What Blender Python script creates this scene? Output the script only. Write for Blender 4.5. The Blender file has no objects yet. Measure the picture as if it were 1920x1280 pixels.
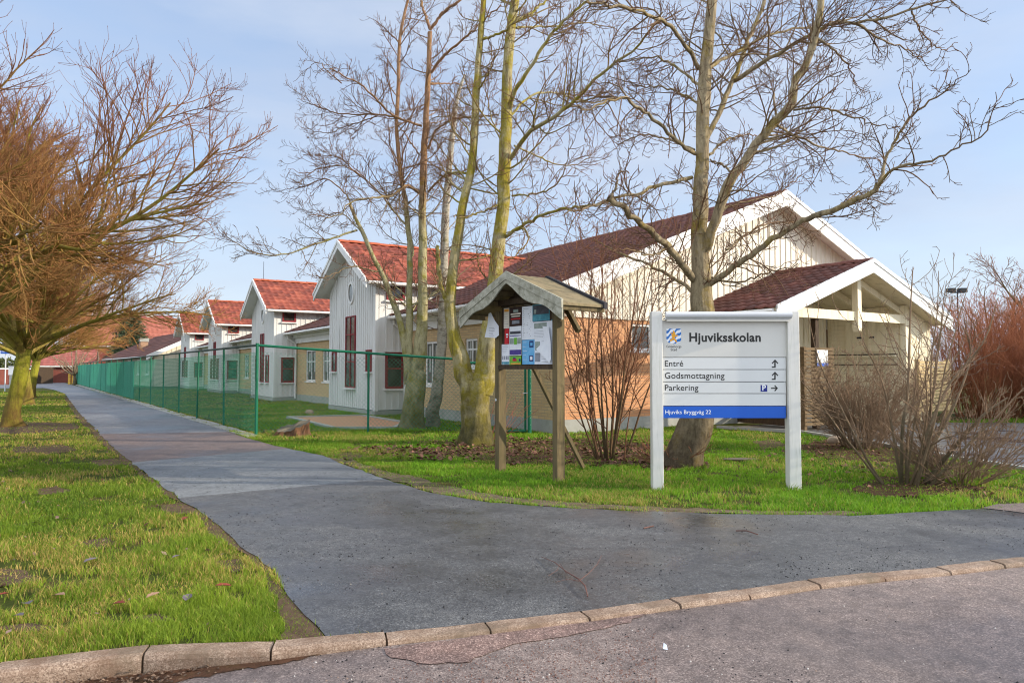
import bpy, bmesh, math, random
import numpy as np
from mathutils import Vector, Matrix

scene = bpy.context.scene
C = scene.collection

# ------------------------------------------------------------------ camera
F = 1333.33            # focal length in photograph pixels (25 mm on 36 mm)
EYE = 1.5
PITCH = math.atan(52 / F)
cam_d = bpy.data.cameras.new("camera")
cam_d.lens = 25.0
cam_d.sensor_width = 36.0
cam_d.clip_start = 0.05
cam_d.clip_end = 5000
cam = bpy.data.objects.new("camera", cam_d)
C.objects.link(cam)
cam.location = (0, 0, EYE)
cam.rotation_euler = (math.pi / 2 + PITCH, 0, 0)
scene.camera = cam

# ------------------------------------------------------------------ sky and sun
SUN_AZ = math.radians(-5)     # direction to the sun, angle from +X
SUN_EL = math.radians(19)
world = bpy.data.worlds.new("World")
scene.world = world
world.use_nodes = True
wn = world.node_tree.nodes
wl = world.node_tree.links
wn.clear()
w_out = wn.new("ShaderNodeOutputWorld")
w_bg = wn.new("ShaderNodeBackground")
w_bg.inputs[1].default_value = 0.15
sky = wn.new("ShaderNodeTexSky")
sky.sky_type = 'NISHITA'
sky.sun_disc = False
sky.sun_elevation = SUN_EL
sky.sun_rotation = math.pi / 2 - SUN_AZ
sky.air_density = 1.0
sky.dust_density = 0.6
sky.ozone_density = 2.5
# thin high cloud mixed into the clear sky
tc = wn.new("ShaderNodeTexCoord")
mp = wn.new("ShaderNodeMapping")
mp.inputs['Scale'].default_value = (1.2, 1.2, 4.0)
mp.inputs['Location'].default_value = (3.1, 0.4, 0.2)
nz = wn.new("ShaderNodeTexNoise")
nz.inputs['Scale'].default_value = 1.7
nz.inputs['Detail'].default_value = 7
nz.inputs['Roughness'].default_value = 0.55
rp = wn.new("ShaderNodeValToRGB")
rp.color_ramp.elements[0].position = 0.36
rp.color_ramp.elements[0].color = (0.50, 0.50, 0.50, 1)
rp.color_ramp.elements[1].position = 0.72
rp.color_ramp.elements[1].color = (0.95, 0.95, 0.95, 1)
mx = wn.new("ShaderNodeMix")
mx.data_type = 'RGBA'
mx.inputs[7].default_value = (2.0, 2.36, 3.05, 1)
mp2 = wn.new("ShaderNodeMapping"); mp2.inputs['Scale'].default_value = (0.9, 0.9, 3.4); mp2.inputs['Location'].default_value = (7.3, 1.9, 0.6)
nz2 = wn.new("ShaderNodeTexNoise"); nz2.inputs['Scale'].default_value = 2.3; nz2.inputs['Detail'].default_value = 8; nz2.inputs['Roughness'].default_value = 0.56
rp2 = wn.new("ShaderNodeValToRGB")
rp2.color_ramp.elements[0].position = 0.44; rp2.color_ramp.elements[0].color = (0, 0, 0, 1)
rp2.color_ramp.elements[1].position = 0.74; rp2.color_ramp.elements[1].color = (0.42, 0.42, 0.42, 1)
mc = wn.new("ShaderNodeMix"); mc.data_type = 'RGBA'; mc.inputs[7].default_value = (3.0, 3.2, 3.55, 1)
wl.new(tc.outputs['Generated'], mp2.inputs['Vector']); wl.new(mp2.outputs[0], nz2.inputs['Vector']); wl.new(nz2.outputs[0], rp2.inputs[0]); wl.new(rp2.outputs[0], mc.inputs[0])
wl.new(mx.outputs[2], mc.inputs[6])
wl.new(tc.outputs['Generated'], mp.inputs['Vector'])
wl.new(mp.outputs[0], nz.inputs['Vector'])
wl.new(nz.outputs[0], rp.inputs[0])
wl.new(rp.outputs[0], mx.inputs[0])
wl.new(sky.outputs[0], mx.inputs[6])
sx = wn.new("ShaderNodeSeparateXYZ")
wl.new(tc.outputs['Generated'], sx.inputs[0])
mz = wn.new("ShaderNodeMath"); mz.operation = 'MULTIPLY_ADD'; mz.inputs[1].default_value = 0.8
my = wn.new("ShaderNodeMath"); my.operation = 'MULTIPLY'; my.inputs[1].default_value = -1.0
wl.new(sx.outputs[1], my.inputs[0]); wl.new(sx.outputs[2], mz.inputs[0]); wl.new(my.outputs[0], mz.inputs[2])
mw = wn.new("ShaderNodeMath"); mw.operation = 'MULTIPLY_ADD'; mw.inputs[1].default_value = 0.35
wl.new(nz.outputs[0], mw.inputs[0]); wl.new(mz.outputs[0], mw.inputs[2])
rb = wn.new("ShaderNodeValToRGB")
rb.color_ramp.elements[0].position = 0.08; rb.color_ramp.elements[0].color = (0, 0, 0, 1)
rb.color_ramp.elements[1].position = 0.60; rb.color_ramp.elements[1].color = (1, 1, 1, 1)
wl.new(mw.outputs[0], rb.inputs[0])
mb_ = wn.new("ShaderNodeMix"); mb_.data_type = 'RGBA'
mb_.inputs[7].default_value = (4.6, 5.05, 5.8, 1)  # bright cloud bank added behind and overhead, out of view, as fill light
rh = wn.new("ShaderNodeValToRGB")      # paler air low over the horizon
rh.color_ramp.elements[0].position = 0.0; rh.color_ramp.elements[0].color = (0.75, 0.75, 0.75, 1)
rh.color_ramp.elements[1].position = 0.26; rh.color_ramp.elements[1].color = (0, 0, 0, 1)
wl.new(sx.outputs[2], rh.inputs[0])
mh = wn.new("ShaderNodeMix"); mh.data_type = 'RGBA'; mh.inputs[7].default_value = (2.7, 2.95, 3.35, 1)
wl.new(rh.outputs[0], mh.inputs[0]); wl.new(mc.outputs[2], mh.inputs[6])
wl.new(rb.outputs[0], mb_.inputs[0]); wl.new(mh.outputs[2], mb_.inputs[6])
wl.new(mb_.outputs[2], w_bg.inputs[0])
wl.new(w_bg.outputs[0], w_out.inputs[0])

sun_d = bpy.data.lights.new("sun", 'SUN')
sun_d.energy = 3.0
sun_d.angle = math.radians(0.6)
sun_d.color = (1.0, 0.88, 0.72)
sun = bpy.data.objects.new("sun", sun_d)
C.objects.link(sun)
SUN = Vector((math.cos(SUN_AZ) * math.cos(SUN_EL), math.sin(SUN_AZ) * math.cos(SUN_EL), math.sin(SUN_EL)))
sun.rotation_euler = (-SUN).to_track_quat('-Z', 'Y').to_euler()

scene.view_settings.view_transform = 'Standard'
scene.view_settings.look = 'None'
scene.view_settings.exposure = 0.9
scene.view_settings.gamma = 1.0
scene.cycles.use_denoising = True
scene.cycles.filter_width = 1.1

# ------------------------------------------------------------------ measuring helpers
_cp, _sp = math.cos(PITCH), math.sin(PITCH)
def ray(px, py):
    u = (px - 960) / F
    v = (640 - py) / F
    return Vector((u, _cp - v * _sp, _sp + v * _cp))
def G(px, py, z=0.0):
    r = ray(px, py)
    t = (z - EYE) / r.z
    return Vector((r.x * t, r.y * t, z))
def P(px, py, Y):
    r = ray(px, py)
    t = Y / r.y
    return Vector((r.x * t, Y, EYE + r.z * t))

TH = math.radians(32.6)
D1 = Vector((-math.sin(TH), math.cos(TH), 0))      # along the school, away from the street
D2 = Vector((math.cos(TH), math.sin(TH), 0))       # across the school
UP = Vector((0, 0, 1))
CORNER = G(1038, 812)
def B(s, t, z=0.0):
    return CORNER + D2 * s + D1 * t + UP * z

# ------------------------------------------------------------------ materials
def lin(c):
    c = c / 255.0
    return c / 12.92 if c <= 0.04045 else ((c + 0.055) / 1.055) ** 2.4
def rgb(r, g, b):
    return (lin(r), lin(g), lin(b), 1)

class NT:
    def __init__(self, name):
        self.m = bpy.data.materials.new(name)
        self.m.use_nodes = True
        self.t = self.m.node_tree
        self.b = self.t.nodes["Principled BSDF"]
        self.obj = None
    def n(self, kind, **kw):
        nd = self.t.nodes.new(kind)
        for k, v in kw.items():
            if k.startswith('_'):
                setattr(nd, k[1:], v)
            else:
                nd.inputs[k].default_value = v
        return nd
    def l(self, a, b):
        self.t.links.new(a, b)
    def co(self, kind='Object'):
        if self.obj is None:
            self.obj = self.n("ShaderNodeTexCoord")
        return self.obj.outputs[kind]
    def noise(self, scale, detail=4, rough=0.6, vec=None, stretch=None):
        v = vec if vec is not None else self.co()
        if stretch:
            mpn = self.n("ShaderNodeMapping")
            mpn.inputs['Scale'].default_value = stretch
            self.l(v, mpn.inputs[0]); v = mpn.outputs[0]
        nd = self.n("ShaderNodeTexNoise", Scale=scale, Detail=detail, Roughness=rough)
        self.l(v, nd.inputs['Vector'])
        return nd.outputs[0]
    def ramp(self, fac, stops):
        r = self.n("ShaderNodeValToRGB")
        e = r.color_ramp.elements
        while len(e) < len(stops):
            e.new(0.5)
        for i, (p, c) in enumerate(stops):
            e[i].position = p
            e[i].color = c if len(c) == 4 else (*c, 1)
        self.l(fac, r.inputs[0])
        return r.outputs[0]
    def mix(self, fac, a, b, mode='MIX'):
        nd = self.n("ShaderNodeMix", _data_type='RGBA', _blend_type=mode)
        for sock, v in ((0, fac), (6, a), (7, b)):
            if isinstance(v, (int, float, tuple)):
                nd.inputs[sock].default_value = v
            else:
                self.l(v, nd.inputs[sock])
        return nd.outputs[2]
    def math(self, op, a, b=0.0):
        nd = self.n("ShaderNodeMath", _operation=op)
        for i, v in enumerate((a, b)):
            if isinstance(v, (int, float)):
                nd.inputs[i].default_value = v
            else:
                self.l(v, nd.inputs[i])
        return nd.outputs[0]
    def attr(self, name):
        nd = self.n("ShaderNodeAttribute", _attribute_name=name)
        return nd
    def col(self, c):
        if isinstance(c, tuple):
            self.b.inputs['Base Color'].default_value = c
        else:
            self.l(c, self.b.inputs['Base Color'])
    def rough(self, r):
        if isinstance(r, (int, float)):
            self.b.inputs['Roughness'].default_value = r
        else:
            self.l(r, self.b.inputs['Roughness'])
    def bump(self, h, strength=0.3, dist=0.01):
        bn = self.n("ShaderNodeBump", Distance=dist)
        if isinstance(strength, (int, float)): bn.inputs['Strength'].default_value = strength
        else: self.l(strength, bn.inputs['Strength'])
        self.l(h, bn.inputs['Height'])
        self.l(bn.outputs[0], self.b.inputs['Normal'])

def weathered(name, c1, c2, scale=3.0, rough=0.7, stretch=None, bump=0.0, spec=0.3, dirt=None, dirt_scale=1.2):
    m = NT(name)
    col = m.ramp(m.noise(scale, 6, 0.65, stretch=stretch), [(0.3, c1), (0.7, c2)])
    if dirt:
        f = m.ramp(m.noise(dirt_scale, 5, 0.7, stretch=stretch), [(0.52, (0, 0, 0)), (0.72, (0.8, 0.8, 0.8))])
        col = m.mix(f, col, dirt)
    m.col(col)
    m.rough(rough)
    m.b.inputs['Specular IOR Level'].default_value = spec
    if bump:
        m.bump(m.noise(scale * 6, 4, 0.6, stretch=stretch), bump, 0.01)
    return m.m

M = {}
M['white_board'] = weathered('white_board', rgb(212, 212, 208), rgb(226, 225, 220), 1.5, 0.6, (6, 6, 0.6), 0.15, dirt=rgb(178, 178, 170), dirt_scale=0.9)
M['cream_board'] = weathered('cream_board', rgb(222, 212, 192), rgb(234, 226, 208), 1.5, 0.6, (6, 6, 0.6), 0.15, dirt=rgb(196, 186, 160), dirt_scale=1.0)
M['porch_cream'] = weathered('porch_cream', rgb(238, 224, 190), rgb(244, 232, 202), 1.5, 0.6, (6, 6, 0.6), 0.15, dirt=rgb(200, 186, 148), dirt_scale=1.0)
M['white_trim'] = weathered('white_trim', rgb(224, 224, 220), rgb(236, 235, 230), 2.0, 0.5, dirt=rgb(196, 194, 184), dirt_scale=1.5)
M['red_frame'] = weathered('red_frame', rgb(122, 36, 42), rgb(142, 46, 50), 5, 0.45)
M['concrete'] = weathered('concrete', rgb(150, 150, 142), rgb(172, 172, 164), 4, 0.9, None, 0.3, dirt=rgb(110, 118, 98), dirt_scale=2)
M['green_metal'] = weathered('green_metal', rgb(12, 92, 66), rgb(26, 116, 84), 6, 0.45, dirt=rgb(60, 118, 92), dirt_scale=9)
M['dark_rail'] = weathered('dark_rail', rgb(44, 60, 52), rgb(66, 82, 70), 6, 0.6)
M['wire'] = weathered('wire', rgb(38, 122, 96), rgb(54, 138, 110), 3, 0.5)
M['grey_wood'] = weathered('grey_wood', rgb(132, 130, 112), rgb(190, 188, 172), 7, 0.9, (1, 1, 1), 0.6, dirt=rgb(74, 72, 54), dirt_scale=11)
M['post_wood'] = weathered('post_wood', rgb(80, 71, 54), rgb(126, 110, 76), 6, 0.85, (5, 5, 0.5), 0.6, dirt=rgb(70, 70, 42), dirt_scale=3.0)
M['dark_wood'] = weathered('dark_wood', rgb(52, 42, 34), rgb(84, 68, 50), 6, 0.85, (4, 4, 1), 0.4)
M['slat_wood'] = weathered('slat_wood', rgb(92, 76, 54), rgb(126, 104, 74), 5, 0.85, (1, 1, 4), 0.4, dirt=rgb(66, 56, 40), dirt_scale=3)
M['pale_slat'] = weathered('pale_slat', rgb(184, 158, 112), rgb(212, 186, 138), 5, 0.85, (1, 1, 4), 0.3)
M['sign_grey'] = weathered('sign_grey', rgb(206, 204, 196), rgb(214, 212, 204), 1.2, 0.38, spec=0.5)
M['sign_white'] = weathered('sign_white', rgb(212, 213, 210), rgb(219, 220, 217), 1.2, 0.35, spec=0.5)
M['sign_post'] = weathered('sign_post', rgb(210, 208, 200), rgb(222, 220, 212), 3.0, 0.4, (6, 6, .5), spec=0.5, dirt=rgb(192, 192, 178), dirt_scale=5)
M['sign_blue'] = weathered('sign_blue', rgb(8, 84, 186), rgb(12, 92, 196), 1.0, 0.35, spec=0.5)
M['aluminium'] = weathered('aluminium', rgb(196, 198, 200), rgb(210, 212, 214), 2, 0.35, spec=0.6)
M['letter'] = weathered('letter', rgb(46, 46, 44), rgb(54, 54, 50), 2, 0.5)
M['letter_white'] = weathered('letter_white', rgb(236, 240, 244), rgb(244, 246, 248), 2, 0.5)
M['crest_blue'] = weathered('crest_blue', rgb(38, 112, 190), rgb(48, 120, 196), 2, 0.45)
M['crest_gold'] = weathered('crest_gold', rgb(232, 158, 38), rgb(240, 176, 60), 9, 0.45)
M['parking_blue'] = weathered('parking_blue', rgb(36, 44, 120), rgb(42, 52, 130), 2, 0.45)
M['gravel'] = weathered('gravel', rgb(160, 118, 88), rgb(196, 152, 118), 40, 0.95, None, 0.5)
M['stone'] = weathered('stone', rgb(140, 118, 98), rgb(176, 152, 130), 5, 0.9, None, 0.5)
M['black_metal'] = weathered('black_metal', rgb(40, 40, 42), rgb(58, 58, 60), 4, 0.5)
M['yellow_wood'] = weathered('yellow_wood', rgb(206, 160, 60), rgb(226, 184, 84), 3, 0.7)
M['red_paint'] = weathered('red_paint', rgb(196, 30, 40), rgb(212, 44, 52), 3, 0.55)
M['red_wall'] = weathered('red_wall', rgb(112, 62, 52), rgb(132, 74, 62), 3, 0.8)
M['fluor'] = weathered('fluor', rgb(230, 226, 214), rgb(238, 234, 222), 3, 0.5)
M['rock_pale'] = weathered('rock_pale', rgb(170, 150, 128), rgb(198, 180, 158), 6, 0.9, None, 0.5)

def make_glass(name, tint, rough=0.06):
    m = NT(name)
    f = m.noise(2.2, 5, 0.6)  # blotches in the pane colour imitate reflections and the room behind
    m.col(m.ramp(f, [(0.42, tint), (0.62, tuple(min(1, x * 2.2 + 0.01) for x in tint[:3]) + (1,))]))
    m.rough(rough)
    m.b.inputs['Specular IOR Level'].default_value = 0.8
    return m.m
M['glass'] = make_glass('window_glass', rgb(78, 78, 72))
M['glass_dark'] = make_glass('window_glass_dark', rgb(44, 44, 40))
M['curtain'] = weathered('curtain', rgb(150, 156, 150), rgb(184, 186, 178), 4, 0.9, (8, 8, .4))

def brick(name, c1, c2, mortar, var):
    m = NT(name)
    bt = m.n("ShaderNodeTexBrick", Scale=1.0)
    bt.inputs['Color1'].default_value = c1
    bt.inputs['Color2'].default_value = c2
    bt.inputs['Mortar'].default_value = mortar
    bt.inputs['Brick Width'].default_value = 0.25
    bt.inputs['Row Height'].default_value = 0.075
    bt.inputs['Mortar Size'].default_value = 0.006
    bt.inputs['Mortar Smooth'].default_value = 0.2
    bt.offset = 0.5
    m.l(m.co('UV'), bt.inputs['Vector'])
    f = m.ramp(m.noise(2.5, 6, 0.7), [(0.35, (0, 0, 0)), (0.75, (0.55, 0.55, 0.55))])
    m.col(m.mix(f, bt.outputs['Color'], var))
    m.rough(0.9)
    m.bump(m.math('SUBTRACT', 1.0, bt.outputs['Fac']), 0.5, 0.006)
    return m.m
M['brick_tan'] = brick('brick_tan', rgb(206, 178, 132), rgb(190, 160, 118), rgb(150, 140, 122), rgb(200, 168, 120))
M['brick_orange'] = brick('brick_orange', rgb(206, 152, 106), rgb(190, 132, 90), rgb(150, 124, 102), rgb(200, 148, 108))

def tiles(name, c1, c2, c3, moss=None):
    m = NT(name)
    wnz = m.n("ShaderNodeTexWhiteNoise", _noise_dimensions='2D')
    fl = m.n("ShaderNodeVectorMath", _operation='FLOOR')
    m.l(m.co('UV'), fl.inputs[0])
    m.l(fl.outputs[0], wnz.inputs['Vector'])
    col = m.ramp(wnz.outputs[0], [(0.0, c1), (0.5, c2), (1.0, c3)])
    f2 = m.ramp(m.noise(1.1, 5, 0.7), [(0.4, (0, 0, 0)), (0.75, (0.7, 0.7, 0.7))])
    col = m.mix(f2, col, tuple(x * 0.45 for x in c2[:3]) + (1,))
    if moss:
        f = m.ramp(m.noise(5, 6, 0.75), [(0.58, (0, 0, 0)), (0.7, (0.8, 0.8, 0.8))])
        col = m.mix(f, col, moss)
    m.col(col)
    m.rough(0.75)
    m.bump(m.noise(60, 3, 0.6), 0.2, 0.005)
    return m.m
M['tile_red'] = tiles('tile_red', rgb(112, 54, 42), rgb(138, 66, 50), rgb(162, 86, 64))
M['tile_ridge'] = weathered('tile_ridge', rgb(160, 80, 54), rgb(182, 98, 66), 3, 0.8)
M['tile_brown'] = tiles('tile_brown', rgb(90, 54, 44), rgb(105, 60, 48), rgb(124, 76, 60), rgb(120, 82, 60))
M['tile_dark'] = tiles('tile_dark', rgb(80, 45, 38), rgb(95, 53, 44), rgb(114, 64, 52), rgb(112, 56, 40))
M['tile_far'] = tiles('tile_far', rgb(150, 84, 68), rgb(162, 92, 74), rgb(174, 104, 86))
M['tile_pinkred'] = tiles('tile_pinkred', rgb(140, 76, 68), rgb(152, 84, 76), rgb(164, 96, 86))
M['far_wall'] = weathered('far_wall', rgb(170, 160, 146), rgb(190, 180, 164), 3, 0.8)

def asphalt(name, base, light, warm, stain_amt=0.5, rough_lo=0.45, rough_hi=0.85, speck=0.5):
    m = NT(name)
    fine = m.n("ShaderNodeTexVoronoi", Scale=135.0)
    m.l(m.co(), fine.inputs['Vector'])
    g = m.n("ShaderNodeSeparateColor")
    m.l(fine.outputs['Color'], g.inputs[0])
    col = m.ramp(g.outputs[0], [(0.0, tuple(x * 0.55 for x in base[:3]) + (1,)), (0.55, base), (0.97, light), (1.0, tuple(min(1, x * (1 + speck)) for x in light[:3]) + (1,))])
    big = m.noise(0.8, 6, 0.65)
    col = m.mix(m.ramp(big, [(0.35, (0, 0, 0)), (0.7, (stain_amt,) * 3)]), col, warm)
    f3 = m.ramp(m.noise(14, 5, 0.7), [(0.35, (0.55, 0.55, 0.55)), (0.65, (1, 1, 1))])
    col = m.mix(0.7, col, f3, 'MULTIPLY')
    m.col(col)
    wet = m.noise(0.42, 6, 0.62)
    col = m.mix(1.0, col, m.ramp(wet, [(0.40, (0.60, 0.61, 0.64)), (0.58, (1, 1, 1))]), 'MULTIPLY')
    spots = m.noise(3.1, 6, 0.7)
    col = m.mix(1.0, col, m.ramp(spots, [(0.32, (0.72, 0.72, 0.72)), (0.5, (1, 1, 1)), (0.74, (1.16, 1.14, 1.1))]), 'MULTIPLY')
    m.col(col)
    m.rough(m.ramp(wet, [(0.38, (rough_lo,) * 3), (0.60, (rough_hi,) * 3)]))
    m.b.inputs['Specular IOR Level'].default_value = 0.5
    h = m.mix(0.5, fine.outputs['Distance'], m.noise(160, 2, 0.6))
    m.bump(h, m.ramp(wet, [(0.42, (0.10, 0.10, 0.10)), (0.60, (0.45, 0.45, 0.45))]), 0.005)
    return m.m
M['asphalt_dark'] = asphalt('asphalt_dark', rgb(94, 94, 94), rgb(138, 138, 136), rgb(80, 80, 83), 0.6, 0.17, 0.7)
M['asphalt_grey'] = asphalt('asphalt_grey', rgb(128, 131, 132), rgb(166, 169, 170), rgb(112, 117, 121), 0.5, 0.4, 0.8)
M['asphalt_red'] = asphalt('asphalt_red', rgb(122, 104, 98), rgb(160, 142, 134), rgb(106, 92, 90), 0.5, 0.4, 0.8)
M['asphalt_far'] = asphalt('asphalt_far', rgb(132, 134, 138), rgb(170, 172, 174), rgb(116, 116, 120), 0.6, 0.35, 0.75)
M['asphalt_road'] = asphalt('asphalt_road', rgb(140, 122, 114), rgb(182, 164, 154), rgb(126, 114, 109), 0.6, 0.42, 0.85)
M['asphalt_loose'] = asphalt('asphalt_loose', rgb(134, 106, 97), rgb(182, 154, 142), rgb(122, 102, 95), 0.4, 0.8, 0.95, 0.8)
M['paving_pink'] = asphalt('paving_pink', rgb(150, 130, 120), rgb(180, 160, 148), rgb(150, 132, 122), 0.3, 0.8, 0.95)

def kerb_mat():
    m = NT('kerb_granite')
    v = m.n("ShaderNodeTexVoronoi", Scale=170.0)
    m.l(m.co(), v.inputs['Vector'])
    g = m.n("ShaderNodeSeparateColor"); m.l(v.outputs['Color'], g.inputs[0])
    col = m.ramp(g.outputs[0], [(0.0, rgb(114, 94, 78)), (0.5, rgb(152, 129, 110)), (1.0, rgb(184, 162, 142))])
    col = m.mix(m.ramp(m.noise(5, 6, 0.7), [(0.40, (0, 0, 0)), (0.66, (0.85, 0.85, 0.85))]), col, rgb(110, 84, 64))
    col = m.mix(m.ramp(m.noise(1.3, 6, 0.75), [(0.48, (0, 0, 0)), (0.62, (0.7, 0.7, 0.7))]), col, rgb(104, 90, 72))
    m.col(col); m.rough(0.8)
    m.bump(m.noise(60, 5, 0.7), 0.5, 0.006)
    return m.m
M['kerb_granite'] = kerb_mat()

def ground_mat(name, a, b, soil, amt=(0.5, 0.66)):
    m = NT(name)
    col = m.ramp(m.noise(9, 6, 0.7), [(0.3, a), (0.7, b)])
    f = m.ramp(m.noise(1.3, 6, 0.7), [(amt[0], (0, 0, 0)), (amt[1], (1, 1, 1))])
    col = m.mix(f, col, soil)
    m.col(col); m.rough(0.95)
    m.b.inputs['Specular IOR Level'].default_value = 0.1
    m.bump(m.noise(50, 5, 0.7), 0.8, 0.02)
    return m.m
M['turf'] = ground_mat('turf', rgb(54, 62, 26), rgb(84, 92, 38), rgb(88, 72, 46), (0.48, 0.66))
M['soil'] = ground_mat('soil', rgb(78, 62, 50), rgb(112, 92, 76), rgb(96, 84, 60), (0.5, 0.7))
M['verge_dirt'] = ground_mat('verge_dirt', rgb(88, 76, 62), rgb(130, 114, 96), rgb(78, 74, 46), (0.5, 0.7))
M['litter'] = ground_mat('litter', rgb(60, 44, 34), rgb(96, 68, 52), rgb(70, 66, 36), (0.5, 0.7))

def vcol_mat(name, rough=0.8, spec=0.2, trans=0.0, bump=0.0, bscale=40, stretch=(1, 1, 1)):
    """colour carried by each blade, leaf or twig itself"""
    m = NT(name)
    a = m.attr('tint')
    m.col(a.outputs['Color'])
    m.rough(rough)
    m.b.inputs['Specular IOR Level'].default_value = spec
    if bump:
        m.bump(m.noise(bscale, 5, 0.7, stretch=stretch), bump, 0.02)
    return m.m
M['grass_blade'] = vcol_mat('grass_blade', 0.6, 0.25)
def add_translucency(m, amt):
    t = m.node_tree; b = t.nodes["Principled BSDF"]; o = t.nodes["Material Output"]
    tr = t.nodes.new("ShaderNodeBsdfTranslucent"); mxs = t.nodes.new("ShaderNodeMixShader"); mxs.inputs[0].default_value = amt
    src = b.inputs['Base Color'].links[0].from_socket
    t.links.new(src, tr.inputs[0]); t.links.new(b.outputs[0], mxs.inputs[1]); t.links.new(tr.outputs[0], mxs.inputs[2]); t.links.new(mxs.outputs[0], o.inputs[0])
add_translucency(M['grass_blade'], 0.4)
M['leaf'] = vcol_mat('leaf', 0.7, 0.3)

def bark(name, thick1, thick2, moss, dark, thin, moss_amt=0.5, ridge=(3, 3, 0.5), red=None, base=rgb(66, 66, 38), base_amt=0.7, high=None):
    """bark: smooth/mossy where the limb is thick, brown twig colour where it is thin"""
    m = NT(name)
    r = m.attr('thick').outputs['Fac']
    col = m.ramp(m.noise(5, 6, 0.7, stretch=ridge), [(0.3, thick1), (0.7, thick2)])
    f = m.ramp(m.noise(2.3, 6, 0.75), [(0.62 - moss_amt * 0.3, (0, 0, 0)), (0.74 - moss_amt * 0.25, (0.9, 0.9, 0.9))])
    col = m.mix(f, col, moss)
    f = m.ramp(m.noise(13, 6, 0.8, stretch=ridge), [(0.55, (0, 0, 0)), (0.68, (0.8, 0.8, 0.8))])
    col = m.mix(f, col, dark)
    f = m.ramp(m.noise(4.5, 6, 0.72, stretch=(ridge[0] * .9, ridge[1] * .9, ridge[2] * .45)), [(0.50, (0, 0, 0)), (0.66, (0.75, 0.75, 0.75))])
    col = m.mix(f, col, tuple(x * .8 for x in dark[:3]) + (1,))
    f = m.ramp(m.noise(19, 5, 0.8), [(0.62, (0, 0, 0)), (0.70, (0.7, 0.7, 0.7))])
    col = m.mix(f, col, tuple(min(1, x * 1.35) for x in thick2[:3]) + (1,))
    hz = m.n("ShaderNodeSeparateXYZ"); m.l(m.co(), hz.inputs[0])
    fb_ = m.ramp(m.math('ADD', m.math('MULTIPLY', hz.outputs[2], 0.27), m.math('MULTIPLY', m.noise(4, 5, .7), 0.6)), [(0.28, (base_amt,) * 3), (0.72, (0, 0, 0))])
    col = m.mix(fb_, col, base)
    if red:
        h = m.n("ShaderNodeSeparateXYZ"); m.l(m.co(), h.inputs[0])
        fr = m.ramp(m.math('ADD', m.math('MULTIPLY', h.outputs[2], 0.1), m.math('MULTIPLY', m.noise(3, 4), 0.12)),
                    [(0.57, (0, 0, 0)), (0.70, (0.55, 0.55, 0.55))])
        col = m.mix(fr, col, red)
    fr = m.ramp(r, [(0.006, (1, 1, 1)), (0.020, (0, 0, 0))])
    tw = m.ramp(m.noise(1.7, 3, 0.6), [(0.35, thin[0]), (0.65, thin[1])])
    if high:     # crown tops: red-brown shoots, lower ones paler
        hh_ = m.n("ShaderNodeSeparateXYZ"); m.l(m.co(), hh_.inputs[0])
        tw = m.mix(m.ramp(m.math('MULTIPLY', hh_.outputs[2], 0.1), [(0.36, (0, 0, 0)), (0.58, (1, 1, 1))]), tw, high)
    col = m.mix(fr, col, tw)
    m.col(col); m.rough(0.85)
    m.b.inputs['Specular IOR Level'].default_value = 0.2
    m.bump(m.noise(13, 6, 0.8, stretch=ridge), 1.0, 0.05)
    return m.m
M['bark_maple'] = bark('bark_maple', rgb(150, 130, 68), rgb(178, 156, 86), rgb(158, 150, 56), rgb(104, 86, 54), (rgb(186, 144, 84), rgb(176, 118, 74)), 0.6, (2, 2, 1), base_amt=0.0, high=rgb(150, 102, 78))
M['bark_maple_trunk'] = bark('bark_maple_trunk', rgb(140, 132, 58), rgb(166, 156, 70), rgb(156, 156, 44), rgb(88, 84, 44), (rgb(180, 128, 78), rgb(172, 98, 66)), 0.85, (2, 2, .8), base=rgb(104, 70, 46), base_amt=0.8)
M['bark_alder'] = bark('bark_alder', rgb(158, 150, 110), rgb(196, 186, 146), rgb(150, 142, 60), rgb(104, 98, 68), (rgb(118, 96, 74), rgb(132, 96, 76)), 0.45, (2, 2, 1.2), rgb(150, 78, 62))
M['bark_birch'] = bark('bark_birch', rgb(186, 176, 156), rgb(206, 198, 180), rgb(136, 128, 60), rgb(80, 72, 62), (rgb(112, 92, 76), rgb(124, 90, 76)), 0.25, (1, 1, 4))
M['bark_aspen'] = bark('bark_aspen', rgb(160, 148, 108), rgb(200, 188, 146), rgb(158, 144, 34), rgb(112, 98, 62), (rgb(126, 102, 72), rgb(142, 100, 76)), 0.72, (2, 2, 0.7), base=rgb(70, 66, 36), base_amt=0.95)
M['bark_poplar'] = bark('bark_poplar', rgb(142, 126, 98), rgb(194, 176, 140), rgb(150, 128, 50), rgb(86, 74, 56), (rgb(118, 96, 72), rgb(136, 98, 76)), 0.4, (2, 2, 0.6), base=rgb(64, 52, 40), base_amt=0.85)
M['bark_bush'] = bark('bark_bush', rgb(112, 92, 70), rgb(146, 118, 88), rgb(128, 112, 64), rgb(88, 68, 52), (rgb(144, 104, 78), rgb(164, 110, 82)), 0.3)
M['bark_grey_bush'] = bark('bark_grey_bush', rgb(132, 116, 94), rgb(176, 156, 128), rgb(136, 124, 84), rgb(96, 82, 66), (rgb(146, 122, 98), rgb(172, 142, 114)), 0.25)
M['bark_willow'] = bark('bark_willow', rgb(120, 80, 56), rgb(146, 96, 62), rgb(120, 100, 60), rgb(90, 60, 46), (rgb(172, 108, 76), rgb(196, 128, 92)), 0.2)
M['stump_wood'] = weathered('stump_wood', rgb(110, 74, 50), rgb(168, 112, 66), 7, 0.9, (2, 2, 0.7), 0.8, dirt=rgb(70, 56, 42), dirt_scale=6)
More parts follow.
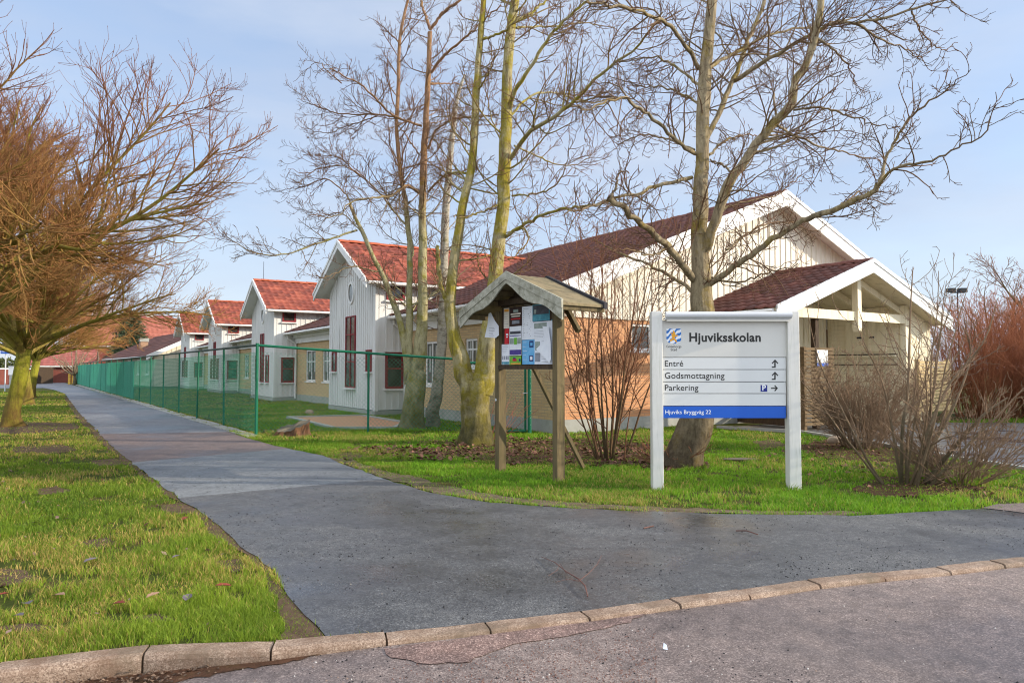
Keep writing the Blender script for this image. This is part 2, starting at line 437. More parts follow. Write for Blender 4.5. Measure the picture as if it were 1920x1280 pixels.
M['stump_top'] = weathered('stump_top', rgb(112, 108, 96), rgb(140, 134, 120), 9, 0.9, None, 0.5, dirt=rgb(84, 80, 68), dirt_scale=5)
M['conifer'] = vcol_mat('conifer', 0.7, 0.2)

# ------------------------------------------------------------------ building blocks
def thing(name, label, cat, loc=(0, 0, 0), group=None, kind=None):
    o = bpy.data.objects.new(name, None)
    C.objects.link(o)
    o.location = loc
    o.empty_display_size = 0.2
    tag(o, label, cat, group, kind)
    return o
def tag(o, label=None, cat=None, group=None, kind=None):
    if label: o['label'] = label
    if cat: o['category'] = cat
    if group: o['group'] = group
    if kind: o['kind'] = kind
    return o
def root_loc(o):
    while o is not None and o.parent is not None:
        o = o.parent
    return Vector(o.location) if o is not None else Vector((0, 0, 0))

def link_mesh(name, me, parent=None, loc=None):
    o = bpy.data.objects.new(name, me)
    C.objects.link(o)
    if parent is not None:
        o.parent = parent
    elif loc is not None:
        o.location = loc
    return o

def box_uv(me):
    uvl = me.uv_layers.new(name="UVMap")
    n = len(me.loops)
    out = np.empty(n * 2, np.float32)
    for p in me.polygons:
        nn = p.normal
        if abs(nn.z) > 0.95:
            t = Vector((1, 0, 0)); b = Vector((0, 1, 0))
        else:
            t = UP.cross(nn).normalized(); b = nn.cross(t)
        for li in p.loop_indices:
            v = me.vertices[me.loops[li].vertex_index].co
            out[li * 2] = v.dot(t); out[li * 2 + 1] = v.dot(b)
    uvl.data.foreach_set("uv", out)

class MB:
    """collects shapes (world coordinates) for ONE mesh object"""
    def __init__(self):
        self.v = []; self.f = []; self.mi = []
    def face(self, pts, mi=0):
        i = len(self.v)
        self.v += [Vector(p) for p in pts]
        self.f.append(tuple(range(i, i + len(pts)))); self.mi.append(mi)
    def box(self, o, x, y, z, mi=0):
        o, x, y, z = Vector(o), Vector(x), Vector(y), Vector(z)
        if x.cross(y).dot(z) < 0:
            x, y = y, x
        i = len(self.v)
        self.v += [o, o + x, o + x + y, o + y, o + z, o + x + z, o + x + y + z, o + y + z]
        for q in ((0, 3, 2, 1), (4, 5, 6, 7), (0, 1, 5, 4), (1, 2, 6, 5), (2, 3, 7, 6), (3, 0, 4, 7)):
            self.f.append(tuple(i + k for k in q)); self.mi.append(mi)
    def cbox(self, c, sx, sy, sz, rz=0.0, mi=0):
        a = Vector((math.cos(rz), math.sin(rz), 0)); b = Vector((-math.sin(rz), math.cos(rz), 0))
        c = Vector(c)
        self.box(c - a * sx / 2 - b * sy / 2, a * sx, b * sy, UP * sz, mi)
    def bar(self, p, q, w, h, side=None, mi=0):
        """beam from p to q with w across 'side' and h the other way"""
        p, q = Vector(p), Vector(q)
        d = q - p
        s = Vector(side) if side is not None else d.cross(UP)
        if s.length < 1e-6: s = Vector((1, 0, 0))
        s = (s - d * (s.dot(d) / d.dot(d))).normalized()
        n = d.cross(s).normalized()
        self.box(p - s * w / 2 - n * h / 2, d, s * w, n * h, mi)
    def prism(self, poly, ext, mi=0):
        poly = [Vector(p) for p in poly]; ext = Vector(ext)
        n = len(poly)
        nrm = Vector((0, 0, 0))
        for k in range(n):
            nrm += (poly[k] - poly[0]).cross(poly[(k + 1) % n] - poly[0])
        if nrm.dot(ext) > 0:
            poly.reverse()
        i = len(self.v)
        self.v += poly + [p + ext for p in poly]
        self.f.append(tuple(range(i, i + n))); self.mi.append(mi)
        self.f.append(tuple(range(i + 2 * n - 1, i + n - 1, -1))); self.mi.append(mi)
        for k in range(n):
            k2 = (k + 1) % n
            self.f.append((i + k2, i + k, i + n + k, i + n + k2)); self.mi.append(mi)
    def tube(self, pts, r, sides=8, mi=0, cap=True):
        pts = [Vector(p) for p in pts]
        rr = r if isinstance(r, (list, tuple)) else [r] * len(pts)
        base = len(self.v)
        for k, p in enumerate(pts):
            d = (pts[min(k + 1, len(pts) - 1)] - pts[max(k - 1, 0)]).normalized()
            ref = Vector((1, 0, 0)) if abs(d.z) > 0.7 else UP
            a = d.cross(ref).normalized(); b = d.cross(a)
            for j in range(sides):
                t = 2 * math.pi * j / sides
                self.v.append(p + (a * math.cos(t) + b * math.sin(t)) * rr[k])
        for k in range(len(pts) - 1):
            for j in range(sides):
                j2 = (j + 1) % sides
                self.f.append((base + k * sides + j2, base + k * sides + j, base + (k + 1) * sides + j, base + (k + 1) * sides + j2)); self.mi.append(mi)
        if cap:
            self.f.append(tuple(base + j for j in range(sides))); self.mi.append(mi)
            e = base + (len(pts) - 1) * sides
            self.f.append(tuple(e + j for j in range(sides - 1, -1, -1))); self.mi.append(mi)
    def build(self, name, mats, parent=None, loc=None, smooth=False, bevel=0.0, uv=False):
        off = root_loc(parent) if parent is not None else Vector(loc or (0, 0, 0))
        me = bpy.data.meshes.new(name)
        me.from_pydata([tuple(v - off) for v in self.v], [], self.f)
        for m in (mats if isinstance(mats, (list, tuple)) else [mats]):
            me.materials.append(M[m] if isinstance(m, str) else m)
        me.polygons.foreach_set("material_index", self.mi)
        if uv: box_uv(me)
        if smooth:
            me.polygons.foreach_set("use_smooth", [True] * len(me.polygons))
        me.update()
        o = link_mesh(name, me, parent, None if parent is not None else off)
        if bevel:
            b = o.modifiers.new("bevel", 'BEVEL'); b.width = bevel; b.segments = 2; b.limit_method = 'ANGLE'
        return o

def npmesh(name, V, quads=None, tris=None, mat=None, parent=None, loc=None, attrs=None, smooth=False, uv=None):
    off = root_loc(parent) if parent is not None else Vector(loc or (0, 0, 0))
    V = np.asarray(V, np.float32) - np.array(off, np.float32)
    nq = 0 if quads is None else len(quads); nt = 0 if tris is None else len(tris)
    me = bpy.data.meshes.new(name)
    me.vertices.add(len(V)); me.vertices.foreach_set("co", V.ravel())
    li = []
    if nq: li.append(np.asarray(quads, np.int32).ravel())
    if nt: li.append(np.asarray(tris, np.int32).ravel())
    li = np.concatenate(li)
    me.loops.add(len(li)); me.loops.foreach_set("vertex_index", li)
    me.polygons.add(nq + nt)
    st = np.concatenate([np.arange(nq) * 4, nq * 4 + np.arange(nt) * 3]).astype(np.int32)
    me.polygons.foreach_set("loop_start", st)
    if uv is not None:
        u = me.uv_layers.new(name="UVMap")
        u.data.foreach_set("uv", np.asarray(uv, np.float32)[li].ravel())
    for k, a in (attrs or {}).items():
        a = np.asarray(a, np.float32)
        if a.ndim == 1:
            at = me.attributes.new(k, 'FLOAT', 'POINT'); at.data.foreach_set("value", a)
        else:
            if a.shape[1] == 3: a = np.hstack([a, np.ones((len(a), 1), np.float32)])
            at = me.attributes.new(k, 'FLOAT_COLOR', 'POINT'); at.data.foreach_set("color", a.ravel())
    if smooth:
        me.polygons.foreach_set("use_smooth", np.ones(nq + nt, bool))
    if mat: me.materials.append(M[mat])
    me.update(calc_edges=True)
    me.validate()
    return link_mesh(name, me, parent, None if parent is not None else off)

def in_poly(pts, poly):
    x, y = pts[:, 0], pts[:, 1]
    ins = np.zeros(len(pts), bool)
    n = len(poly)
    for i in range(n):
        x1, y1 = poly[i][0], poly[i][1]; x2, y2 = poly[(i + 1) % n][0], poly[(i + 1) % n][1]
        c = ((y1 > y) != (y2 > y)) & (x < (x2 - x1) * (y - y1) / ((y2 - y1) if y2 != y1 else 1e-9) + x1)
        ins ^= c
    return ins

def vnoise(x, y, seed=0):
    """smooth value noise 0..1"""
    def h(i, j):
        n = (i * 374761393 + j * 668265263 + seed * 982451653) & 0x7fffffff
        n = ((n ^ (n >> 13)) * 1274126177) & 0x7fffffff
        return ((n ^ (n >> 16)) & 0xffff) / 65535.0
    xi = np.floor(x).astype(np.int64); yi = np.floor(y).astype(np.int64)
    fx = x - xi; fy = y - yi
    fx = fx * fx * (3 - 2 * fx); fy = fy * fy * (3 - 2 * fy)
    return (h(xi, yi) * (1 - fx) + h(xi + 1, yi) * fx) * (1 - fy) + (h(xi, yi + 1) * (1 - fx) + h(xi + 1, yi + 1) * fx) * fy

def fbm(x, y, seed=0):
    return (vnoise(x, y, seed) * 0.55 + vnoise(x * 2.1, y * 2.1, seed + 1) * 0.28 + vnoise(x * 4.3, y * 4.3, seed + 2) * 0.17)

# sheets lying on the ground; ragged = wander of the outline
def ragged(pts, amp, step=0.15, seed=0, closed=True):
    rng = np.random.default_rng(seed)
    out = []
    n = len(pts)
    for i in range(n if closed else n - 1):
        a = Vector(pts[i]); b = Vector(pts[(i + 1) % n])
        L = (b - a).length
        if L > 60:
            out.append(a); continue
        k = max(1, int(L / step)); k = min(k, 220)
        nr = Vector((-(b - a).y, (b - a).x, 0))
        nr = nr.normalized() if nr.length > 0 else nr
        for j in range(k):
            p = a.lerp(b, j / k)
            w = (fbm(np.array([p.x * 1.7]), np.array([p.y * 1.7]), seed)[0] - 0.5) * 2 + rng.normal() * 0.22
            out.append(p + nr * amp * w)
    if not closed: out.append(Vector(pts[-1]))
    return out

def sheet(name, poly, z, mat, kind='structure', parent=None):
    me = bpy.data.meshes.new(name)
    bm = bmesh.new()
    vs = [bm.verts.new((p[0], p[1], z)) for p in poly]
    f = bm.faces.new(vs)
    f.normal_update()
    if f.normal.z < 0: f.normal_flip()
    bmesh.ops.triangulate(bm, faces=[f])
    bm.to_mesh(me); bm.free()
    me.materials.append(M[mat])
    o = link_mesh(name, me, parent)
    if kind and parent is None: o['kind'] = kind
    return o
M['roof_felt'] = weathered('roof_felt', rgb(128, 108, 74), rgb(164, 140, 96), 5, 0.95, None, 0.6, dirt=rgb(96, 96, 60), dirt_scale=6)
M['tar'] = weathered('tar', rgb(34, 34, 38), rgb(58, 58, 62), 8, 0.8, None, 0.4)
M['bark_twig'] = weathered('bark_twig', rgb(84, 60, 54), rgb(116, 84, 74), 8, 0.8)
M['bark_twig2'] = weathered('bark_twig2', rgb(138, 84, 66), rgb(160, 102, 80), 8, 0.7)
M['stump_wood'] = weathered('stump_wood', rgb(84, 58, 42), rgb(150, 96, 58), 9, 0.9, (3, 3, 0.7), 0.9, dirt=rgb(58, 48, 38), dirt_scale=5)
M['stump_wood'] = weathered('stump_wood', rgb(78, 60, 48), rgb(128, 92, 64), 9, 0.9, (3, 3, 0.7), 0.9, dirt=rgb(52, 46, 38), dirt_scale=5)
M['stump_top'] = weathered('stump_top', rgb(98, 92, 78), rgb(124, 116, 100), 14, 0.9, (1, 4, 1), 0.6, dirt=rgb(70, 66, 52), dirt_scale=5)
M['roof_felt'] = weathered('roof_felt', rgb(112, 100, 76), rgb(158, 142, 110), 9, 0.95, None, 0.8, dirt=rgb(84, 86, 50), dirt_scale=9)
# ================================================================== GROUND
KERB_PX = [(0, 1241), (281, 1208), (516, 1201), (722, 1184), (909, 1165), (1088, 1144), (1255, 1121), (1382, 1105), (1513, 1086), (1634, 1073), (1754, 1062), (1854, 1050), (1919, 1044)]
KB = [G(*p) for p in KERB_PX]                       # back edge of the kerb stones, one point per joint
dl = (KB[0] - KB[1]).normalized(); dr = (KB[-1] - KB[-2]).normalized()
dl = (dl + Vector((0, -0.02, 0))).normalized()
left_ext = [KB[0] + dl * k for k in (30.0, 6.3, 5.4, 4.5, 3.6, 2.7, 1.8, 0.9)]
right_ext = [KB[-1] + dr * k for k in (0.75, 1.6, 2.45, 3.3, 4.2, 5.1, 30.0)]
KLINE = left_ext + KB + right_ext
n_left = len(left_ext)
def road_drop(x):      # height of the kerb face above the road: dropped kerb at the crossing
    xs = [-30, -1.95, -1.25, -0.75, 60]; hs = [0.10, 0.10, 0.055, 0.028, 0.028]
    return float(np.interp(x, xs, hs))
KW = 0.135
def kerb_front(i):
    a = KLINE[max(i - 1, 0)]; b = KLINE[min(i + 1, len(KLINE) - 1)]
    d = (b - a).normalized(); nr = Vector((d.y, -d.x, 0))
    return KLINE[i] + nr * KW
KF = [kerb_front(i) for i in range(len(KLINE))]

# ground sheet beyond the kerb, out to the horizon
gpoly = [Vector((-900, KLINE[0].y - 3, 0))] + KLINE + [Vector((900, KLINE[-1].y + 10, 0)), Vector((900, 1500, 0)), Vector((-900, 1500, 0))]
sheet("ground", gpoly, -0.02, 'turf')

# road on the camera's side of the kerb
V = []; Q = []
rows = 6
for i, p in enumerate(KF):
    z = -road_drop(p.x)
    for r in range(rows):
        k = (r / (rows - 1)) ** 2
        V.append((p.x * (1 - k * 0.0), p.y - 40 * k, z * (1 - k) - 0.11 * k))
for i in range(len(KF) - 1):
    for r in range(rows - 1):
        a = i * rows + r
        Q.append((a + 1, a + rows + 1, a + rows, a))
road = npmesh("road", V, quads=Q, mat='asphalt_road')
road['kind'] = 'structure'
# patch of loose reddish asphalt worn open along the dropped kerb
lp = [G(*p, -0.026) for p in [(722, 1218), (800, 1206), (909, 1190), (1010, 1172), (1120, 1155), (1225, 1144), (1180, 1165), (1060, 1192), (960, 1210), (880, 1240), (800, 1246), (735, 1232)]]
sheet("road_patch", ragged(lp, 0.03, 0.05, 3), -0.0235, 'asphalt_loose')

# kerb: one setting object with a child per stone
kerb = thing("kerb", None, None, tuple(KB[4]), kind='structure')
rngk = random.Random(4)
for i in range(1, len(KLINE) - 2):
    a, b = KLINE[i], KLINE[i + 1]; fa, fb = KF[i], KF[i + 1]
    gap = 0.006 if rngk.random() < .6 else 0.010
    d = (b - a).normalized()
    a2, b2 = a + d * gap, b - d * gap; fa2, fb2 = fa + d * gap, fb - d * gap
    ha, hb = road_drop(fa.x), road_drop(fb.x)
    mb = MB()
    dz = rngk.uniform(-0.004, 0.004)
    rr = 0.03
    def prof(back, front, h):
        dirf = (front - back).normalized()
        r = min(rr, h * 0.8)
        return [back + UP * (-0.15), back + UP * dz, front - dirf * r + UP * dz, front - dirf * r * .3 + UP * (dz - r * .3), front + UP * (dz - r), front + dirf * 0.004 + UP * (-h - 0.06)]
    N = 6
    rings = []
    for k in range(N + 1):
        t = k / N
        bk = a2.lerp(b2, t); fr = fa2.lerp(fb2, t)
        pr = prof(bk, fr, ha + (hb - ha) * t)
        j = rngk.uniform(-0.002, 0.002)
        rings.append([p + UP * j for p in pr])
    for k in range(N):
        for q in range(5):
            mb.face([rings[k][q], rings[k][q + 1], rings[k + 1][q + 1], rings[k + 1][q]])
    mb.face(rings[0][::-1]); mb.face(rings[-1])
    mb.build("kerb_stone", 'kerb_granite', kerb)
mb = MB()   # dirt in the joints and behind, keeps the gaps dark
for i in range(1, len(KLINE) - 2):
    a, b, fa, fb = KLINE[i], KLINE[i + 1], KF[i], KF[i + 1]
    ha, hb = road_drop(fa.x), road_drop(fb.x)
    u = UP * -0.016
    ia = (fa - a).normalized() * 0.02; ib = (fb - b).normalized() * 0.02
    mb.face([a + u, fa - ia + u, fb - ib + u, b + u])
    mb.face([fa - ia + u, fa - ia - UP * (ha + .05), fb - ib - UP * (hb + .05), fb - ib + u])
mb.build("joint_soil", 'soil', kerb)
# soil and moss washed against the raised kerb face
gp = [G(*p, -0.1) for p in [(-200, 1305), (281, 1262), (400, 1250), (520, 1240), (640, 1226), (722, 1212), (715, 1222), (640, 1240), (560, 1256), (430, 1268), (300, 1290), (-200, 1345)]]
# (kept just above the road surface)
me = bpy.data.meshes.new("gutter_soil")
bm = bmesh.new()
vs = [bm.verts.new((p.x, p.y, -road_drop(p.x) + 0.004)) for p in ragged(gp, 0.05, 0.03, 8)]
f = bm.faces.new(vs); f.normal_update()
if f.normal.z < 0: f.normal_flip()
bmesh.ops.triangulate(bm, faces=[f]); bm.to_mesh(me); bm.free()
me.materials.append(M['litter'])
link_mesh("gutter_soil", me)['kind'] = 'structure'

# ------------------------------------------------------------------ path
PL_PX = [(0, 722), (75, 726), (100, 730), (122, 738), (150, 775), (175, 800), (205, 832), (245, 864), (285, 895), (333, 932), (400, 976), (470, 1030), (520, 1082), (560, 1132), (590, 1170), (612, 1192)]
PR_PX = [(115, 715.5), (200, 739), (310, 771), (420, 806), (452, 817), (500, 830), (540, 840), (605, 853), (650, 872), (715, 895), (800, 921), (920, 941), (1050, 950), (1200, 957), (1400, 963), (1600, 966), (1750, 957), (1850, 953), (1960, 951), (2100, 950)]
PL = [G(*p) for p in PL_PX]; PR = [G(*p) for p in PR_PX]
PL = ragged(PL, 0.05, 0.2, 11, closed=False)
PR = ragged(PR, 0.05, 0.2, 12, closed=False)
def cut(line, y0, y1):
    """points of the edge line between two depths, ends interpolated"""
    pts = []
    L = line
    for i in range(len(L) - 1):
        a, b = L[i], L[i + 1]
        for yy in (y0, y1):
            pass
        lo, hi = min(y0, y1), max(y0, y1)
        if lo <= a.y <= hi: pts.append(a)
        for yy in (hi, lo):
            if (a.y - yy) * (b.y - yy) < 0:
                pts.append(a.lerp(b, (yy - a.y) / (b.y - a.y)))
    return pts
def split_at(line, px_y):
    return G(960, px_y).y
# joints between the asphalt layings: depth on the left edge, depth on the right edge
J = [(G(355, 932).y, G(745, 897).y), (G(262, 866).y, G(543, 840).y), (G(212, 813).y, G(430, 809).y)]
def left_between(a, b):
    return [p for p in PL if a < p.y < b]
def right_between(a, b):
    return [p for p in PR if a < p.y < b]
def edge_at(line, y):
    for i in range(len(line) - 1):
        a, b = line[i], line[i + 1]
        if (a.y - y) * (b.y - y) <= 0 and a.y != b.y:
            return a.lerp(b, (y - a.y) / (b.y - a.y))
    return line[-1]
jl = [edge_at(PL, y) for y, _ in J]; jr = [edge_at(PR, y) for _, y in J]
jrng = np.random.default_rng(9)
def joint(a, b):
    return [a.lerp(b, k / 14) + Vector((0, jrng.normal() * 0.012, 0)) for k in range(1, 14)]
j0, j1, j2 = (joint(a, b) for a, b in zip(jl, jr))
near_left = [p for p in PL if p.y < jl[0].y]
near_left = [p for p in near_left if p.y > edge_at(KLINE[n_left:], 0).y or True]
kmid = [p for p in KLINE if near_left[-1].x - 0.02 < p.x]
near_poly = [jl[0]] + near_left + kmid + [Vector((40, KLINE[-1].y + 6, 0)), Vector((40, PR[-1].y, 0))] + \
            [p for p in reversed(PR) if p.y < jr[0].y] + [jr[0]] + j0[::-1]
sheet("path", near_poly, -0.004, 'asphalt_dark')
def sect(name, a, b, ja, jb, mat):
    la, ra = jl[a], jr[a]
    if b is None:
        L = [p for p in PL if p.y > la.y]; R = [p for p in PR if p.y > ra.y]
        poly = [la] + L[::-1] + R + [ra] + ja[::-1]
        sheet(name, poly, -0.004, mat); return
    L = [p for p in PL if la.y < p.y < jl[b].y]; R = [p for p in PR if ra.y < p.y < jr[b].y]
    poly = [la] + L[::-1] + [jl[b]] + jb + [jr[b]] + R + [ra] + ja[::-1]
    sheet(name, poly, -0.004, mat)
sect("path", 0, 1, j0, j1, 'asphalt_grey')
sect("path", 1, 2, j1, j2, 'asphalt_red')
sect("path", 2, None, j2, None, 'asphalt_far')
# crossing road at the far end of the path
fr = [G(-500, 712), G(60, 714), G(118, 715.5), G(122, 722), G(78, 727), G(-500, 730)]
sheet("far_road", fr, -0.008, 'asphalt_far')
# pink pavement strip where the verge ends
pk = [G(1835, 951, 0.0), G(1870, 945, 0.0), G(2000, 938, 0.0), G(2150, 936, 0.0), G(2150, 975, 0.0), G(1960, 966, 0.0)]
sheet("pavement", ragged(pk, 0.03, 0.1, 5), 0.001, 'paving_pink')
# paved yard in front of the porch; bush shade put into its dark asphalt
YARD = [G(1345, 801), G(1500, 810), G(1600, 826), (G(1700, 842)), G(1800, 861), G(1925, 881), G(2300, 935), G(2600, 900), G(2300, 800), G(1900, 792), G(1500, 790)]
sheet("yard", YARD, -0.006, 'asphalt_dark')
# edging kerb of the yard
mb = MB()
eds = [G(1345, 801), G(1500, 810), G(1600, 826), G(1700, 842), G(1800, 861), G(1925, 881), G(2300, 935)]
for a, b in zip(eds, eds[1:]):
    mb.bar(a + UP * 0.0, b + UP * 0.0, 0.09, 0.10)
o = mb.build("yard_edging", 'concrete', None, tuple(eds[2])); o['kind'] = 'structure'

# bare soil along the path and beds under the bushes
SOIL = {
    'verge_dirt': [[(560, 846), (640, 866), (720, 893), (800, 918), (920, 938), (1050, 947), (1200, 954), (1400, 961), (1560, 963), (1640, 960), (1560, 957), (1400, 953), (1200, 947), (1080, 941), (960, 931), (850, 911), (740, 884), (660, 861)]],
    'soil': [[(128, 742), (152, 775), (180, 800), (207, 832), (247, 864), (287, 895), (335, 932), (404, 976), (474, 1030), (524, 1082), (562, 1132), (592, 1170), (614, 1194), (575, 1199), (520, 1196), (530, 1165), (500, 1100), (460, 1038), (392, 985), (315, 928), (265, 892), (215, 850), (172, 812), (145, 785), (120, 745)],
             [(-40, 1066), (20, 1060), (62, 1064), (76, 1080), (40, 1094), (-40, 1098)], [(150, 1012), (200, 1004), (228, 1016), (186, 1028), (150, 1024)], [(404, 1050), (452, 1044), (470, 1062), (430, 1072)], [(30, 836), (120, 832), (150, 842), (90, 850), (20, 848)], [(290, 944), (350, 938), (372, 958), (320, 962)], [(-20, 1172), (60, 1164), (110, 1174), (40, 1186)], [(170, 862), (215, 858), (238, 868), (190, 874)], [(250, 1150), (300, 1144), (330, 1156), (280, 1166)], [(60, 915), (110, 910), (130, 920), (80, 926)],
             [(1410, 826), (1450, 822), (1480, 836), (1430, 842)], [(620, 852), (660, 846), (700, 856), (650, 862)],
             [(150, 803), (60, 812), (-80, 812), (-80, 795), (40, 790), (140, 793)]],
    'litter': [[(690, 838), (820, 838), (880, 826), (960, 822), (1040, 826), (1180, 826), (1240, 838), (1290, 858), (1345, 873), (1250, 880), (1160, 872), (1070, 868), (960, 868), (880, 856), (780, 852)],
               [(1480, 836), (1580, 818), (1660, 826), (1740, 846), (1800, 866), (1700, 872), (1620, 864), (1540, 856)],
               [(1600, 914), (1660, 892), (1760, 900), (1860, 912), (1780, 926), (1660, 930)]],
}
soil_polys = []
k = 0
for mname, pl in SOIL.items():
    for q in pl:
        poly = ragged([G(*p) for p in q], 0.10 if mname != 'soil' else 0.07, 0.12, 20 + k)
        k += 1
        soil_polys.append((mname, poly))
        nm = {'verge_dirt': 'dirt_strip', 'soil': 'soil_strip', 'litter': 'soil_bed'}[mname]
        sheet(nm, poly, -0.012 + 0.0015 * (k % 3), mname)

# sandpit with a concrete edge on the school lawn
SP = [G(540, 783), G(678, 779.5), G(760, 793), G(740, 803), G(625, 803)]
sp = thing("sandpit", "reddish gravel sandpit edged with concrete strips on the fenced lawn", "sandpit", tuple(SP[1]))
sh = sheet("gravel_bed", [p - Vector(sp.location) for p in SP], 0.012, 'gravel', kind=None, parent=sp)
mb = MB()
for a, b in zip(SP, SP[1:] + SP[:1]):
    mb.bar(a, b, 0.12, 0.10)
mb.build("concrete_edge", 'concrete', sp)
# ================================================================== SCHOOL
def wall_holes(mb, o, u, n, L, z0, z1, holes, mi=0, reveal=0.09):
    """wall sheet from o along unit u, outward normal n, with recessed openings (u0,u1,z0,z1)"""
    us = sorted({0.0, L, *[h[0] for h in holes], *[h[1] for h in holes]})
    zs = sorted({z0, z1, *[h[2] for h in holes], *[h[3] for h in holes]})
    flip = u.cross(UP).dot(n) < 0
    def q(a, b, c, d):
        mb.face([a, b, c, d] if not flip else [d, c, b, a], mi)
    for i in range(len(us) - 1):
        for j in range(len(zs) - 1):
            cu = (us[i] + us[i + 1]) / 2; cz = (zs[j] + zs[j + 1]) / 2
            if any(h[0] < cu < h[1] and h[2] < cz < h[3] for h in holes): continue
            q(o + u * us[i] + UP * zs[j], o + u * us[i + 1] + UP * zs[j], o + u * us[i + 1] + UP * zs[j + 1], o + u * us[i] + UP * zs[j + 1])
    for h in holes:
        c = [o + u * h[0] + UP * h[2], o + u * h[1] + UP * h[2], o + u * h[1] + UP * h[3], o + u * h[0] + UP * h[3]]
        for k in range(4):
            a, b = c[k], c[(k + 1) % 4]
            q(b, a, a - n * reveal, b - n * reveal)

def window(parent, o, u, n, w, h, frame, bars_v=(0.5,), bars_h=(), fw=0.07, sill=True, depth=0.05, glass='glass', curtain=False, name="window", label=None, sill_mat='white_trim'):
    """o = lower corner on the wall face; frame stands 'depth' proud of it; pane and sill are sub-parts"""
    mb = MB()
    d = n * depth
    mb.box(o, u * fw, d, UP * h); mb.box(o + u * (w - fw), u * fw, d, UP * h)
    mb.box(o + u * fw, u * (w - 2 * fw), d, UP * fw); mb.box(o + u * fw + UP * (h - fw), u * (w - 2 * fw), d, UP * fw)
    for b in bars_v:
        mb.box(o + u * (w * b - 0.02) + UP * fw, u * 0.04, d * 0.9, UP * (h - 2 * fw))
    for b in bars_h:
        mb.box(o + u * fw + UP * (h * b - 0.02), u * (w - 2 * fw), d * 0.8, UP * 0.045)
    wd = mb.build(name, frame, parent)
    if label: wd['label'] = label
    mb = MB()
    mb.box(o + u * fw * .6 + UP * fw * .6 + n * 0.008, u * (w - 1.2 * fw), n * 0.008, UP * (h - 1.2 * fw))
    mb.build("pane", glass, wd)
    if curtain:
        for s in (0.16, 0.66):
            mb = MB()
            mb.box(o + u * (w * s) + UP * (h * .3) + n * 0.017, u * w * 0.14, n * 0.004, UP * (h * .6))
            mb.build("curtain", 'curtain', wd)
    if sill:
        mb = MB()
        mb.box(o - u * 0.06 - UP * 0.06, u * (w + 0.12), n * (depth + 0.07), UP * 0.055)
        mb.build("sill", sill_mat, wd)
    return wd

def boards(mb, o, u, n, L, z0, ztop, step=0.24, bw=0.05, bd=0.022, skip=()):
    """vertical cover strips on a boarded wall; ztop(u) is the roof line; skip = (u0,u1,z0,z1) openings"""
    k = step * .5
    while k < L - bw:
        segs = [(z0, ztop(k + bw / 2))]
        for s in skip:
            if s[0] - 0.03 < k + bw / 2 < s[1] + 0.03:
                new = []
                for a, b in segs:
                    if s[2] > a: new.append((a, min(b, s[2] - 0.07)))
                    if s[3] < b: new.append((max(a, s[3] + 0.01), b))
                segs = new
        for a, b in segs:
            if b - a > 0.05:
                mb.box(o + u * k + UP * a, u * bw, n * bd, UP * (b - a))
        k += step

def tile_sheet(name, O, U, W, nu, nw, parent, mat, tile=0.30, row=0.36, amp=0.035, step=0.03):
    """pan-tiled slope: O lower corner, U along the eave (length nu), W up the slope (length nw), normal from U x W"""
    u = U.normalized(); w = W.normalized(); N = u.cross(w)
    if N.z < 0: N = -N
    cols = max(2, int(nu / tile * 6)); rows_ = max(1, int(math.ceil(nw / row)))
    a = np.linspace(0, nu, cols + 1)
    ph = (a / tile) % 1.0
    hgt = amp * (0.5 + 0.5 * np.cos(2 * np.pi * ph)) ** 1.3
    V = []; Q = []; UVc = []
    O = np.array(O); u = np.array(u); w = np.array(w); Nn = np.array(N)
    for j in range(rows_):
        b0, b1 = j * row, min(nw, (j + 1) * row)
        for bb, st in ((b0, -step * 0.35), (b0, step), (b1, 0.0)):
            V.append(O + np.outer(a, u) + w * bb + np.outer(hgt + st, Nn))
            UVc.append(np.stack([a / tile, np.full_like(a, (j + 0.5))], 1))
    V = np.concatenate(V); UVc = np.concatenate(UVc)
    m = cols + 1
    right = np.dot(np.cross(u, w), Nn) > 0
    for j in range(rows_):
        for s in (0, 1):
            base = (j * 3 + s) * m
            i = np.arange(cols)
            q = np.stack([base + i, base + i + 1, base + m + i + 1, base + m + i], 1)
            Q.append(q if right else q[:, ::-1])
    return npmesh(name, V, quads=np.concatenate(Q), mat=mat, parent=parent, smooth=False, uv=UVc)

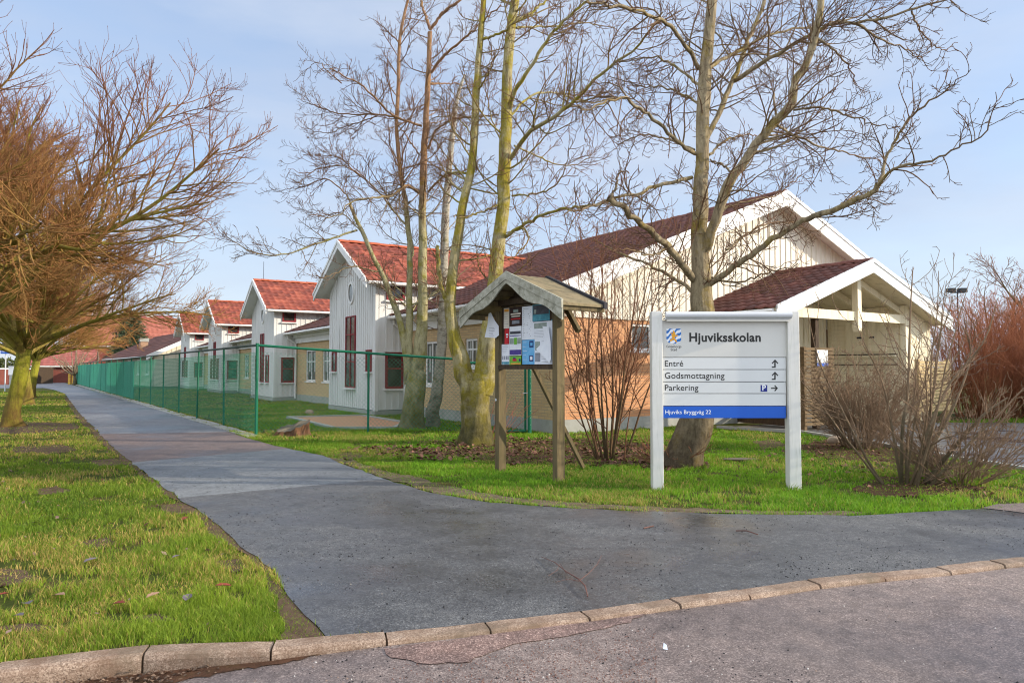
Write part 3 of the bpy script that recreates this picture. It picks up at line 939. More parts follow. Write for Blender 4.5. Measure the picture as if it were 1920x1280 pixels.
def gable_roof(parent, O, a, b, hw, b0, b1, ze, zr, oh, tile, trim='white_trim', under='white_trim', thick=0.14, barge=0.24, ridge_mat='tile_ridge', tiles_on=(True, True), back_barge=False, tsize=0.30, trow=0.36, gutter=True):
    """ridge along b at O; slopes fall along +a and -a. ze = height of the roof line above the wall, zr at the ridge"""
    k = (zr - ze) / hw
    e = hw + oh
    zz = zr - k * e
    rf = MB()
    for sgn in (-1, 1):
        p0 = O + UP * zr; p1 = O + a * (sgn * e) + UP * zz
        rf.prism([p0 + b * b0, p1 + b * b0, p1 + b * b0 - UP * thick, p0 + b * b0 - UP * thick], b * (b1 - b0))
    roof = rf.build("roof", under, parent)
    for sgn, on in zip((-1, 1), tiles_on):
        if not on: continue
        p1 = O + a * (sgn * (e + 0.04)) + UP * (zz - 0.04 * k + 0.02)
        tile_sheet("roof_tiles", p1 + b * (b0 - 0.02), b, (O + UP * (zr + 0.02)) - p1, b1 - b0 + 0.04, math.hypot(e + .04, zr - zz + .04 * k), roof, tile, tsize, trow)
    rm = MB()
    nseg = max(1, int((b1 - b0) / 0.38)); st = (b1 - b0) / nseg
    for i in range(nseg):
        q = O + b * (b0 + i * st) + UP * (zr + 0.01)
        pts = [q + a * (math.cos(t) * 0.13) + UP * (math.sin(t) * 0.10) for t in [math.pi * j / 6 for j in range(7)]]
        rm.prism([p + UP * (0.012 if i % 2 else 0) for p in pts], b * st * 1.02)
    rm.build("ridge_tiles", ridge_mat, roof)
    for bb, on in ((b0, True), (b1, back_barge)):
        if not on: continue
        bmb = MB()
        out = -b if bb == b0 else b
        for sgn in (-1, 1):
            p0 = O + UP * (zr + 0.05) + b * bb; p1 = O + a * (sgn * (e + 0.05)) + UP * (zz - 0.05 * k + 0.05) + b * bb
            bmb.prism([p0, p1, p1 - UP * barge, p0 - UP * barge], out * 0.035)
            # capping board on top, a little proud
            bmb.prism([p0 + UP * 0.03, p1 + UP * 0.03, p1 - UP * 0.07, p0 - UP * 0.07], out * 0.06)
        bmb.build("bargeboard", trim, parent)
    if gutter:
        gm = MB()
        for sgn in (-1, 1):
            p = O + a * (sgn * (e + 0.07)) + UP * (zz - 0.07)
            gm.tube([p + b * (b0 + .05), p + b * b1], 0.055, 8)
        gm.build("gutter", trim, parent)
    return roof, k, zz

# ------------------------------------------------------------------ long main body with the big gable
SLOPE = 0.395
school = thing("school_building", "long school building with a tall cream gable, brick base and dark tiled roof", "school", tuple(CORNER))
TOW = [8.4, 21.3, 34.2, 47.1]          # near side of every tower along the wall
LEN = 55.0
def zroof(s):
    return 3.48 + SLOPE * (s if s <= 8 else 16 - s)
Z0, ZB = 0.30, 2.75
# shaded long wall with window pairs
wins = [(6.05, 6.95, 1.0, 2.37), (3.6, 4.3, 1.55, 2.37), (16.2, 17.3, 0.95, 2.4), (18.3, 19.8, 0.95, 2.4), (29.4, 30.5, .95, 2.4), (31.6, 32.8, .95, 2.4), (42.3, 43.4, .95, 2.4), (44.6, 45.6, .95, 2.4)]
mb = MB()
wall_holes(mb, B(0, 0), D1, -D2, LEN, Z0, ZB, wins)
mb.build("brick_wall", 'brick_tan', school, uv=True)['label'] = "tan brick wall under the eaves"
for (a, b, z0, z1) in wins:
    window(school, B(0.09, a, z0), D1, -D2, b - a, z1 - z0, 'white_trim', (0.5,), (0.62,), 0.07, True, 0.05, 'glass', True, sill_mat='white_trim')
# sunlit gable end
gw = [(2.45, 3.15, 1.98, 2.66)]
mb = MB()
wall_holes(mb, B(0, 0), D2, -D1, 16.0, Z0, ZB, gw)
wall_holes(mb, B(16, 0), D1, D2, LEN, Z0, ZB, [])
mb.build("gable_brick_wall", 'brick_orange', school, uv=True)['label'] = "sunlit orange brick base of the gable end"
window(school, B(2.45, 0.09, 1.98), D2, -D1, 0.7, 0.68, 'white_trim', (), (), 0.06, True, 0.05, 'glass_dark')
mb = MB()
mb.box(B(-0.03, -0.03, -0.3), D2 * 16.06, D1 * 0.3, UP * (Z0 + 0.3))
mb.box(B(-0.03, 0.27, -0.3), D2 * 0.3, D1 * LEN, UP * (Z0 + 0.3))
mb.build("plinth", 'concrete', school)
# white boards above the brick of the gable
mb = MB()
mb.prism([B(-0.04, -0.04, ZB), B(16.04, -0.04, ZB), B(16.04, -0.04, zroof(0) - .1), B(8, -0.04, zroof(8) - .1), B(-0.04, -0.04, zroof(0) - .1)], D1 * 0.2)
boards(mb, B(0, -0.04), D2, -D1, 16.0, ZB, lambda u: zroof(u) - 0.14, 0.25)
mb.build("gable_boarding", 'cream_board', school)
# eaves: stepped white boxing along the shaded wall
mb = MB()
mb.box(B(-0.10, 0.02, ZB), D2 * 0.12, D1 * LEN, UP * 0.25)
mb.box(B(-0.20, 0.02, ZB + 0.25), D2 * 0.24, D1 * LEN, UP * 0.14)
mb.box(B(-0.46, 0.02, ZB + 0.39), D2 * 0.5, D1 * LEN, UP * 0.08)
mb.build("eaves_boxing", 'white_trim', school)
gable_roof(school, B(8, 0), D2, D1, 8.0, -0.55, LEN, 3.48, 3.48 + SLOPE * 8, 0.55, 'tile_brown', ridge_mat='tile_brown', barge=0.42, tiles_on=(True, False))
# downpipes beside every tower
for t0 in TOW:
    mb = MB()
    p = B(-0.5, t0 - 0.12, 3.12)
    mb.tube([p, p - UP * 0.12, B(-0.12, t0 - 0.14, 2.75), B(-0.10, t0 - 0.14, 2.6), B(-0.10, t0 - 0.14, 0.1)], 0.045, 8)
    mb.build("downpipe", 'white_trim', school)

# ------------------------------------------------------------------ the four gabled towers
def tower(i, t0):
    W, PRO = 4.6, 1.08
    words_ = ["tallest-looking white gabled tower behind the mossy forked trees, red framed windows",
              "white gabled tower with round window just beyond the tallest-looking one behind the trees",
              "white gabled tower between the round-window tower and the smallest end tower",
              "smallest-looking white gabled tower next to the brown-roofed low building"][i]
    o0 = B(-PRO, t0)
    r = thing("gabled_tower", words_, "tower", tuple(o0), "white towers with red roofs along the school")
    ze, zr = 4.60, 5.97
    hw = W / 2
    k = (zr - ze) / hw
    front = B(-PRO, t0)
    # window openings: front u along D1 from the near corner, side s along D2
    fwin = [(1.82, 2.78, 0.85, 3.38), (0.32, 0.78, 1.42, 2.15), (3.82, 4.28, 1.42, 2.15)]
    if i > 0: fwin = [(0.95, 1.5, .85, 2.2), (1.95, 2.65, 0.85, 3.3), (3.1, 3.65, .85, 2.2)]
    swin = [(0.33, 0.97, 0.86, 2.06), (0.36, 1.0, 3.78, 4.42)]
    zb = 0.16
    mb = MB()
    mb.prism([front + UP * zb, front + D1 * W + UP * zb, front + D1 * W + UP * (ze - .1), front + D1 * hw + UP * (zr - .1), front + UP * (ze - .1)], D2 * 8.2)
    zt = lambda u: ze - .14 + k * (u if u < hw else W - u)
    boards(mb, front, D1, -D2, W, zb, zt, 0.20, 0.05, 0.018, fwin + [(1.98, 2.62, 3.8, 4.6)])
    boards(mb, front, D2, -D1, 8.0, zb, lambda u: ze - .14, 0.23, 0.05, 0.018, swin)
    for (c, uu) in ((front, D1), (front, D2)):
        pass
    mb.box(front - D2 * 0.025 - D1 * 0.025, D2 * 0.11, D1 * 0.11, UP * (ze - .12))
    mb.box(front - D2 * 0.025 + D1 * (W - 0.085), D2 * 0.11, D1 * 0.11, UP * (ze - .12))
    for v in range(8): pass
    wl_ = mb.build("wall", 'white_board', r)
    mb = MB()
    mb.box(front - D2 * 0.035 - D1 * 0.035 - UP * 0.3, D1 * (W + 0.07), D2 * 1.2, UP * (zb + 0.28))
    mb.build("plinth", 'concrete', r)
    gable_roof(r, front + D1 * hw, D1, D2, hw, -0.5, 8.3, ze, zr, 0.42, 'tile_red', barge=0.26)
    for j, (a, b, z0, z1) in enumerate(fwin):
        tall = z1 - z0 > 2.3
        w_ = window(r, front + D1 * a + UP * z0 - D2 * 0.002, D1, -D2, b - a, z1 - z0, 'red_frame', (0.5,) if tall else (), (0.36, 0.74) if tall else (), 0.042, True, 0.05, 'glass', label="tall narrow window" if tall else "small window of the gable front")
    for j, (a, b, z0, z1) in enumerate(swin):
        w_ = window(r, front + D2 * a + UP * z0 - D1 * 0.002, D2, -D1, b - a, z1 - z0, 'red_frame', () , (0.55,) if j == 0 else (), 0.075, True, 0.05, 'glass_dark', label="lower red window" if j == 0 else "upper red window")
        if j == 0:
            mb = MB()
            mb.box(front + D2 * (a - .04) + UP * (z1 + .01), D2 * (b - a + .08), -D1 * 0.1, UP * 0.03)
            mb.build("window_hood", 'white_trim', w_)
    # oval window high in the gable
    c = front + D1 * 2.3 + UP * 4.2
    mb = MB(); gl = MB()
    n = 24
    ring_o = [c + D1 * (0.32 * math.cos(2 * math.pi * q / n)) + UP * (0.40 * math.sin(2 * math.pi * q / n)) for q in range(n)]
    ring_i = [c + D1 * (0.24 * math.cos(2 * math.pi * q / n)) + UP * (0.32 * math.sin(2 * math.pi * q / n)) for q in range(n)]
    for q in range(n):
        q2 = (q + 1) % n
        mb.prism([ring_o[q], ring_o[q2], ring_i[q2], ring_i[q]], -D2 * 0.05)
    ov = mb.build("oval_window", 'white_trim', r)
    gl.prism(ring_i, -D2 * 0.02)
    gl.build("pane", 'glass', ov)
    if i == 1:   # thin rod on the ridge front
        mb = MB(); mb.tube([front + D1 * hw + UP * zr, front + D1 * hw + UP * (zr + 1.0)], 0.012, 5)
        mb.build("antenna_rod", 'black_metal', r)
for i, t0 in enumerate(TOW):
    tower(i, t0)

# ------------------------------------------------------------------ entrance porch in front of the gable
porch = thing("entrance_porch", "cream gabled entrance porch with an open truss and serving hatches", "porch", tuple(B(8.2, -2.5)))
pk_ = (4.33 - 2.95) / 3.9
gable_roof(porch, B(8.2, 0), D2, D1, 3.7, -3.0, -0.08, 4.33 - pk_ * 3.7, 4.33, 0.25, 'tile_dark', ridge_mat='tile_dark', barge=0.34, under='porch_cream', tiles_on=(True, True), tsize=0.30, trow=0.36)
mb = MB()     # truss
mb.box(B(4.75, -2.55, 2.80), D2 * 5.85, D1 * 0.10, UP * 0.24)
mb.build("tie_beam", 'porch_cream', porch)
mb = MB()
kp = B(8.12, -2.62, 0)
mb.box(kp + UP * 2.62, D2 * 0.17, D1 * 0.17, UP * 1.5)
mb.prism([kp + UP * 2.62, kp + D2 * .17 + UP * 2.62, kp + D2 * .13 + UP * 2.50, kp + D2 * .085 + UP * 2.56, kp + D2 * .04 + UP * 2.50], D1 * 0.17)
mb.build("king_post", 'porch_cream', porch)
mb = MB()     # inner rafters and purlin under the roof
for sg in (-1, 1):
    mb.bar(B(8.2, -1.3, 4.05), B(8.2 + sg * 3.5, -1.3, 4.05 - pk_ * 3.5), 0.09, 0.16, D1)
    mb.bar(B(8.2, -2.35, 4.02), B(8.2 + sg * 3.5, -2.35, 4.02 - pk_ * 3.5), 0.09, 0.16, D1)
mb.build("rafter", 'porch_cream', porch)
mb = MB()     # enclosed room on the right
RT = lambda s: 4.33 - pk_ * abs(s - 8.2) - 0.16
mb.prism([B(10.6, -2.5, 0), B(12.0, -2.5, 0), B(12.0, -2.5, RT(12.0)), B(10.6, -2.5, RT(10.6))], D1 * 2.42)
for s in np.arange(10.9, 11.9, 0.3):
    mb.box(B(s, -2.515, 1.7), D2 * 0.012, D1 * 0.02, UP * (RT(s) - 1.7))
mb.box(B(10.55, -2.56, 0), D2 * 0.16, D1 * 0.16, UP * (RT(10.6)))
# horizontal boards on the hatch side
for q in range(22):
    z = 1.0 + q * 0.115
    if z > 3.1: break
    mb.box(B(10.575, -2.34, z), D2 * 0.03, D1 * 2.2, UP * 0.10)
mb.build("room_wall", 'porch_cream', porch)
def s_side(px):     # t along the hatch wall (s = 10.56) for a picture column
    q = (px - 960) / F
    p0 = B(10.56, 0)
    return (q * p0.y - p0.x) / (D1.x - q * D1.y)
for a, b in ((1620, 1587), (1663, 1629)):
    ta, tb = s_side(a), s_side(b)
    ta, tb = min(ta, tb), max(ta, tb)
    mb = MB()
    mb.box(B(10.52, ta, 2.02), D2 * 0.05, D1 * (tb - ta), UP * 0.92)
    h = mb.build("serving_hatch", 'porch_cream', porch)
    mb = MB()
    mb.box(B(10.49, ta + 0.04 if a == 1620 else tb - .2, 2.42), D2 * 0.03, D1 * 0.14, UP * 0.05)
    mb.build("latch", 'black_metal', h)
mb = MB()
mb.box(B(10.42, -2.3, 1.86), D2 * 0.15, D1 * 2.2, UP * 0.05); mb.build("serving_shelf", 'porch_cream', porch)
mb = MB()
mb.box(B(10.54, -2.3, 1.92), D2 * 0.03, D1 * 2.2, UP * 0.03); mb.box(B(10.54, -2.3, 1.62), D2 * 0.03, D1 * 2.2, UP * 0.03)
mb.build("shelf_gap", 'dark_wood', porch)
mb = MB()     # dark post carrying the open corner
mb.box(B(6.5, -2.45, 0), D2 * 0.14, D1 * 0.14, UP * 2.80)
mb.build("post", 'dark_wood', porch)
mb = MB()     # soffit boxing on the outer corner of the room
mb.box(B(12.0, -2.45, 1.2), D2 * 0.10, D1 * 0.12, UP * 1.6)
mb.build("corner_post", 'slat_wood', porch)
# door in the hall wall under the porch
mb = MB()
mb.box(B(7.6, -0.10, 0.1), D2 * 1.0, D1 * 0.05, UP * 2.1)
dr_ = mb.build("door", 'white_board', porch)
mb = MB(); mb.box(B(7.45, -0.14, 2.22), D2 * 1.3, D1 * 0.1, UP * 0.05); mb.box(B(7.52, -0.115, 0.1), D2 * 0.07, D1 * 0.07, UP * 2.12); mb.box(B(8.61, -0.115, 0.1), D2 * 0.07, D1 * 0.07, UP * 2.12)
mb.build("door_frame", 'porch_cream', dr_)
mb = MB()
mb.prism([B(4.8, -0.06, 0.3), B(10.56, -0.06, 0.3), B(10.56, -0.06, RT(10.6)), B(8.2, -0.06, RT(8.2)), B(4.8, -0.06, RT(4.8))], D1 * 0.015)
for s in np.arange(4.9, 10.5, 0.25):
    mb.box(B(s, -0.082, 2.3), D2 * 0.04, D1 * 0.02, UP * (RT(s) - 2.3))
mb.build("porch_back_wall", 'porch_cream', porch)

# red and white warning tape tied round the tie beam's end
mb = MB()
q = B(4.95, -2.57, 2.78)
mb.box(q, D2 * 0.16, -D1 * 0.012, UP * 0.28)
mb.box(q + D2 * 0.14 - D1 * 0.03 + UP * 0.05, D2 * 0.22, -D1 * 0.012, UP * 0.13)
mb.box(q + D2 * 0.32 - D1 * 0.002 + UP * 0.02, D2 * 0.14, -D1 * 0.006, UP * 0.2)
wt = mb.build("warning_tape", 'red_paint', None, tuple(q)); tag(wt, "red warning tape wrapped round the end of the porch tie beam", "tape")

# slatted screens
def slat_screen(label, o, u, L, z0, z1, mat, n_out, posts=True, sh=0.075, gap=0.022, group=None, seed=1):
    r = thing("slatted_screen", label, "screen", tuple(o), group)
    rn = random.Random(seed)
    mb = MB()
    z = z0
    while z + sh < z1:
        mb.box(o + UP * (z + rn.uniform(-.004, .004)) + u * rn.uniform(-.01, .01), u * (L + rn.uniform(-.01, .01)), n_out * 0.025, UP * sh)
        z += sh + gap
    mb.build("slat_panel", mat, r)
    mb = MB()
    for q in (0.02, L - 0.12):
        mb.box(o + u * q - n_out * 0.10, u * 0.1, n_out * 0.098, UP * (z1 - 0.02))
    mb.build("frame_posts", mat, r)
    return r
so = B(5.55, -2.75)
slat_screen("brown slatted wooden screen carrying the small white sign by the porch", so, D2, 1.22, 0.12, 2.07, 'slat_wood', -D1, seed=1)
slat_screen("pale tan slatted wooden screen below the white porch room, behind bare bushes", B(10.5, -2.9), D2, 1.75, 0.30, 1.80, 'pale_slat', -D1, seed=2)
mb = MB()
a, b = G(1500, 801), G(1340, 788)
mb.bar(a + UP * 0.12, b + UP * 0.12, 0.06, 0.22)
mb.bar(a + UP * 0.33, b + UP * 0.33, 0.08, 0.10)
pw = mb.build("plank_edging", 'dark_wood', None, tuple(a)); tag(pw, "low dark plank edging on the grass behind the big sign", "edging")
# white capped box beneath the tan screen (stacked boards in the yard)
# ================================================================== CHAIN LINK FENCES
def netting(name, parent, A, Bq, h0, hA, hB, pitch, rad, mat='wire'):
    """two families of slanting wires between two ground points"""
    A, Bq = Vector(A), Vector(Bq)
    u = Bq - A; L = u.length; u = u / L
    n = Vector((-u.y, u.x, 0))
    lines = []
    def htop(x): return hA + (hB - hA) * x / L
    c = -max(hA, hB)
    while c < L + max(hA, hB):
        for s in (1, -1):
            # line x = c + s*(z - h0)
            xa, xb = (c, c + s * 10)
            x0 = c; z0 = h0
            if x0 < 0 or x0 > L:
                xe = 0.0 if x0 < 0 else L
                zc = h0 + (xe - x0) * s
                if zc < h0 or zc > htop(xe): continue
                x0, z0 = xe, zc
            # up to the top or the side
            xt = x0; zt = z0
            k = (hB - hA) / L
            # z0 + d = hA + k*(x0 + s*d)
            d = (hA + k * x0 - z0) / (1 - k * s)
            if d <= 0: continue
            xt = x0 + s * d; zt = z0 + d
            if xt < 0: d = x0; xt = 0; zt = z0 + d
            if xt > L: d = L - x0; xt = L; zt = z0 + d
            if d < 0.02: continue
            lines.append((x0, z0, xt, zt, s))
        c += pitch
    a = np.array(lines)
    An = np.array(A); un = np.array(u); nn = np.array(n)
    p0 = An + a[:, :1] * un + a[:, 1:2] * np.array([0, 0, 1.]) + a[:, 4:5] * nn * rad
    p1 = An + a[:, 2:3] * un + a[:, 3:4] * np.array([0, 0, 1.]) + a[:, 4:5] * nn * rad
    d = p1 - p0; d /= np.linalg.norm(d, axis=1, keepdims=True)
    b = np.cross(d, nn); Vs = []
    for k in range(4):
        t = math.pi / 4 + k * math.pi / 2
        off = (math.cos(t) * nn + math.sin(t) * b) * rad
        Vs += [p0 + off, p1 + off]
    m = len(a)
    V = np.concatenate(Vs)
    Q = []
    i = np.arange(m)
    for k in range(4):
        k2 = (k + 1) % 4
        Q.append(np.stack([2 * k * m + i, (2 * k + 1) * m + i, (2 * k2 + 1) * m + i, 2 * k2 * m + i], 1))
    return npmesh(name, V, quads=np.concatenate(Q), mat=mat, parent=parent)

FC = G(480, 815)                       # corner post
FE = G(138, 718.5)                     # far end of the straight
fu = (FE - FC); FL = fu.length; fu = fu / FL
FH = 2.05
pf = thing("path_fence", "long green chain link fence with netting running beside the path", "fence", tuple(FC))
npost = int(FL / 3.3)
for i in range(1, npost + 1):
    q = FC + fu * (3.3 * i)
    lv = Vector((random.Random(i).uniform(-.025, .025), random.Random(i + 50).uniform(-.025, .025), 0))
    mb = MB(); mb.tube([q - UP * 0.1 - lv, q + UP * FH], 0.027, 7); mb.build("post", 'green_metal', pf)
mb = MB(); mb.tube([FC + UP * FH, FC + fu * (3.3 * npost) + UP * FH], 0.028, 7)
mb.build("top_rail", 'dark_rail', pf)
netting("netting", pf, FC + fu * .03, FC + fu * min(FL, 22), 0.06, FH - 0.16, FH - 0.16, 0.10, 0.003)
netting("netting", pf, FC + fu * min(FL, 22), FC + fu * (3.3 * npost), 0.06, FH - 0.16, FH - 0.16, 0.08, 0.0065)
mb = MB()
rng_ = random.Random(7)
t = -0.4
nrm = Vector((-fu.y, fu.x, 0))
while t < 62:
    mb.box(FC + fu * t - nrm * 0.02 - UP * 0.1, fu * 0.97, nrm * 0.32, UP * (0.1 + rng_.uniform(0.005, 0.03)))
    t += 1.0
mb.build("edging_slabs", 'concrete', pf)
mb = MB(); mb.tube([FC - UP * 0.1, FC + UP * (FH + .03)], 0.034, 9); mb.tube([FC + UP * (FH + .03), FC + UP * (FH + .05)], 0.038, 9)
mb.build("post", 'green_metal', pf)

# run from the corner towards the gable
YF = thing("yard_fence", "green chain link fence with round top rail in front of the towers and mossy trees", "fence", tuple(FC))
R1 = G(690, 810); R2 = G(868, 811.5); h1 = P(690, 662, R1.y).z; h2 = P(868, 674, R2.y).z
h0 = FH
rail = [FC + UP * h0, R1 + UP * h1, R2 + UP * h2]
mb = MB(); mb.tube(rail, 0.03, 9); mb.build("top_rail", 'green_metal', YF)
mb = MB(); mb.tube([R1 - UP * 0.1, R1 + UP * (h1 - .03)], 0.027, 9); mb.prism([R1 + Vector((-0.05, -0.02, h1 - .02)), R1 + Vector((0.05, -0.02, h1 - .02)), R1 + Vector((0, -0.02, h1 - .16))], Vector((0, 0.04, 0))); mb.build("post", 'green_metal', YF)
mb = MB(); mb.tube([R2 - UP * 0.1, R2 + UP * h2], 0.032, 9); mb.build("post", 'green_metal', YF)
netting("netting", YF, FC + (R1 - FC).normalized() * .03, R1, 0.06, h0 - .14, h1 - .1, 0.10, 0.003)
netting("netting", YF, R1, R2, 0.06, h1 - .1, h2 - .06, 0.10, 0.003)
# gate and its post
GP = G(993, 812); gz = P(993, 676, GP.y).z
gate = thing("yard_gate", "green framed wire gate seen between the posts of the noticeboard", "gate", tuple(R2))
ga, gb = R2 + Vector((0.07, 0, 0)), G(985, 811.5)
mb = MB()
for q in (ga, gb): mb.tube([q + UP * 0.03, q + UP * (gz - .04)], 0.028, 8)
mb.tube([ga + UP * 0.05, gb + UP * 0.05], 0.03, 8); mb.tube([ga + UP * (gz - .05), gb + UP * (gz - .05)], 0.028, 8)
mb.build("gate_frame", 'green_metal', gate)
netting("netting", gate, ga, gb, 0.07, gz - .06, gz - .06, 0.085, 0.0022)
mb = MB(); mb.bar(gb + Vector((-.06, -.04, gz * .55)), gb + Vector((.08, -.04, gz * .55 + .01)), 0.02, 0.02); mb.build("latch", 'aluminium', gate)
mb = MB(); mb.tube([GP - UP * 0.1, GP + UP * gz], 0.045, 10)
for q in range(9): mb.cbox(GP + Vector((0.02, -0.046, 0.2 + q * 0.16)), 0.012, 0.012, 0.012, mi=1)
gp_ = mb.build("gate_post", ['green_metal', 'aluminium'], None, tuple(GP)); tag(gp_, "thick dark green gate post with bolt heads, beside the wire gate", "post")

# ================================================================== BIG SIGN
SY = 9.02
def S(px, py): return P(px, py, SY)
sgn = thing("school_sign", "large pale grey school direction sign on two posts with blue address strip", "sign", (S(1353, 640).x, SY, 0))
def sbox(mb, x0, y0, x1, y1, dep=0.03, front=0.0, mi=0):
    a = S(x0, y1); b = S(x1, y0)
    mb.box(Vector((a.x, SY + front, a.z)), Vector((b.x - a.x, 0, 0)), Vector((0, dep, 0)), Vector((0, 0, b.z - a.z)), mi)
for x0, x1 in ((1219, 1239.5), (1473, 1495)):
    a = S(x0 + 2, 700); b = S(x1 + 2, 700)
    mb = MB()
    mb.box(Vector((a.x, SY - 0.055, -0.1)), Vector((b.x - a.x, 0, 0)), Vector((0, 0.15, 0)), Vector((0, 0, S(1350, 584).z + 0.1)))
    mb.build("post", 'sign_post', sgn, bevel=0.008)
PX0, PX1 = 1240, 1473.5
mb = MB(); sbox(mb, PX0, 600, PX1, 669.3, 0.05); header = mb.build("header_panel", 'sign_grey', sgn, bevel=0.002)
panels = []
for y0, y1 in ((670.4, 692), (693.2, 715), (716.2, 737), (738.2, 760.3)):
    mb = MB(); sbox(mb, PX0, y0, PX1, y1, 0.05); panels.append(mb.build("direction_panel", 'sign_white', sgn, bevel=0.002))
panels[-1]['label'] = "blank white panel"
mb = MB(); sbox(mb, PX0, 761.3, PX1, 783.5, 0.05); addr = mb.build("address_panel", 'sign_blue', sgn, bevel=0.002)
mb = MB(); sbox(mb, PX0 + 1, 602, PX1 - 1, 782, 0.01, 0.056); mb.build("back_plate", 'black_metal', sgn)
mb = MB()
a, b = S(1245, 591.5), S(1478, 591.5)
mb.tube([a + Vector((0, -.10, 0)), b + Vector((0, -.10, 0))], 0.042, 16)
mb.box(a + Vector((-.01, -.10, -0.052)), Vector((b.x - a.x + .01, 0, 0)), Vector((0, 0.11, 0)), UP * 0.014)
mb.box(a + Vector((.0, -.09, 0.02)), Vector((b.x - a.x, 0, 0)), Vector((0, 0.12, 0)), UP * 0.014)
lamp = mb.build("lamp_bar", 'aluminium', sgn, smooth=False)
mb = MB(); mb.box(a + Vector((0.02, -0.085, -0.078)), Vector((b.x - a.x - .04, 0, 0)), Vector((0, 0.07, 0)), UP * 0.024)
mb.build("lamp_tube", 'fluor', lamp)

def text(body, px, py, width_px, mat, parent, bold=0.0, plane=None, height=None, name="lettering", space=1.0):
    """px,py = left end of the baseline; scaled to the width wanted"""
    cu = bpy.data.curves.new("lettering", 'FONT')
    cu.body = body; cu.size = 1.0; cu.offset = bold; cu.space_character = space
    ob = bpy.data.objects.new("lettering_source", cu)
    C.objects.link(ob)
    bpy.context.view_layer.update()
    dg = bpy.context.evaluated_depsgraph_get()
    me = bpy.data.meshes.new_from_object(ob.evaluated_get(dg))
    bpy.data.objects.remove(ob)
    n = len(me.vertices)
    co = np.empty(n * 3, np.float32); me.vertices.foreach_get("co", co); co = co.reshape(-1, 3)
    x0, x1 = co[:, 0].min(), co[:, 0].max()
    W = (S(px + width_px, py).x - S(px, py).x)
    s = W / (x1 - x0)
    o = S(px, py)
    off = root_loc(parent)
    out = np.zeros_like(co)
    out[:, 0] = o.x + (co[:, 0] - x0) * s - off.x
    out[:, 1] = SY - 0.0022 - off.y + (0 if plane is None else plane)
    out[:, 2] = o.z + co[:, 1] * s - off.z
    me.vertices.foreach_set("co", out.ravel())
    me.materials.clear(); me.materials.append(M[mat])
    me.update()
    return link_mesh(name, me, parent)
text("Hjuviksskolan", 1292.5, 640, 134, 'letter', header, 0.030, space=1.06)
text("Entré", 1246.5, 686.5, 34.5, 'letter', panels[0], 0.008, space=1.05)
text("Godsmottagning", 1246.5, 709.3, 112, 'letter', panels[1], 0.008, space=1.05)
text("Parkering", 1246.5, 731.8, 63, 'letter', panels[2], 0.008, space=1.05)
text("Hjuviks Bryggväg 22", 1247.5, 775.5, 85.5, 'letter_white', addr, 0.008, space=1.05)
text("Göteborgs", 1249.5, 651.5, 28, 'letter', header)
text("Stad", 1257.5, 657.5, 11.5, 'letter', header)

def flat(mb, pts, lift=0.0022, mi=0):
    """polygon lying on the sign's face, points in order as seen from the front"""
    q = [S(*p) + Vector((0, -lift, 0)) for p in pts]
    mb.face(q, mi)
    f = mb.f[-1]
    v = [mb.v[k] for k in f]
    nn = (v[1] - v[0]).cross(v[2] - v[1])
    if nn.y > 0: mb.f[-1] = tuple(reversed(f))
def arrow_up(parent, x, y):
    mb = MB()
    w = 1.2
    flat(mb, [(x + 1.3, y - 10.5), (x + 1.3, y + 3.5), (x - 1.3, y + 3.5), (x - 1.3, y - 10.5)])
    flat(mb, [(x + 1.3, y + 3.5), (x + 1.3, y + 1.2), (x - 6, y + 1.2), (x - 6, y + 3.5)], 0.0024)
    flat(mb, [(x, y - 12), (x + 6.2, y - 5), (x + 4.6, y - 3.6), (x, y - 8.9)], 0.0026)
    flat(mb, [(x, y - 12), (x - 6.2, y - 5), (x - 4.6, y - 3.6), (x, y - 8.9)], 0.0028)
    mb.build("arrow", 'letter', parent)
arrow_up(panels[0], 1453, 685.5); arrow_up(panels[1], 1453, 708.3)
mb = MB()
x, y = 1458.5, 727.5
flat(mb, [(x - 13, y - 1.1), (x - 13, y + 1.1), (x - 1, y + 1.1), (x - 1, y - 1.1)])
flat(mb, [(x, y), (x - 5.4, y - 6), (x - 7, y - 4.5), (x - 3, y)], 0.0024)
flat(mb, [(x, y), (x - 5.4, y + 6), (x - 7, y + 4.5), (x - 3, y)], 0.0026)
mb.build("arrow", 'letter', panels[2])
mb = MB(); flat(mb, [(1426, 721.5), (1438.5, 721.5), (1438.5, 733.8), (1426, 733.8)])
pb = mb.build("parking_symbol", 'parking_blue', panels[2])
text("P", 1429.2, 731.6, 6.8, 'letter_white', panels[2], 0.02, plane=-0.0012)
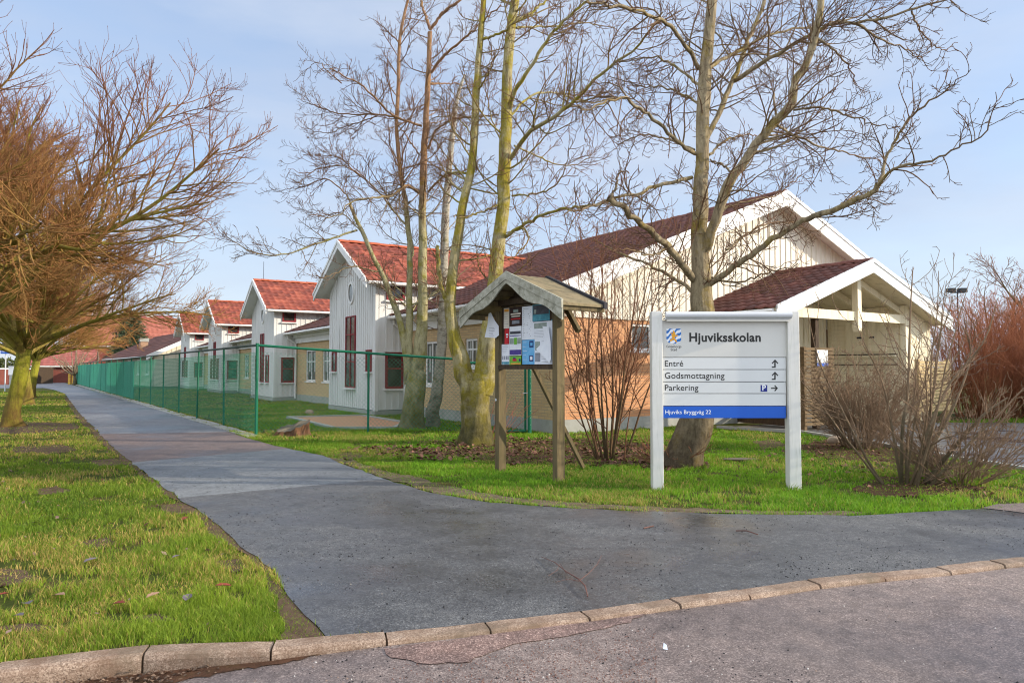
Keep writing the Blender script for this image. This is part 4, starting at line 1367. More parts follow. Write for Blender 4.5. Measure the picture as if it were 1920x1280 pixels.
# crest: blue and white wavy shield with a golden lion
cr = MB()
X0, X1, Y0, Y1 = 1249.5, 1277, 616, 644.5
shield = [(X0, Y0), (X1, Y0), (X1, Y0 + 21), (X1 - 1.5, Y0 + 25), (X1 - 6, Y1 - 1.5), ((X0 + X1) / 2, Y1), (X0 + 6, Y1 - 1.5), (X0 + 1.5, Y0 + 25), (X0, Y0 + 21)]
flat(cr, shield, 0.0020)
def clip_shield(x, y):
    x = min(max(x, X0), X1)
    yb = np.interp(x, [X0, X0 + 1.5, X0 + 6, (X0 + X1) / 2, X1 - 6, X1 - 1.5, X1], [Y0 + 21, Y0 + 25, Y1 - 1.5, Y1, Y1 - 1.5, Y0 + 25, Y0 + 21])
    return (x, min(max(y, Y0), yb))
for b in range(-1, 5):
    # diagonal wavy bars rising to the right
    c0 = Y0 + 4 + b * 11.0
    n = 28
    for k in range(n):
        xa = X0 + (X1 - X0) * k / n; xb = X0 + (X1 - X0) * (k + 1) / n
        ya = c0 - (xa - X0) * 0.78 + 1.3 * math.sin((xa - X0) * 0.55) + 11
        yb = c0 - (xb - X0) * 0.78 + 1.3 * math.sin((xb - X0) * 0.55) + 11
        q = [clip_shield(xa, ya), clip_shield(xb, yb), clip_shield(xb, yb + 5.4), clip_shield(xa, ya + 5.4)]
        if (q[3][1] - q[0][1]) + (q[2][1] - q[1][1]) < 0.2: continue
        qq = [S(*p) + Vector((0, -0.0024, 0)) for p in q]
        cr.face([qq[3], qq[2], qq[1], qq[0]], 1)
crest = cr.build("crest_shield", ['letter_white', 'crest_blue'], header)
lion = MB()
L1 = [(1262.4, 619.2), (1264.8, 621.8), (1266.6, 624.2), (1266, 626.5), (1267.6, 628.6), (1270.2, 627.4), (1271.6, 628.4), (1268.6, 631), (1265.6, 631.4), (1264.8, 634), (1267.4, 636), (1268.6, 638.6), (1269.4, 641.4), (1266.8, 641.4), (1265, 638.4), (1262.4, 636.6), (1260.6, 638.8), (1257, 640.2), (1255.4, 638.2), (1257.2, 636), (1259.8, 635), (1260.4, 631.6), (1258.6, 629.6), (1259.8, 627.2), (1257, 624.6), (1258.2, 623.4), (1261, 625.2), (1261.4, 621.6)]
bm_poly = [S(*p) + Vector((0, -0.0030, 0)) for p in L1]
me = bpy.data.meshes.new("crest_lion"); bm = bmesh.new()
vs = [bm.verts.new(tuple(p - Vector(sgn.location))) for p in bm_poly]
f = bm.faces.new(vs); f.normal_update()
if f.normal.y > 0: f.normal_flip()
bmesh.ops.triangulate(bm, faces=[f]); bm.to_mesh(me); bm.free(); me.materials.append(M['crest_gold'])
link_mesh("crest_lion", me, header)

# small white sign on the brown slatted screen
ss_o = B(6.02, -2.80, 1.58)
W_, H_ = 0.44, 0.40
ss = thing("small_sign", "small white sign with blue bottom edge fixed to the brown slatted screen", "sign", tuple(ss_o))
mb = MB(); mb.box(ss_o, D2 * W_, -D1 * 0.015, UP * H_); b_ = mb.build("panel", 'sign_white', ss)
mb = MB(); mb.box(ss_o - D1 * 0.0155, D2 * W_, -D1 * 0.002, UP * 0.075); mb.build("blue_strip", 'sign_blue', ss)
mb = MB()
mb.box(ss_o + D2 * 0.03 + UP * 0.33 - D1 * 0.0155, D2 * 0.03, -D1 * 0.001, UP * 0.04, 0)
rr_ = random.Random(5)
for k in range(4):
    mb.box(ss_o + D2 * 0.10 + UP * (0.25 - k * 0.035) - D1 * 0.0155, D2 * rr_.uniform(.14, .26), -D1 * 0.001, UP * 0.008, 1)
mb.build("print", ['crest_blue', 'aluminium'], b_)

# ================================================================== NOTICEBOARD
NA = Vector((0.60, -0.80, 0)); NB = Vector((0.80, 0.60, 0)); NO = Vector((0.22, 10.12, 0))
nb = thing("noticeboard", "weathered wooden noticeboard with little gabled roof standing on the grass", "noticeboard", tuple(NO))
def N_(a, b, z): return NO + NA * a + NB * b + UP * z
HP = 0.665
for sg in (-1, 1):
    mb = MB()
    mb.box(N_(sg * HP - 0.05, -0.06, -0.1), NA * 0.10, NB * 0.14, UP * (2.36 + 0.1))
    mb.build("post", 'post_wood', nb, bevel=0.008)
mb = MB(); mb.box(N_(-HP + 0.05, -0.075, 1.50), NA * (2 * HP - 0.10), NB * 0.10, UP * 0.055); mb.build("rail", 'dark_wood', nb)
mb = MB(); mb.box(N_(-HP + 0.05, -0.075, 2.44), NA * (2 * HP - 0.10), NB * 0.08, UP * 0.08); mb.build("rail", 'dark_wood', nb)
mb = MB(); mb.box(N_(-HP + 0.05, 0.0, 1.555), NA * (2 * HP - 0.10), NB * 0.02, UP * 0.86); mb.prism([N_(-HP, 0.0, 2.42), N_(HP, 0.0, 2.42), N_(0, 0.0, 2.78)], NB * 0.02)
mb.build("back_board", 'dark_wood', nb)
ZR, ZE, HW = 2.83, 2.35, 1.17
B0, B1 = -0.36, 0.40
roofp = MB()
for sg in (-1, 1):
    p0 = N_(0, B0, ZR); p1 = N_(sg * HW, B0, ZE)
    roofp.prism([p0, p1, p1 - UP * 0.035, p0 - UP * 0.035], NB * (B1 - B0))
rfm = roofp.build("roof", 'roof_felt', nb)
mb = MB()    # tar edge at the back
for sg in (-1, 1):
    p0 = N_(0, B1 - .05, ZR + 0.03); p1 = N_(sg * (HW + .03), B1 - .05, ZE + 0.03)
    mb.prism([p0, p1, p1 - UP * 0.085, p0 - UP * 0.085], NB * 0.06)
mb.build("edge_strip", 'tar', rfm)
# front barge boards: an upper plank and a scalloped lower one each side
for sg in (-1, 1):
    mb = MB()
    p0 = N_(0, B0, ZR + 0.04); p1 = N_(sg * (HW + 0.02), B0, ZE + 0.04)
    mb.prism([p0, p1, p1 - UP * 0.115, p0 - UP * 0.115], -NB * 0.03)
    mb.build("bargeboard", 'grey_wood', nb)
    mb = MB()
    n = 26
    top = [p0.lerp(p1, k / n) - UP * 0.12 for k in range(n + 1)]
    bot = []
    for k in range(n + 1):
        t = k / n
        w = 0.13 + 0.045 * math.cos((t - 0.0) * math.pi * 2 * 1.0) * -1 + (0.03 if t > .8 else 0)
        w = 0.05 + 0.095 * (0.5 - 0.5 * math.cos(min(1, t * 2.6) * math.pi)) - 0.06 * (0.5 - 0.5 * math.cos(max(0, (t - .42) * 1.72) * math.pi * 2))
        bot.append(top[k] - UP * w)
    for k in range(n):
        mb.prism([top[k], top[k + 1], bot[k + 1], bot[k]], -NB * 0.022)
    mb.build("scalloped_board", 'grey_wood', nb)
mb = MB()    # carrying beams sticking out below the eaves
for sg in (-1, 1):
    for q in (0.36, 0.66, 1.10):
        z = ZR - (ZR - ZE) * q / HW - 0.09
        mb.box(N_(sg * q - 0.035, B0 + 0.0, z - 0.03), NA * 0.07, NB * (B1 - B0 + 0.02), UP * 0.07)
mb.build("purlin", 'post_wood', nb)
mb = MB()    # strut from the post out to the eave
mb.bar(N_(HP + .02, 0.36, 2.02), N_(HP - .28, 0.36, 2.42), 0.06, 0.07, NB)
mb.bar(N_(HP + .02, 0.05, 2.36), N_(HP + .02, 0.38, 2.36), 0.06, 0.08)
mb.build("strut", 'post_wood', nb)
mb = MB()    # raking brace behind
q0 = P(1000, 688, 10.25); q1 = G(1094, 877)
mb.bar(q0, q1, 0.055, 0.05, NA)
mb.build("brace", 'post_wood', nb)
mb = MB()    # small diamond tag on the post's face
mb.box(N_(-HP, -0.065, 1.02) - NA * 0.02, NA * 0.025 + UP * 0.025, NB * 0.004, NA * -0.025 + UP * 0.025 + NA * 0.0)
dt = mb.build("diamond_tag", 'aluminium', nb)

# papers pinned to the board: (a0, a1, z0, z1) on the board's face
def paper(label, a0, a1, z0, z1, base, marks=(), lift=0.012, group=None, curl=None, cat="poster", shape=None):
    o = N_((a0 + a1) / 2, -lift, (z0 + z1) / 2)
    r = thing("paper_notice" if cat == "notice" else "poster", label, cat, tuple(o), group)
    mb = MB()
    nx, nz = 8, 6
    def pt(u, v):
        a = a0 + (a1 - a0) * u; z = z0 + (z1 - z0) * v
        b = -lift - 0.004 * math.sin(u * 5 + a0 * 9) * (1 - v * .4)
        if curl: b -= curl[0] * max(0, (curl[1] - v)) ** 2 * 4 * u
        return N_(a, b, z)
    if shape:
        pts = [pt(*q) - NB * 0.0 for q in shape]
        mb.face(pts)
        mb.face([p + NB * 0.002 for p in reversed(pts)])
    else:
        for i in range(nx):
            for j in range(nz):
                mb.face([pt(i / nx, j / nz), pt((i + 1) / nx, j / nz), pt((i + 1) / nx, (j + 1) / nz), pt(i / nx, (j + 1) / nz)])
    sh_ = mb.build("sheet", base, r)
    if marks:
        mb = MB(); mats = []
        for (u0, u1, v0, v1, mm) in marks:
            if mm not in mats: mats.append(mm)
            mi = mats.index(mm)
            L = [pt(u0, v0), pt(u1, v0), pt(u1, v1), pt(u0, v1)]
            lf = 0.0012 + 0.0004 * (mi % 4)
            mb.face([p - NB * lf for p in L], mi)
        mb.build("print", mats, sh_)
    return r
def lines(u0, u1, v0, v1, n, mm='ink', seed=0, th=0.012):
    rn = random.Random(seed); out = []
    for k in range(n):
        v = v1 - (v1 - v0) * k / max(1, n - 1)
        out.append((u0, u0 + (u1 - u0) * rn.uniform(.6, 1), v - th / 2, v + th / 2, mm))
    return out
for nm, c1, c2 in (('paper_white', (222, 226, 234), (232, 235, 240)), ('paper_blue', (92, 164, 214), (126, 186, 226)), ('paper_dark', (46, 34, 32), (66, 46, 42)), ('paper_red', (186, 38, 48), (202, 54, 60)), ('paper_purple', (72, 58, 132), (88, 74, 148)),
                   ('paper_green', (96, 164, 56), (128, 188, 74)), ('paper_teal', (56, 120, 140), (92, 160, 176)), ('paper_orange', (226, 150, 60), (236, 176, 88)), ('ink', (120, 124, 134), (150, 154, 162)), ('ink_dark', (60, 62, 70), (90, 92, 100)), ('paper_cream', (214, 206, 190), (226, 218, 204)), ('paper_navy', (34, 52, 104), (48, 66, 120)), ('photo_grey', (120, 136, 130), (170, 178, 170))):
    M[nm] = weathered(nm, rgb(*c1), rgb(*c2), 14, 0.7)
Wd = 2 * HP - 0.12
def A(f): return -Wd / 2 + Wd * f       # fraction across the board
zb, zt = 1.56, 2.42
def Z(f): return zb + (zt - zb) * f
paper("white notice with grey lines, tall strip between the dark poster and teal poster", A(.40), A(.62), Z(.42), Z(.97), 'paper_white', lines(.1, .9, .1, .93, 16, 'ink', 1))
paper("dark brown concert-style poster with pale lettering under the gable", A(.16), A(.41), Z(.66), Z(.97), 'paper_dark', [(.1, .9, .62, .70, 'paper_cream'), (.15, .85, .5, .56, 'paper_cream'), (.3, .7, .75, .9, 'photo_grey'), (.12, .88, .36, .42, 'paper_red'), (.2, .8, .12, .3, 'ink')], cat="poster")
paper("narrow cream slip with orange top beside the dark brown poster", A(.045), A(.155), Z(.63), Z(.98), 'paper_cream', [(.1, .9, .82, .95, 'paper_orange')] + lines(.1, .9, .1, .7, 6, 'ink', 3), cat="notice")
paper("white poster with purple bands and small photos at the board's middle", A(.16), A(.40), Z(.16), Z(.655), 'paper_white', [(.03, .97, .665, .69, 'paper_purple'), (.05, .95, .74, .83, 'ink_dark'), (.04, .35, .40, .60, 'photo_grey'), (.37, .62, .38, .61, 'paper_green'), (.64, .96, .40, .6, 'photo_grey'), (.02, .98, .03, .2, 'paper_purple'), (.1, .3, .06, .17, 'paper_white')])
paper("narrow red leaflet with a white mark", A(.07), A(.155), Z(.36), Z(.625), 'paper_red', [(.3, .8, .55, .68, 'paper_white'), (.35, .7, .42, .5, 'paper_white')], lift=0.018, cat="leaflet")
paper("white sheet with blue landscape and grey figures in the lower corner", A(.0), A(.155), Z(.01), Z(.36), 'paper_white', [(.05, .95, .02, .14, 'paper_teal'), (.1, .25, .24, .42, 'ink'), (.32, .47, .24, .42, 'ink'), (.54, .68, .24, .42, 'ink'), (.74, .9, .24, .42, 'ink')] + lines(.1, .9, .6, .95, 5, 'ink', 6))
paper("bright green leaflet with red picture and orange footer at the bottom edge", A(.165), A(.40), Z(.005), Z(.15), 'paper_green', [(.25, .6, .42, .7, 'paper_red'), (.1, .95, .04, .2, 'paper_orange'), (.8, .95, .4, .7, 'paper_navy'), (.3, .5, .68, .85, 'paper_navy')], lift=0.016, cat="leaflet")
paper("sky blue poster with two round dark emblems", A(.41), A(.645), Z(.01), Z(.415), 'paper_blue', [(.6, .92, .68, .95, 'paper_navy'), (.68, .85, .75, .88, 'paper_blue'), (.6, .9, .12, .36, 'paper_navy'), (.66, .84, .18, .32, 'paper_white')] + lines(.06, .5, .2, .9, 5, 'paper_white', 7))
paper("teal and black photo poster at the top under the scalloped board", A(.61), A(.92), Z(.71), Z(.98), 'paper_teal', [(.05, .95, .4, .95, 'ink_dark'), (.1, .3, .45, .7, 'photo_grey'), (.4, .6, .45, .75, 'photo_grey'), (.7, .9, .45, .7, 'photo_grey')])
paper("pale sheet with faint grey picture below the teal poster", A(.625), A(.97), Z(.42), Z(.70), 'paper_white', [(.05, .7, .6, .92, 'photo_grey')] + lines(.05, .8, .1, .45, 5, 'ink', 9))
paper("grey and white printed page with text columns in the bottom corner", A(.65), A(.99), Z(.01), Z(.42), 'paper_white', [(.03, .3, .1, .45, 'ink'), (.03, .28, .55, .9, 'photo_grey')] + lines(.36, .95, .1, .9, 9, 'ink', 10))
paper("navy and pale blue strip at the board's sunlit edge", A(.94), A(1.0), Z(.2), Z(.72), 'paper_teal', [(.1, .95, .1, .5, 'paper_navy'), (.1, .95, .7, .8, 'paper_navy')], lift=0.008, cat="leaflet")
paper("loose white sheet torn free and folded over into a hanging point", A(.70), A(.98), Z(.03), Z(.62), 'paper_white', (), lift=0.05, cat="notice", shape=[(0.45, 1.0), (0.62, 0.62), (0.05, 0.38), (0.9, 0.0), (1.0, 0.1), (0.98, 0.55), (0.85, .97)])
paper("crumpled white paper hanging off the noticeboard's outer post", A(-.27), A(.04), Z(.47), Z(.92), 'paper_white', lines(.3, .8, .1, .4, 6, 'ink', 12), lift=0.10, cat="notice", shape=[(0.0, .05), (.8, 0.0), (1.0, .1), (.98, .45), (.7, .7), (.45, 1.0), (.28, .98), (.2, .55)])

# ================================================================== LITTLE THINGS
# stump
so_ = G(550, 815)
st = thing("tree_stump", "weathered sawn tree stump with a slanting grey top by the fence corner", "stump", tuple(so_))
rn = random.Random(3)
n, LV = 56, 9
mb = MB(); rings = []
for l in range(LV + 1):
    f = l / LV; rg = []
    for k in range(n):
        t = 2 * math.pi * k / n; c, s = math.cos(t), math.sin(t)
        w1 = float(vnoise(np.array([c * 2 + 5]), np.array([s * 2 + f * .8]), 3)[0]) - .5
        w2 = float(vnoise(np.array([c * 6 + 9]), np.array([s * 6 + f * 1.2]), 4)[0]) - .5
        w3 = float(vnoise(np.array([c * 14]), np.array([s * 14 + f * 3]), 5)[0]) - .5
        rr2 = 1 + .5 * w1 + .28 * w2 + .14 * w3 + .30 * (1 - f) ** 2
        top = 0.20 + 0.12 * c + 0.07 * s + .10 * w2 + 0.03 * w3
        rg.append(so_ + Vector((c * 0.37 * rr2 - 0.08 * (1 - f), s * 0.28 * rr2, -0.05 + (top + .05) * f)))
    rings.append(rg)
for l in range(LV):
    for k in range(n):
        k2 = (k + 1) % n
        mb.face([rings[l][k], rings[l][k2], rings[l + 1][k2], rings[l + 1][k]])
mb.build("bark_side", 'stump_wood', st)
mb = MB()
cen = sum(rings[-1], Vector((0, 0, 0))) / n - UP * 0.02
mid_ = [cen.lerp(p, .55) + UP * rn.uniform(-.025, .02) for p in rings[-1]]
for k in range(n):
    k2 = (k + 1) % n
    mb.face([rings[-1][k], rings[-1][k2], mid_[k2], mid_[k]]); mb.face([mid_[k], mid_[k2], cen])
mb.build("sawn_top", 'stump_top', st)

def rock(name, label, p, sx, sy, sz, mat, seed, cat="stone"):
    me = bpy.data.meshes.new(name); bm = bmesh.new()
    bmesh.ops.create_icosphere(bm, subdivisions=3, radius=1.0)
    rn = random.Random(seed)
    dirs = [Vector((rn.gauss(0, 1), rn.gauss(0, 1), rn.gauss(0, 1))).normalized() for _ in range(9)]
    for v in bm.verts:
        d = v.co.normalized(); f = 1.0
        for q in dirs: f -= 0.13 * max(0, d.dot(q) - 0.55)*2
        v.co = Vector((d.x * sx * f, d.y * sy * f, d.z * sz * f + sz * .4))
    bm.to_mesh(me); bm.free(); me.materials.append(M[mat])
    o = link_mesh(name, me, None, p); tag(o, label, cat)
    return o
rock("stone", "reddish stone lying on the fenced lawn beside the sandpit", G(580, 776) , 0.17, 0.13, 0.11, 'stone', 2)
rock("stone", "pale rounded stone in the soil below the twiggy bush by the porch", G(1566, 829), 0.16, 0.12, 0.10, 'rock_pale', 4)
rock("stone_slab", "flat grey stone slab lying in the grass behind the sign", G(1390, 862), 0.36, 0.10, 0.03, 'stump_top', 6, "slab")

# fallen branch on the path
fb = MB()
def gp2(l, z=0.012): return [G(*p) + UP * (z + (0.015 if 0 < i < len(l) - 1 else 0)) for i, p in enumerate(l)]
fb.tube(gp2([(1015, 1046), (1040, 1060), (1062, 1078), (1085, 1092), (1097, 1105), (1102, 1121)]), [.002, .003, .004, .005, .0055, .0045], 6)
fb.tube(gp2([(1085, 1092), (1105, 1080), (1120, 1064), (1128, 1043)]), [.003, .0025, .002, .0015], 5)
fb.tube(gp2([(1085, 1092), (1065, 1092), (1042, 1094)]), [.0025, .002, .0015], 5)
fb.tube(gp2([(1062, 1078), (1050, 1062), (1045, 1075), (1028, 1082)]), [.0025, .002, .002, .0015], 5)
fbo = fb.build("fallen_branch", 'bark_twig', None, tuple(G(1080, 1090))); tag(fbo, "thin forked reddish branch lying on the dark asphalt path", "branch")
mb = MB(); mb.tube(gp2([(1380, 996), (1400, 999), (1421, 1003)], 0.008), 0.006, 5); s1 = mb.build("stick", 'bark_twig', None, tuple(G(1400, 999))); tag(s1, "short dark stick on the asphalt in front of the big sign", "stick")
mb = MB(); mb.tube(gp2([(1207, 991), (1225, 987)], 0.008), 0.007, 5); s1 = mb.build("stick", 'bark_twig', None, tuple(G(1215, 989))); tag(s1, "tiny brown twig on the asphalt below the sign's outer post", "stick")
# white feather-like scrap on the road
q = G(1247, 1217, -0.03)
mb = MB(); mb.face([q + Vector(v) for v in ((-.012, 0, .004), (.012, -.012, .004), (.014, .02, .018), (0.002, .045, .02))]); mb.face([q + Vector(v) for v in ((-.012, 0, .0035), (0.002, .045, .0195), (.014, .02, .0175), (.012, -.012, .0035))])
fo = mb.build("paper_scrap", 'paper_white', None, tuple(q)); tag(fo, "small white scrap lying on the reddish road", "litter")
# ================================================================== TREES
def resample(pts, rad, N):
    pts = np.asarray(pts, float); rad = np.asarray(rad, float)
    # smooth with Catmull-Rom, then resample by length
    m = len(pts)
    if m > 2:
        ext = np.vstack([2 * pts[0] - pts[1], pts, 2 * pts[-1] - pts[-2]])
        out, ro = [], []
        for i in range(m - 1):
            p0, p1, p2, p3 = ext[i], ext[i + 1], ext[i + 2], ext[i + 3]
            for t in np.linspace(0, 1, 6, endpoint=False):
                out.append(0.5 * ((2 * p1) + (-p0 + p2) * t + (2 * p0 - 5 * p1 + 4 * p2 - p3) * t * t + (-p0 + 3 * p1 - 3 * p2 + p3) * t ** 3))
                ro.append(rad[i] * (1 - t) + rad[i + 1] * t)
        out.append(pts[-1]); ro.append(rad[-1])
        pts = np.array(out); rad = np.array(ro)
    L = np.concatenate([[0], np.cumsum(np.linalg.norm(np.diff(pts, axis=0), axis=1))])
    s = np.linspace(0, L[-1], N)
    return np.stack([np.interp(s, L, pts[:, k]) for k in range(3)], 1), np.interp(s, L, rad)

def norm(v): return v / np.maximum(np.linalg.norm(v, axis=-1, keepdims=True), 1e-9)

def sprout(Pp, R, per, length, ang, up, jit, N, f_lo=0.15, rmin=0.003, rk=0.6, rng=None, ab=None, taper_len=0.65, droop_tip=0.0, lmin=0.08, rl=0.012):
    """a batch of child branches from a batch of parents (B,N,3)"""
    Bn, N0 = Pp.shape[:2]
    seg = np.linalg.norm(np.diff(Pp, axis=1), axis=2); pl = seg.sum(1)
    cnt = np.maximum(1, np.round(per * pl if per > 0 else np.full(Bn, -per))).astype(int)
    idx = np.repeat(np.arange(Bn), cnt)
    Mn = len(idx)
    f = f_lo + (1 - f_lo) * rng.uniform(0, 1, Mn) ** 0.9 * 0.985
    x = f * (N0 - 1); i = np.minimum(x.astype(int), N0 - 2); t = (x - i)[:, None]
    a, b = Pp[idx, i], Pp[idx, i + 1]
    p = a * (1 - t) + b * t
    rp = R[idx, i] * (1 - t[:, 0]) + R[idx, i + 1] * t[:, 0]
    tan = norm(b - a)
    rv = norm(rng.normal(size=(Mn, 3)))
    perp = norm(rv - tan * (rv * tan).sum(1, keepdims=True))
    an = np.radians(rng.uniform(*ang, Mn))[:, None]
    d = norm(tan * np.cos(an) + perp * np.sin(an))
    L = np.maximum(lmin, rng.uniform(*length, Mn) * (ab if ab else pl[idx]) * (1 - taper_len * f))
    r0 = np.maximum(rmin, np.minimum(rp * rk, L * rl + 0.002))
    out = np.zeros((Mn, N, 3)); out[:, 0] = p
    st = (L / (N - 1))[:, None]
    curl = rng.normal(size=(Mn, 3)) * jit
    for k in range(1, N):
        p = p + d * st
        out[:, k] = p
        u = up if droop_tip == 0 else up * (1 if k > N * .35 else -droop_tip)
        d = norm(d + np.array([0, 0, 1.0]) * u + curl * 0.6 + rng.normal(size=(Mn, 3)) * jit)
    rr = r0[:, None] * np.linspace(1, 0, N)[None, :] ** 0.8 + rmin * 0.75 * np.linspace(0, 1, N)[None, :]
    rr = np.maximum(rr, rmin * 0.7)
    return out, rr

class Tubes:
    def __init__(self):
        self.V = []; self.Q = []; self.T = []; self.n = 0
    def add(self, Pp, R, sides):
        Bn, N = Pp.shape[:2]
        if Bn == 0: return
        tan = np.empty_like(Pp)
        tan[:, 1:-1] = Pp[:, 2:] - Pp[:, :-2]; tan[:, 0] = Pp[:, 1] - Pp[:, 0]; tan[:, -1] = Pp[:, -1] - Pp[:, -2]
        tan = norm(tan)
        md = norm(Pp[:, -1] - Pp[:, 0])
        ref = np.where(np.abs(md[:, 2:3]) > 0.75, np.array([[1., 0.13, 0]]), np.array([[0.05, 0.02, 1.]]))
        n1 = norm(np.cross(tan, ref[:, None, :])); n2 = np.cross(tan, n1)
        ang = np.arange(sides) * 2 * np.pi / sides
        ring = Pp[:, :, None, :] + R[:, :, None, None] * (np.cos(ang)[None, None, :, None] * n1[:, :, None, :] + np.sin(ang)[None, None, :, None] * n2[:, :, None, :])
        self.V.append(ring.reshape(-1, 3)); self.T.append(np.repeat(R.reshape(-1), sides))
        base = self.n + (np.arange(Bn)[:, None, None] * N + np.arange(N - 1)[None, :, None]) * sides
        j = np.arange(sides)[None, None, :]; j2 = (j + 1) % sides
        q = np.stack([base + j2, base + j, base + sides + j, base + sides + j2], -1)
        self.Q.append(q.reshape(-1, 4)); self.n += Bn * N * sides
    def build(self, name, mat, parent, smooth=True):
        return npmesh(name, np.concatenate(self.V), quads=np.concatenate(self.Q), mat=mat, parent=parent, attrs={'thick': np.concatenate(self.T)}, smooth=smooth)

def trunk_tube(T, pts, rad, sides=26, N=None, rough=0.06, seed=0, flare=0.0):
    """trunk with furrowed bark relief and root flare"""
    pts = np.asarray(pts, float)
    Ltot = np.linalg.norm(np.diff(pts, axis=0), axis=1).sum()
    N = N or int(min(170, max(10, Ltot / 0.05)))
    p, r = resample(pts, rad, N)
    rng = np.random.default_rng(seed)
    lat = np.array([np.interp(np.arange(N), np.linspace(0, N - 1, max(3, int(Ltot / .35))), rng.normal(size=max(3, int(Ltot / .35)))) for _ in range(2)]).T
    p[:, :2] += lat * (r * 0.10)[:, None] * np.minimum(1, np.arange(N) / 6)[:, None]
    ang = np.arange(sides) * 2 * np.pi / sides
    hh = np.linspace(0, Ltot, N)
    A, H = np.meshgrid(ang, hh)
    cx, cy = np.cos(A), np.sin(A)
    nz_ = (vnoise(cx * 2.2 + 7 + seed, cy * 2.2 + H * 1.3, seed) - .5) * 0.16 + (vnoise(cx * 5 + H * .6, cy * 5 + H * 2.2 + 3, seed + 5) - .5) * 0.12 + (vnoise(cx * 11 + 20, cy * 11 + H * 5, seed + 8) - .5) * 0.06
    F_ = 1 + nz_ * (rough / 0.06)
    if flare:
        zz = np.maximum(p[:, 2] - p[0, 2], 0)[:, None]
        F_ = F_ + flare * np.exp(-zz / 0.17) * (0.75 + .45 * np.cos(A * 5 + seed) + .3 * np.cos(A * 3 + 2 * seed))
    tan = np.gradient(p, axis=0); tan = norm(tan)
    md = norm(p[-1] - p[0])
    ref = np.array([1., .13, 0]) if abs(md[2]) > .75 else np.array([.05, .02, 1.])
    n1 = norm(np.cross(tan, ref)); n2 = np.cross(tan, n1)
    ring = p[:, None, :] + (r[:, None] * F_)[:, :, None] * (cx[:, :, None] * n1[:, None, :] + cy[:, :, None] * n2[:, None, :])
    T.V.append(ring.reshape(-1, 3)); T.T.append(np.repeat(r, sides))
    base = T.n + np.arange(N - 1)[:, None] * sides
    j = np.arange(sides)[None, :]; j2 = (j + 1) % sides
    T.Q.append(np.stack([base + j2, base + j, base + sides + j, base + sides + j2], -1).reshape(-1, 4)); T.n += N * sides
    return p, r

def px_line(pl, Y0, offs=None):
    """trace a limb: picture points with a distance for each"""
    out = []
    for k, q in enumerate(pl):
        dy = q[2] if len(q) > 2 else 0.0
        out.append(P(q[0], q[1], Y0 + dy))
    return [tuple(v) for v in out]
def zA(pl, x0=480, y0=0, s=0.39063):
    return [(x0 + q[0] * s, y0 + q[1] * s, *(q[2:])) for q in pl]
def zB(pl): return zA(pl, 1100, 0, 0.46875)

def big_tree(label, base, mat, trunks, limbs, seed, per=(7.0, 7.5, 8.0), L1=(0.2, 0.42), up=(0.05, 0.13, 0.12), cat="tree", name="tree", flare=0.35, twig_r=0.004, trunk_mask=None, group=None):
    """trunks: [(points, radii)]; limbs: [(points, r0, r1)] traced; twigs grow from all of them"""
    rng = np.random.default_rng(seed)
    r = thing(name, label, cat, base, group)
    T = Tubes(); Cn = Tubes()
    src = []
    for k, (pts, rad) in enumerate(trunks):
        p, rr = trunk_tube(T, pts, rad, 26, None, 0.07, seed + k, flare if k == 0 else 0)
        if k > 0 or len(trunks) == 1:
            src.append((p, rr))
    T.build("trunk", mat, r)
    LP, LR = [], []
    for (pts, r0, r1) in limbs:
        n = len(pts)
        p, rr = resample(pts, np.linspace(r0 * .62, r1 * .75, n), 26)
        p[1:] += rng.normal(size=(25, 3)) * 0.012 * np.linspace(.4, 1, 25)[:, None] * 1.5
        rr = rr * (1 + rng.normal(size=26) * 0.05)
        LP.append(p); LR.append(rr)
    if LP:
        LP = np.array(LP); LR = np.array(LR)
        Cn.add(LP, LR, 8)
    # secondary branches from upper trunks
    SP_, SR_ = [], []
    for p, rr in src:
        z = p[:, 2]
        keep = z > 2.3
        if keep.sum() < 6: continue
        pp, r2 = resample(p[keep], rr[keep], 26)
        SP_.append(pp); SR_.append(r2)
    first = []
    if SP_:
        a, b = sprout(np.array(SP_), np.array(SR_), 3.4, (0.12, 0.26), (50, 85), 0.09, 0.10, 10, 0.02, 0.005, 0.35, rng, taper_len=0.35)
        Cn.add(a, b, 5); first.append((a, b, 7))
    if len(LP):
        a, b = sprout(LP, LR, per[0], L1, (30, 70), up[0], 0.12, 9, 0.12, 0.0045, 0.55, rng, taper_len=0.5)
        Cn.add(a, b, 5); first.append((a, b, 6))
    for (a, b, k) in first:
        c, d = sprout(a, b, per[1], (0.22, 0.5), (30, 65), up[1], 0.13, 7, 0.12, 0.0038, 0.6, rng, taper_len=0.45, lmin=0.15)
        Cn.add(c, d, 4)
        e, f = sprout(c, d, per[2], (0.25, 0.6), (25, 60), up[2], 0.13, 5, 0.15, twig_r, 0.75, rng, taper_len=0.4, lmin=0.09)
        Cn.add(e, f, 3)
        # buds at some tips
        tips = e[:, -1]; dirs = norm(e[:, -1] - e[:, -2])
        m = rng.random(len(tips)) < 0.5
        q = np.stack([tips[m], tips[m] + dirs[m] * 0.008, tips[m] + dirs[m] * 0.022], 1)
        Cn.add(q, np.tile(np.array([[0.002, 0.0058, 0.001]]), (len(q), 1)), 4)
    Cn.build("crown", mat, r)
    return r

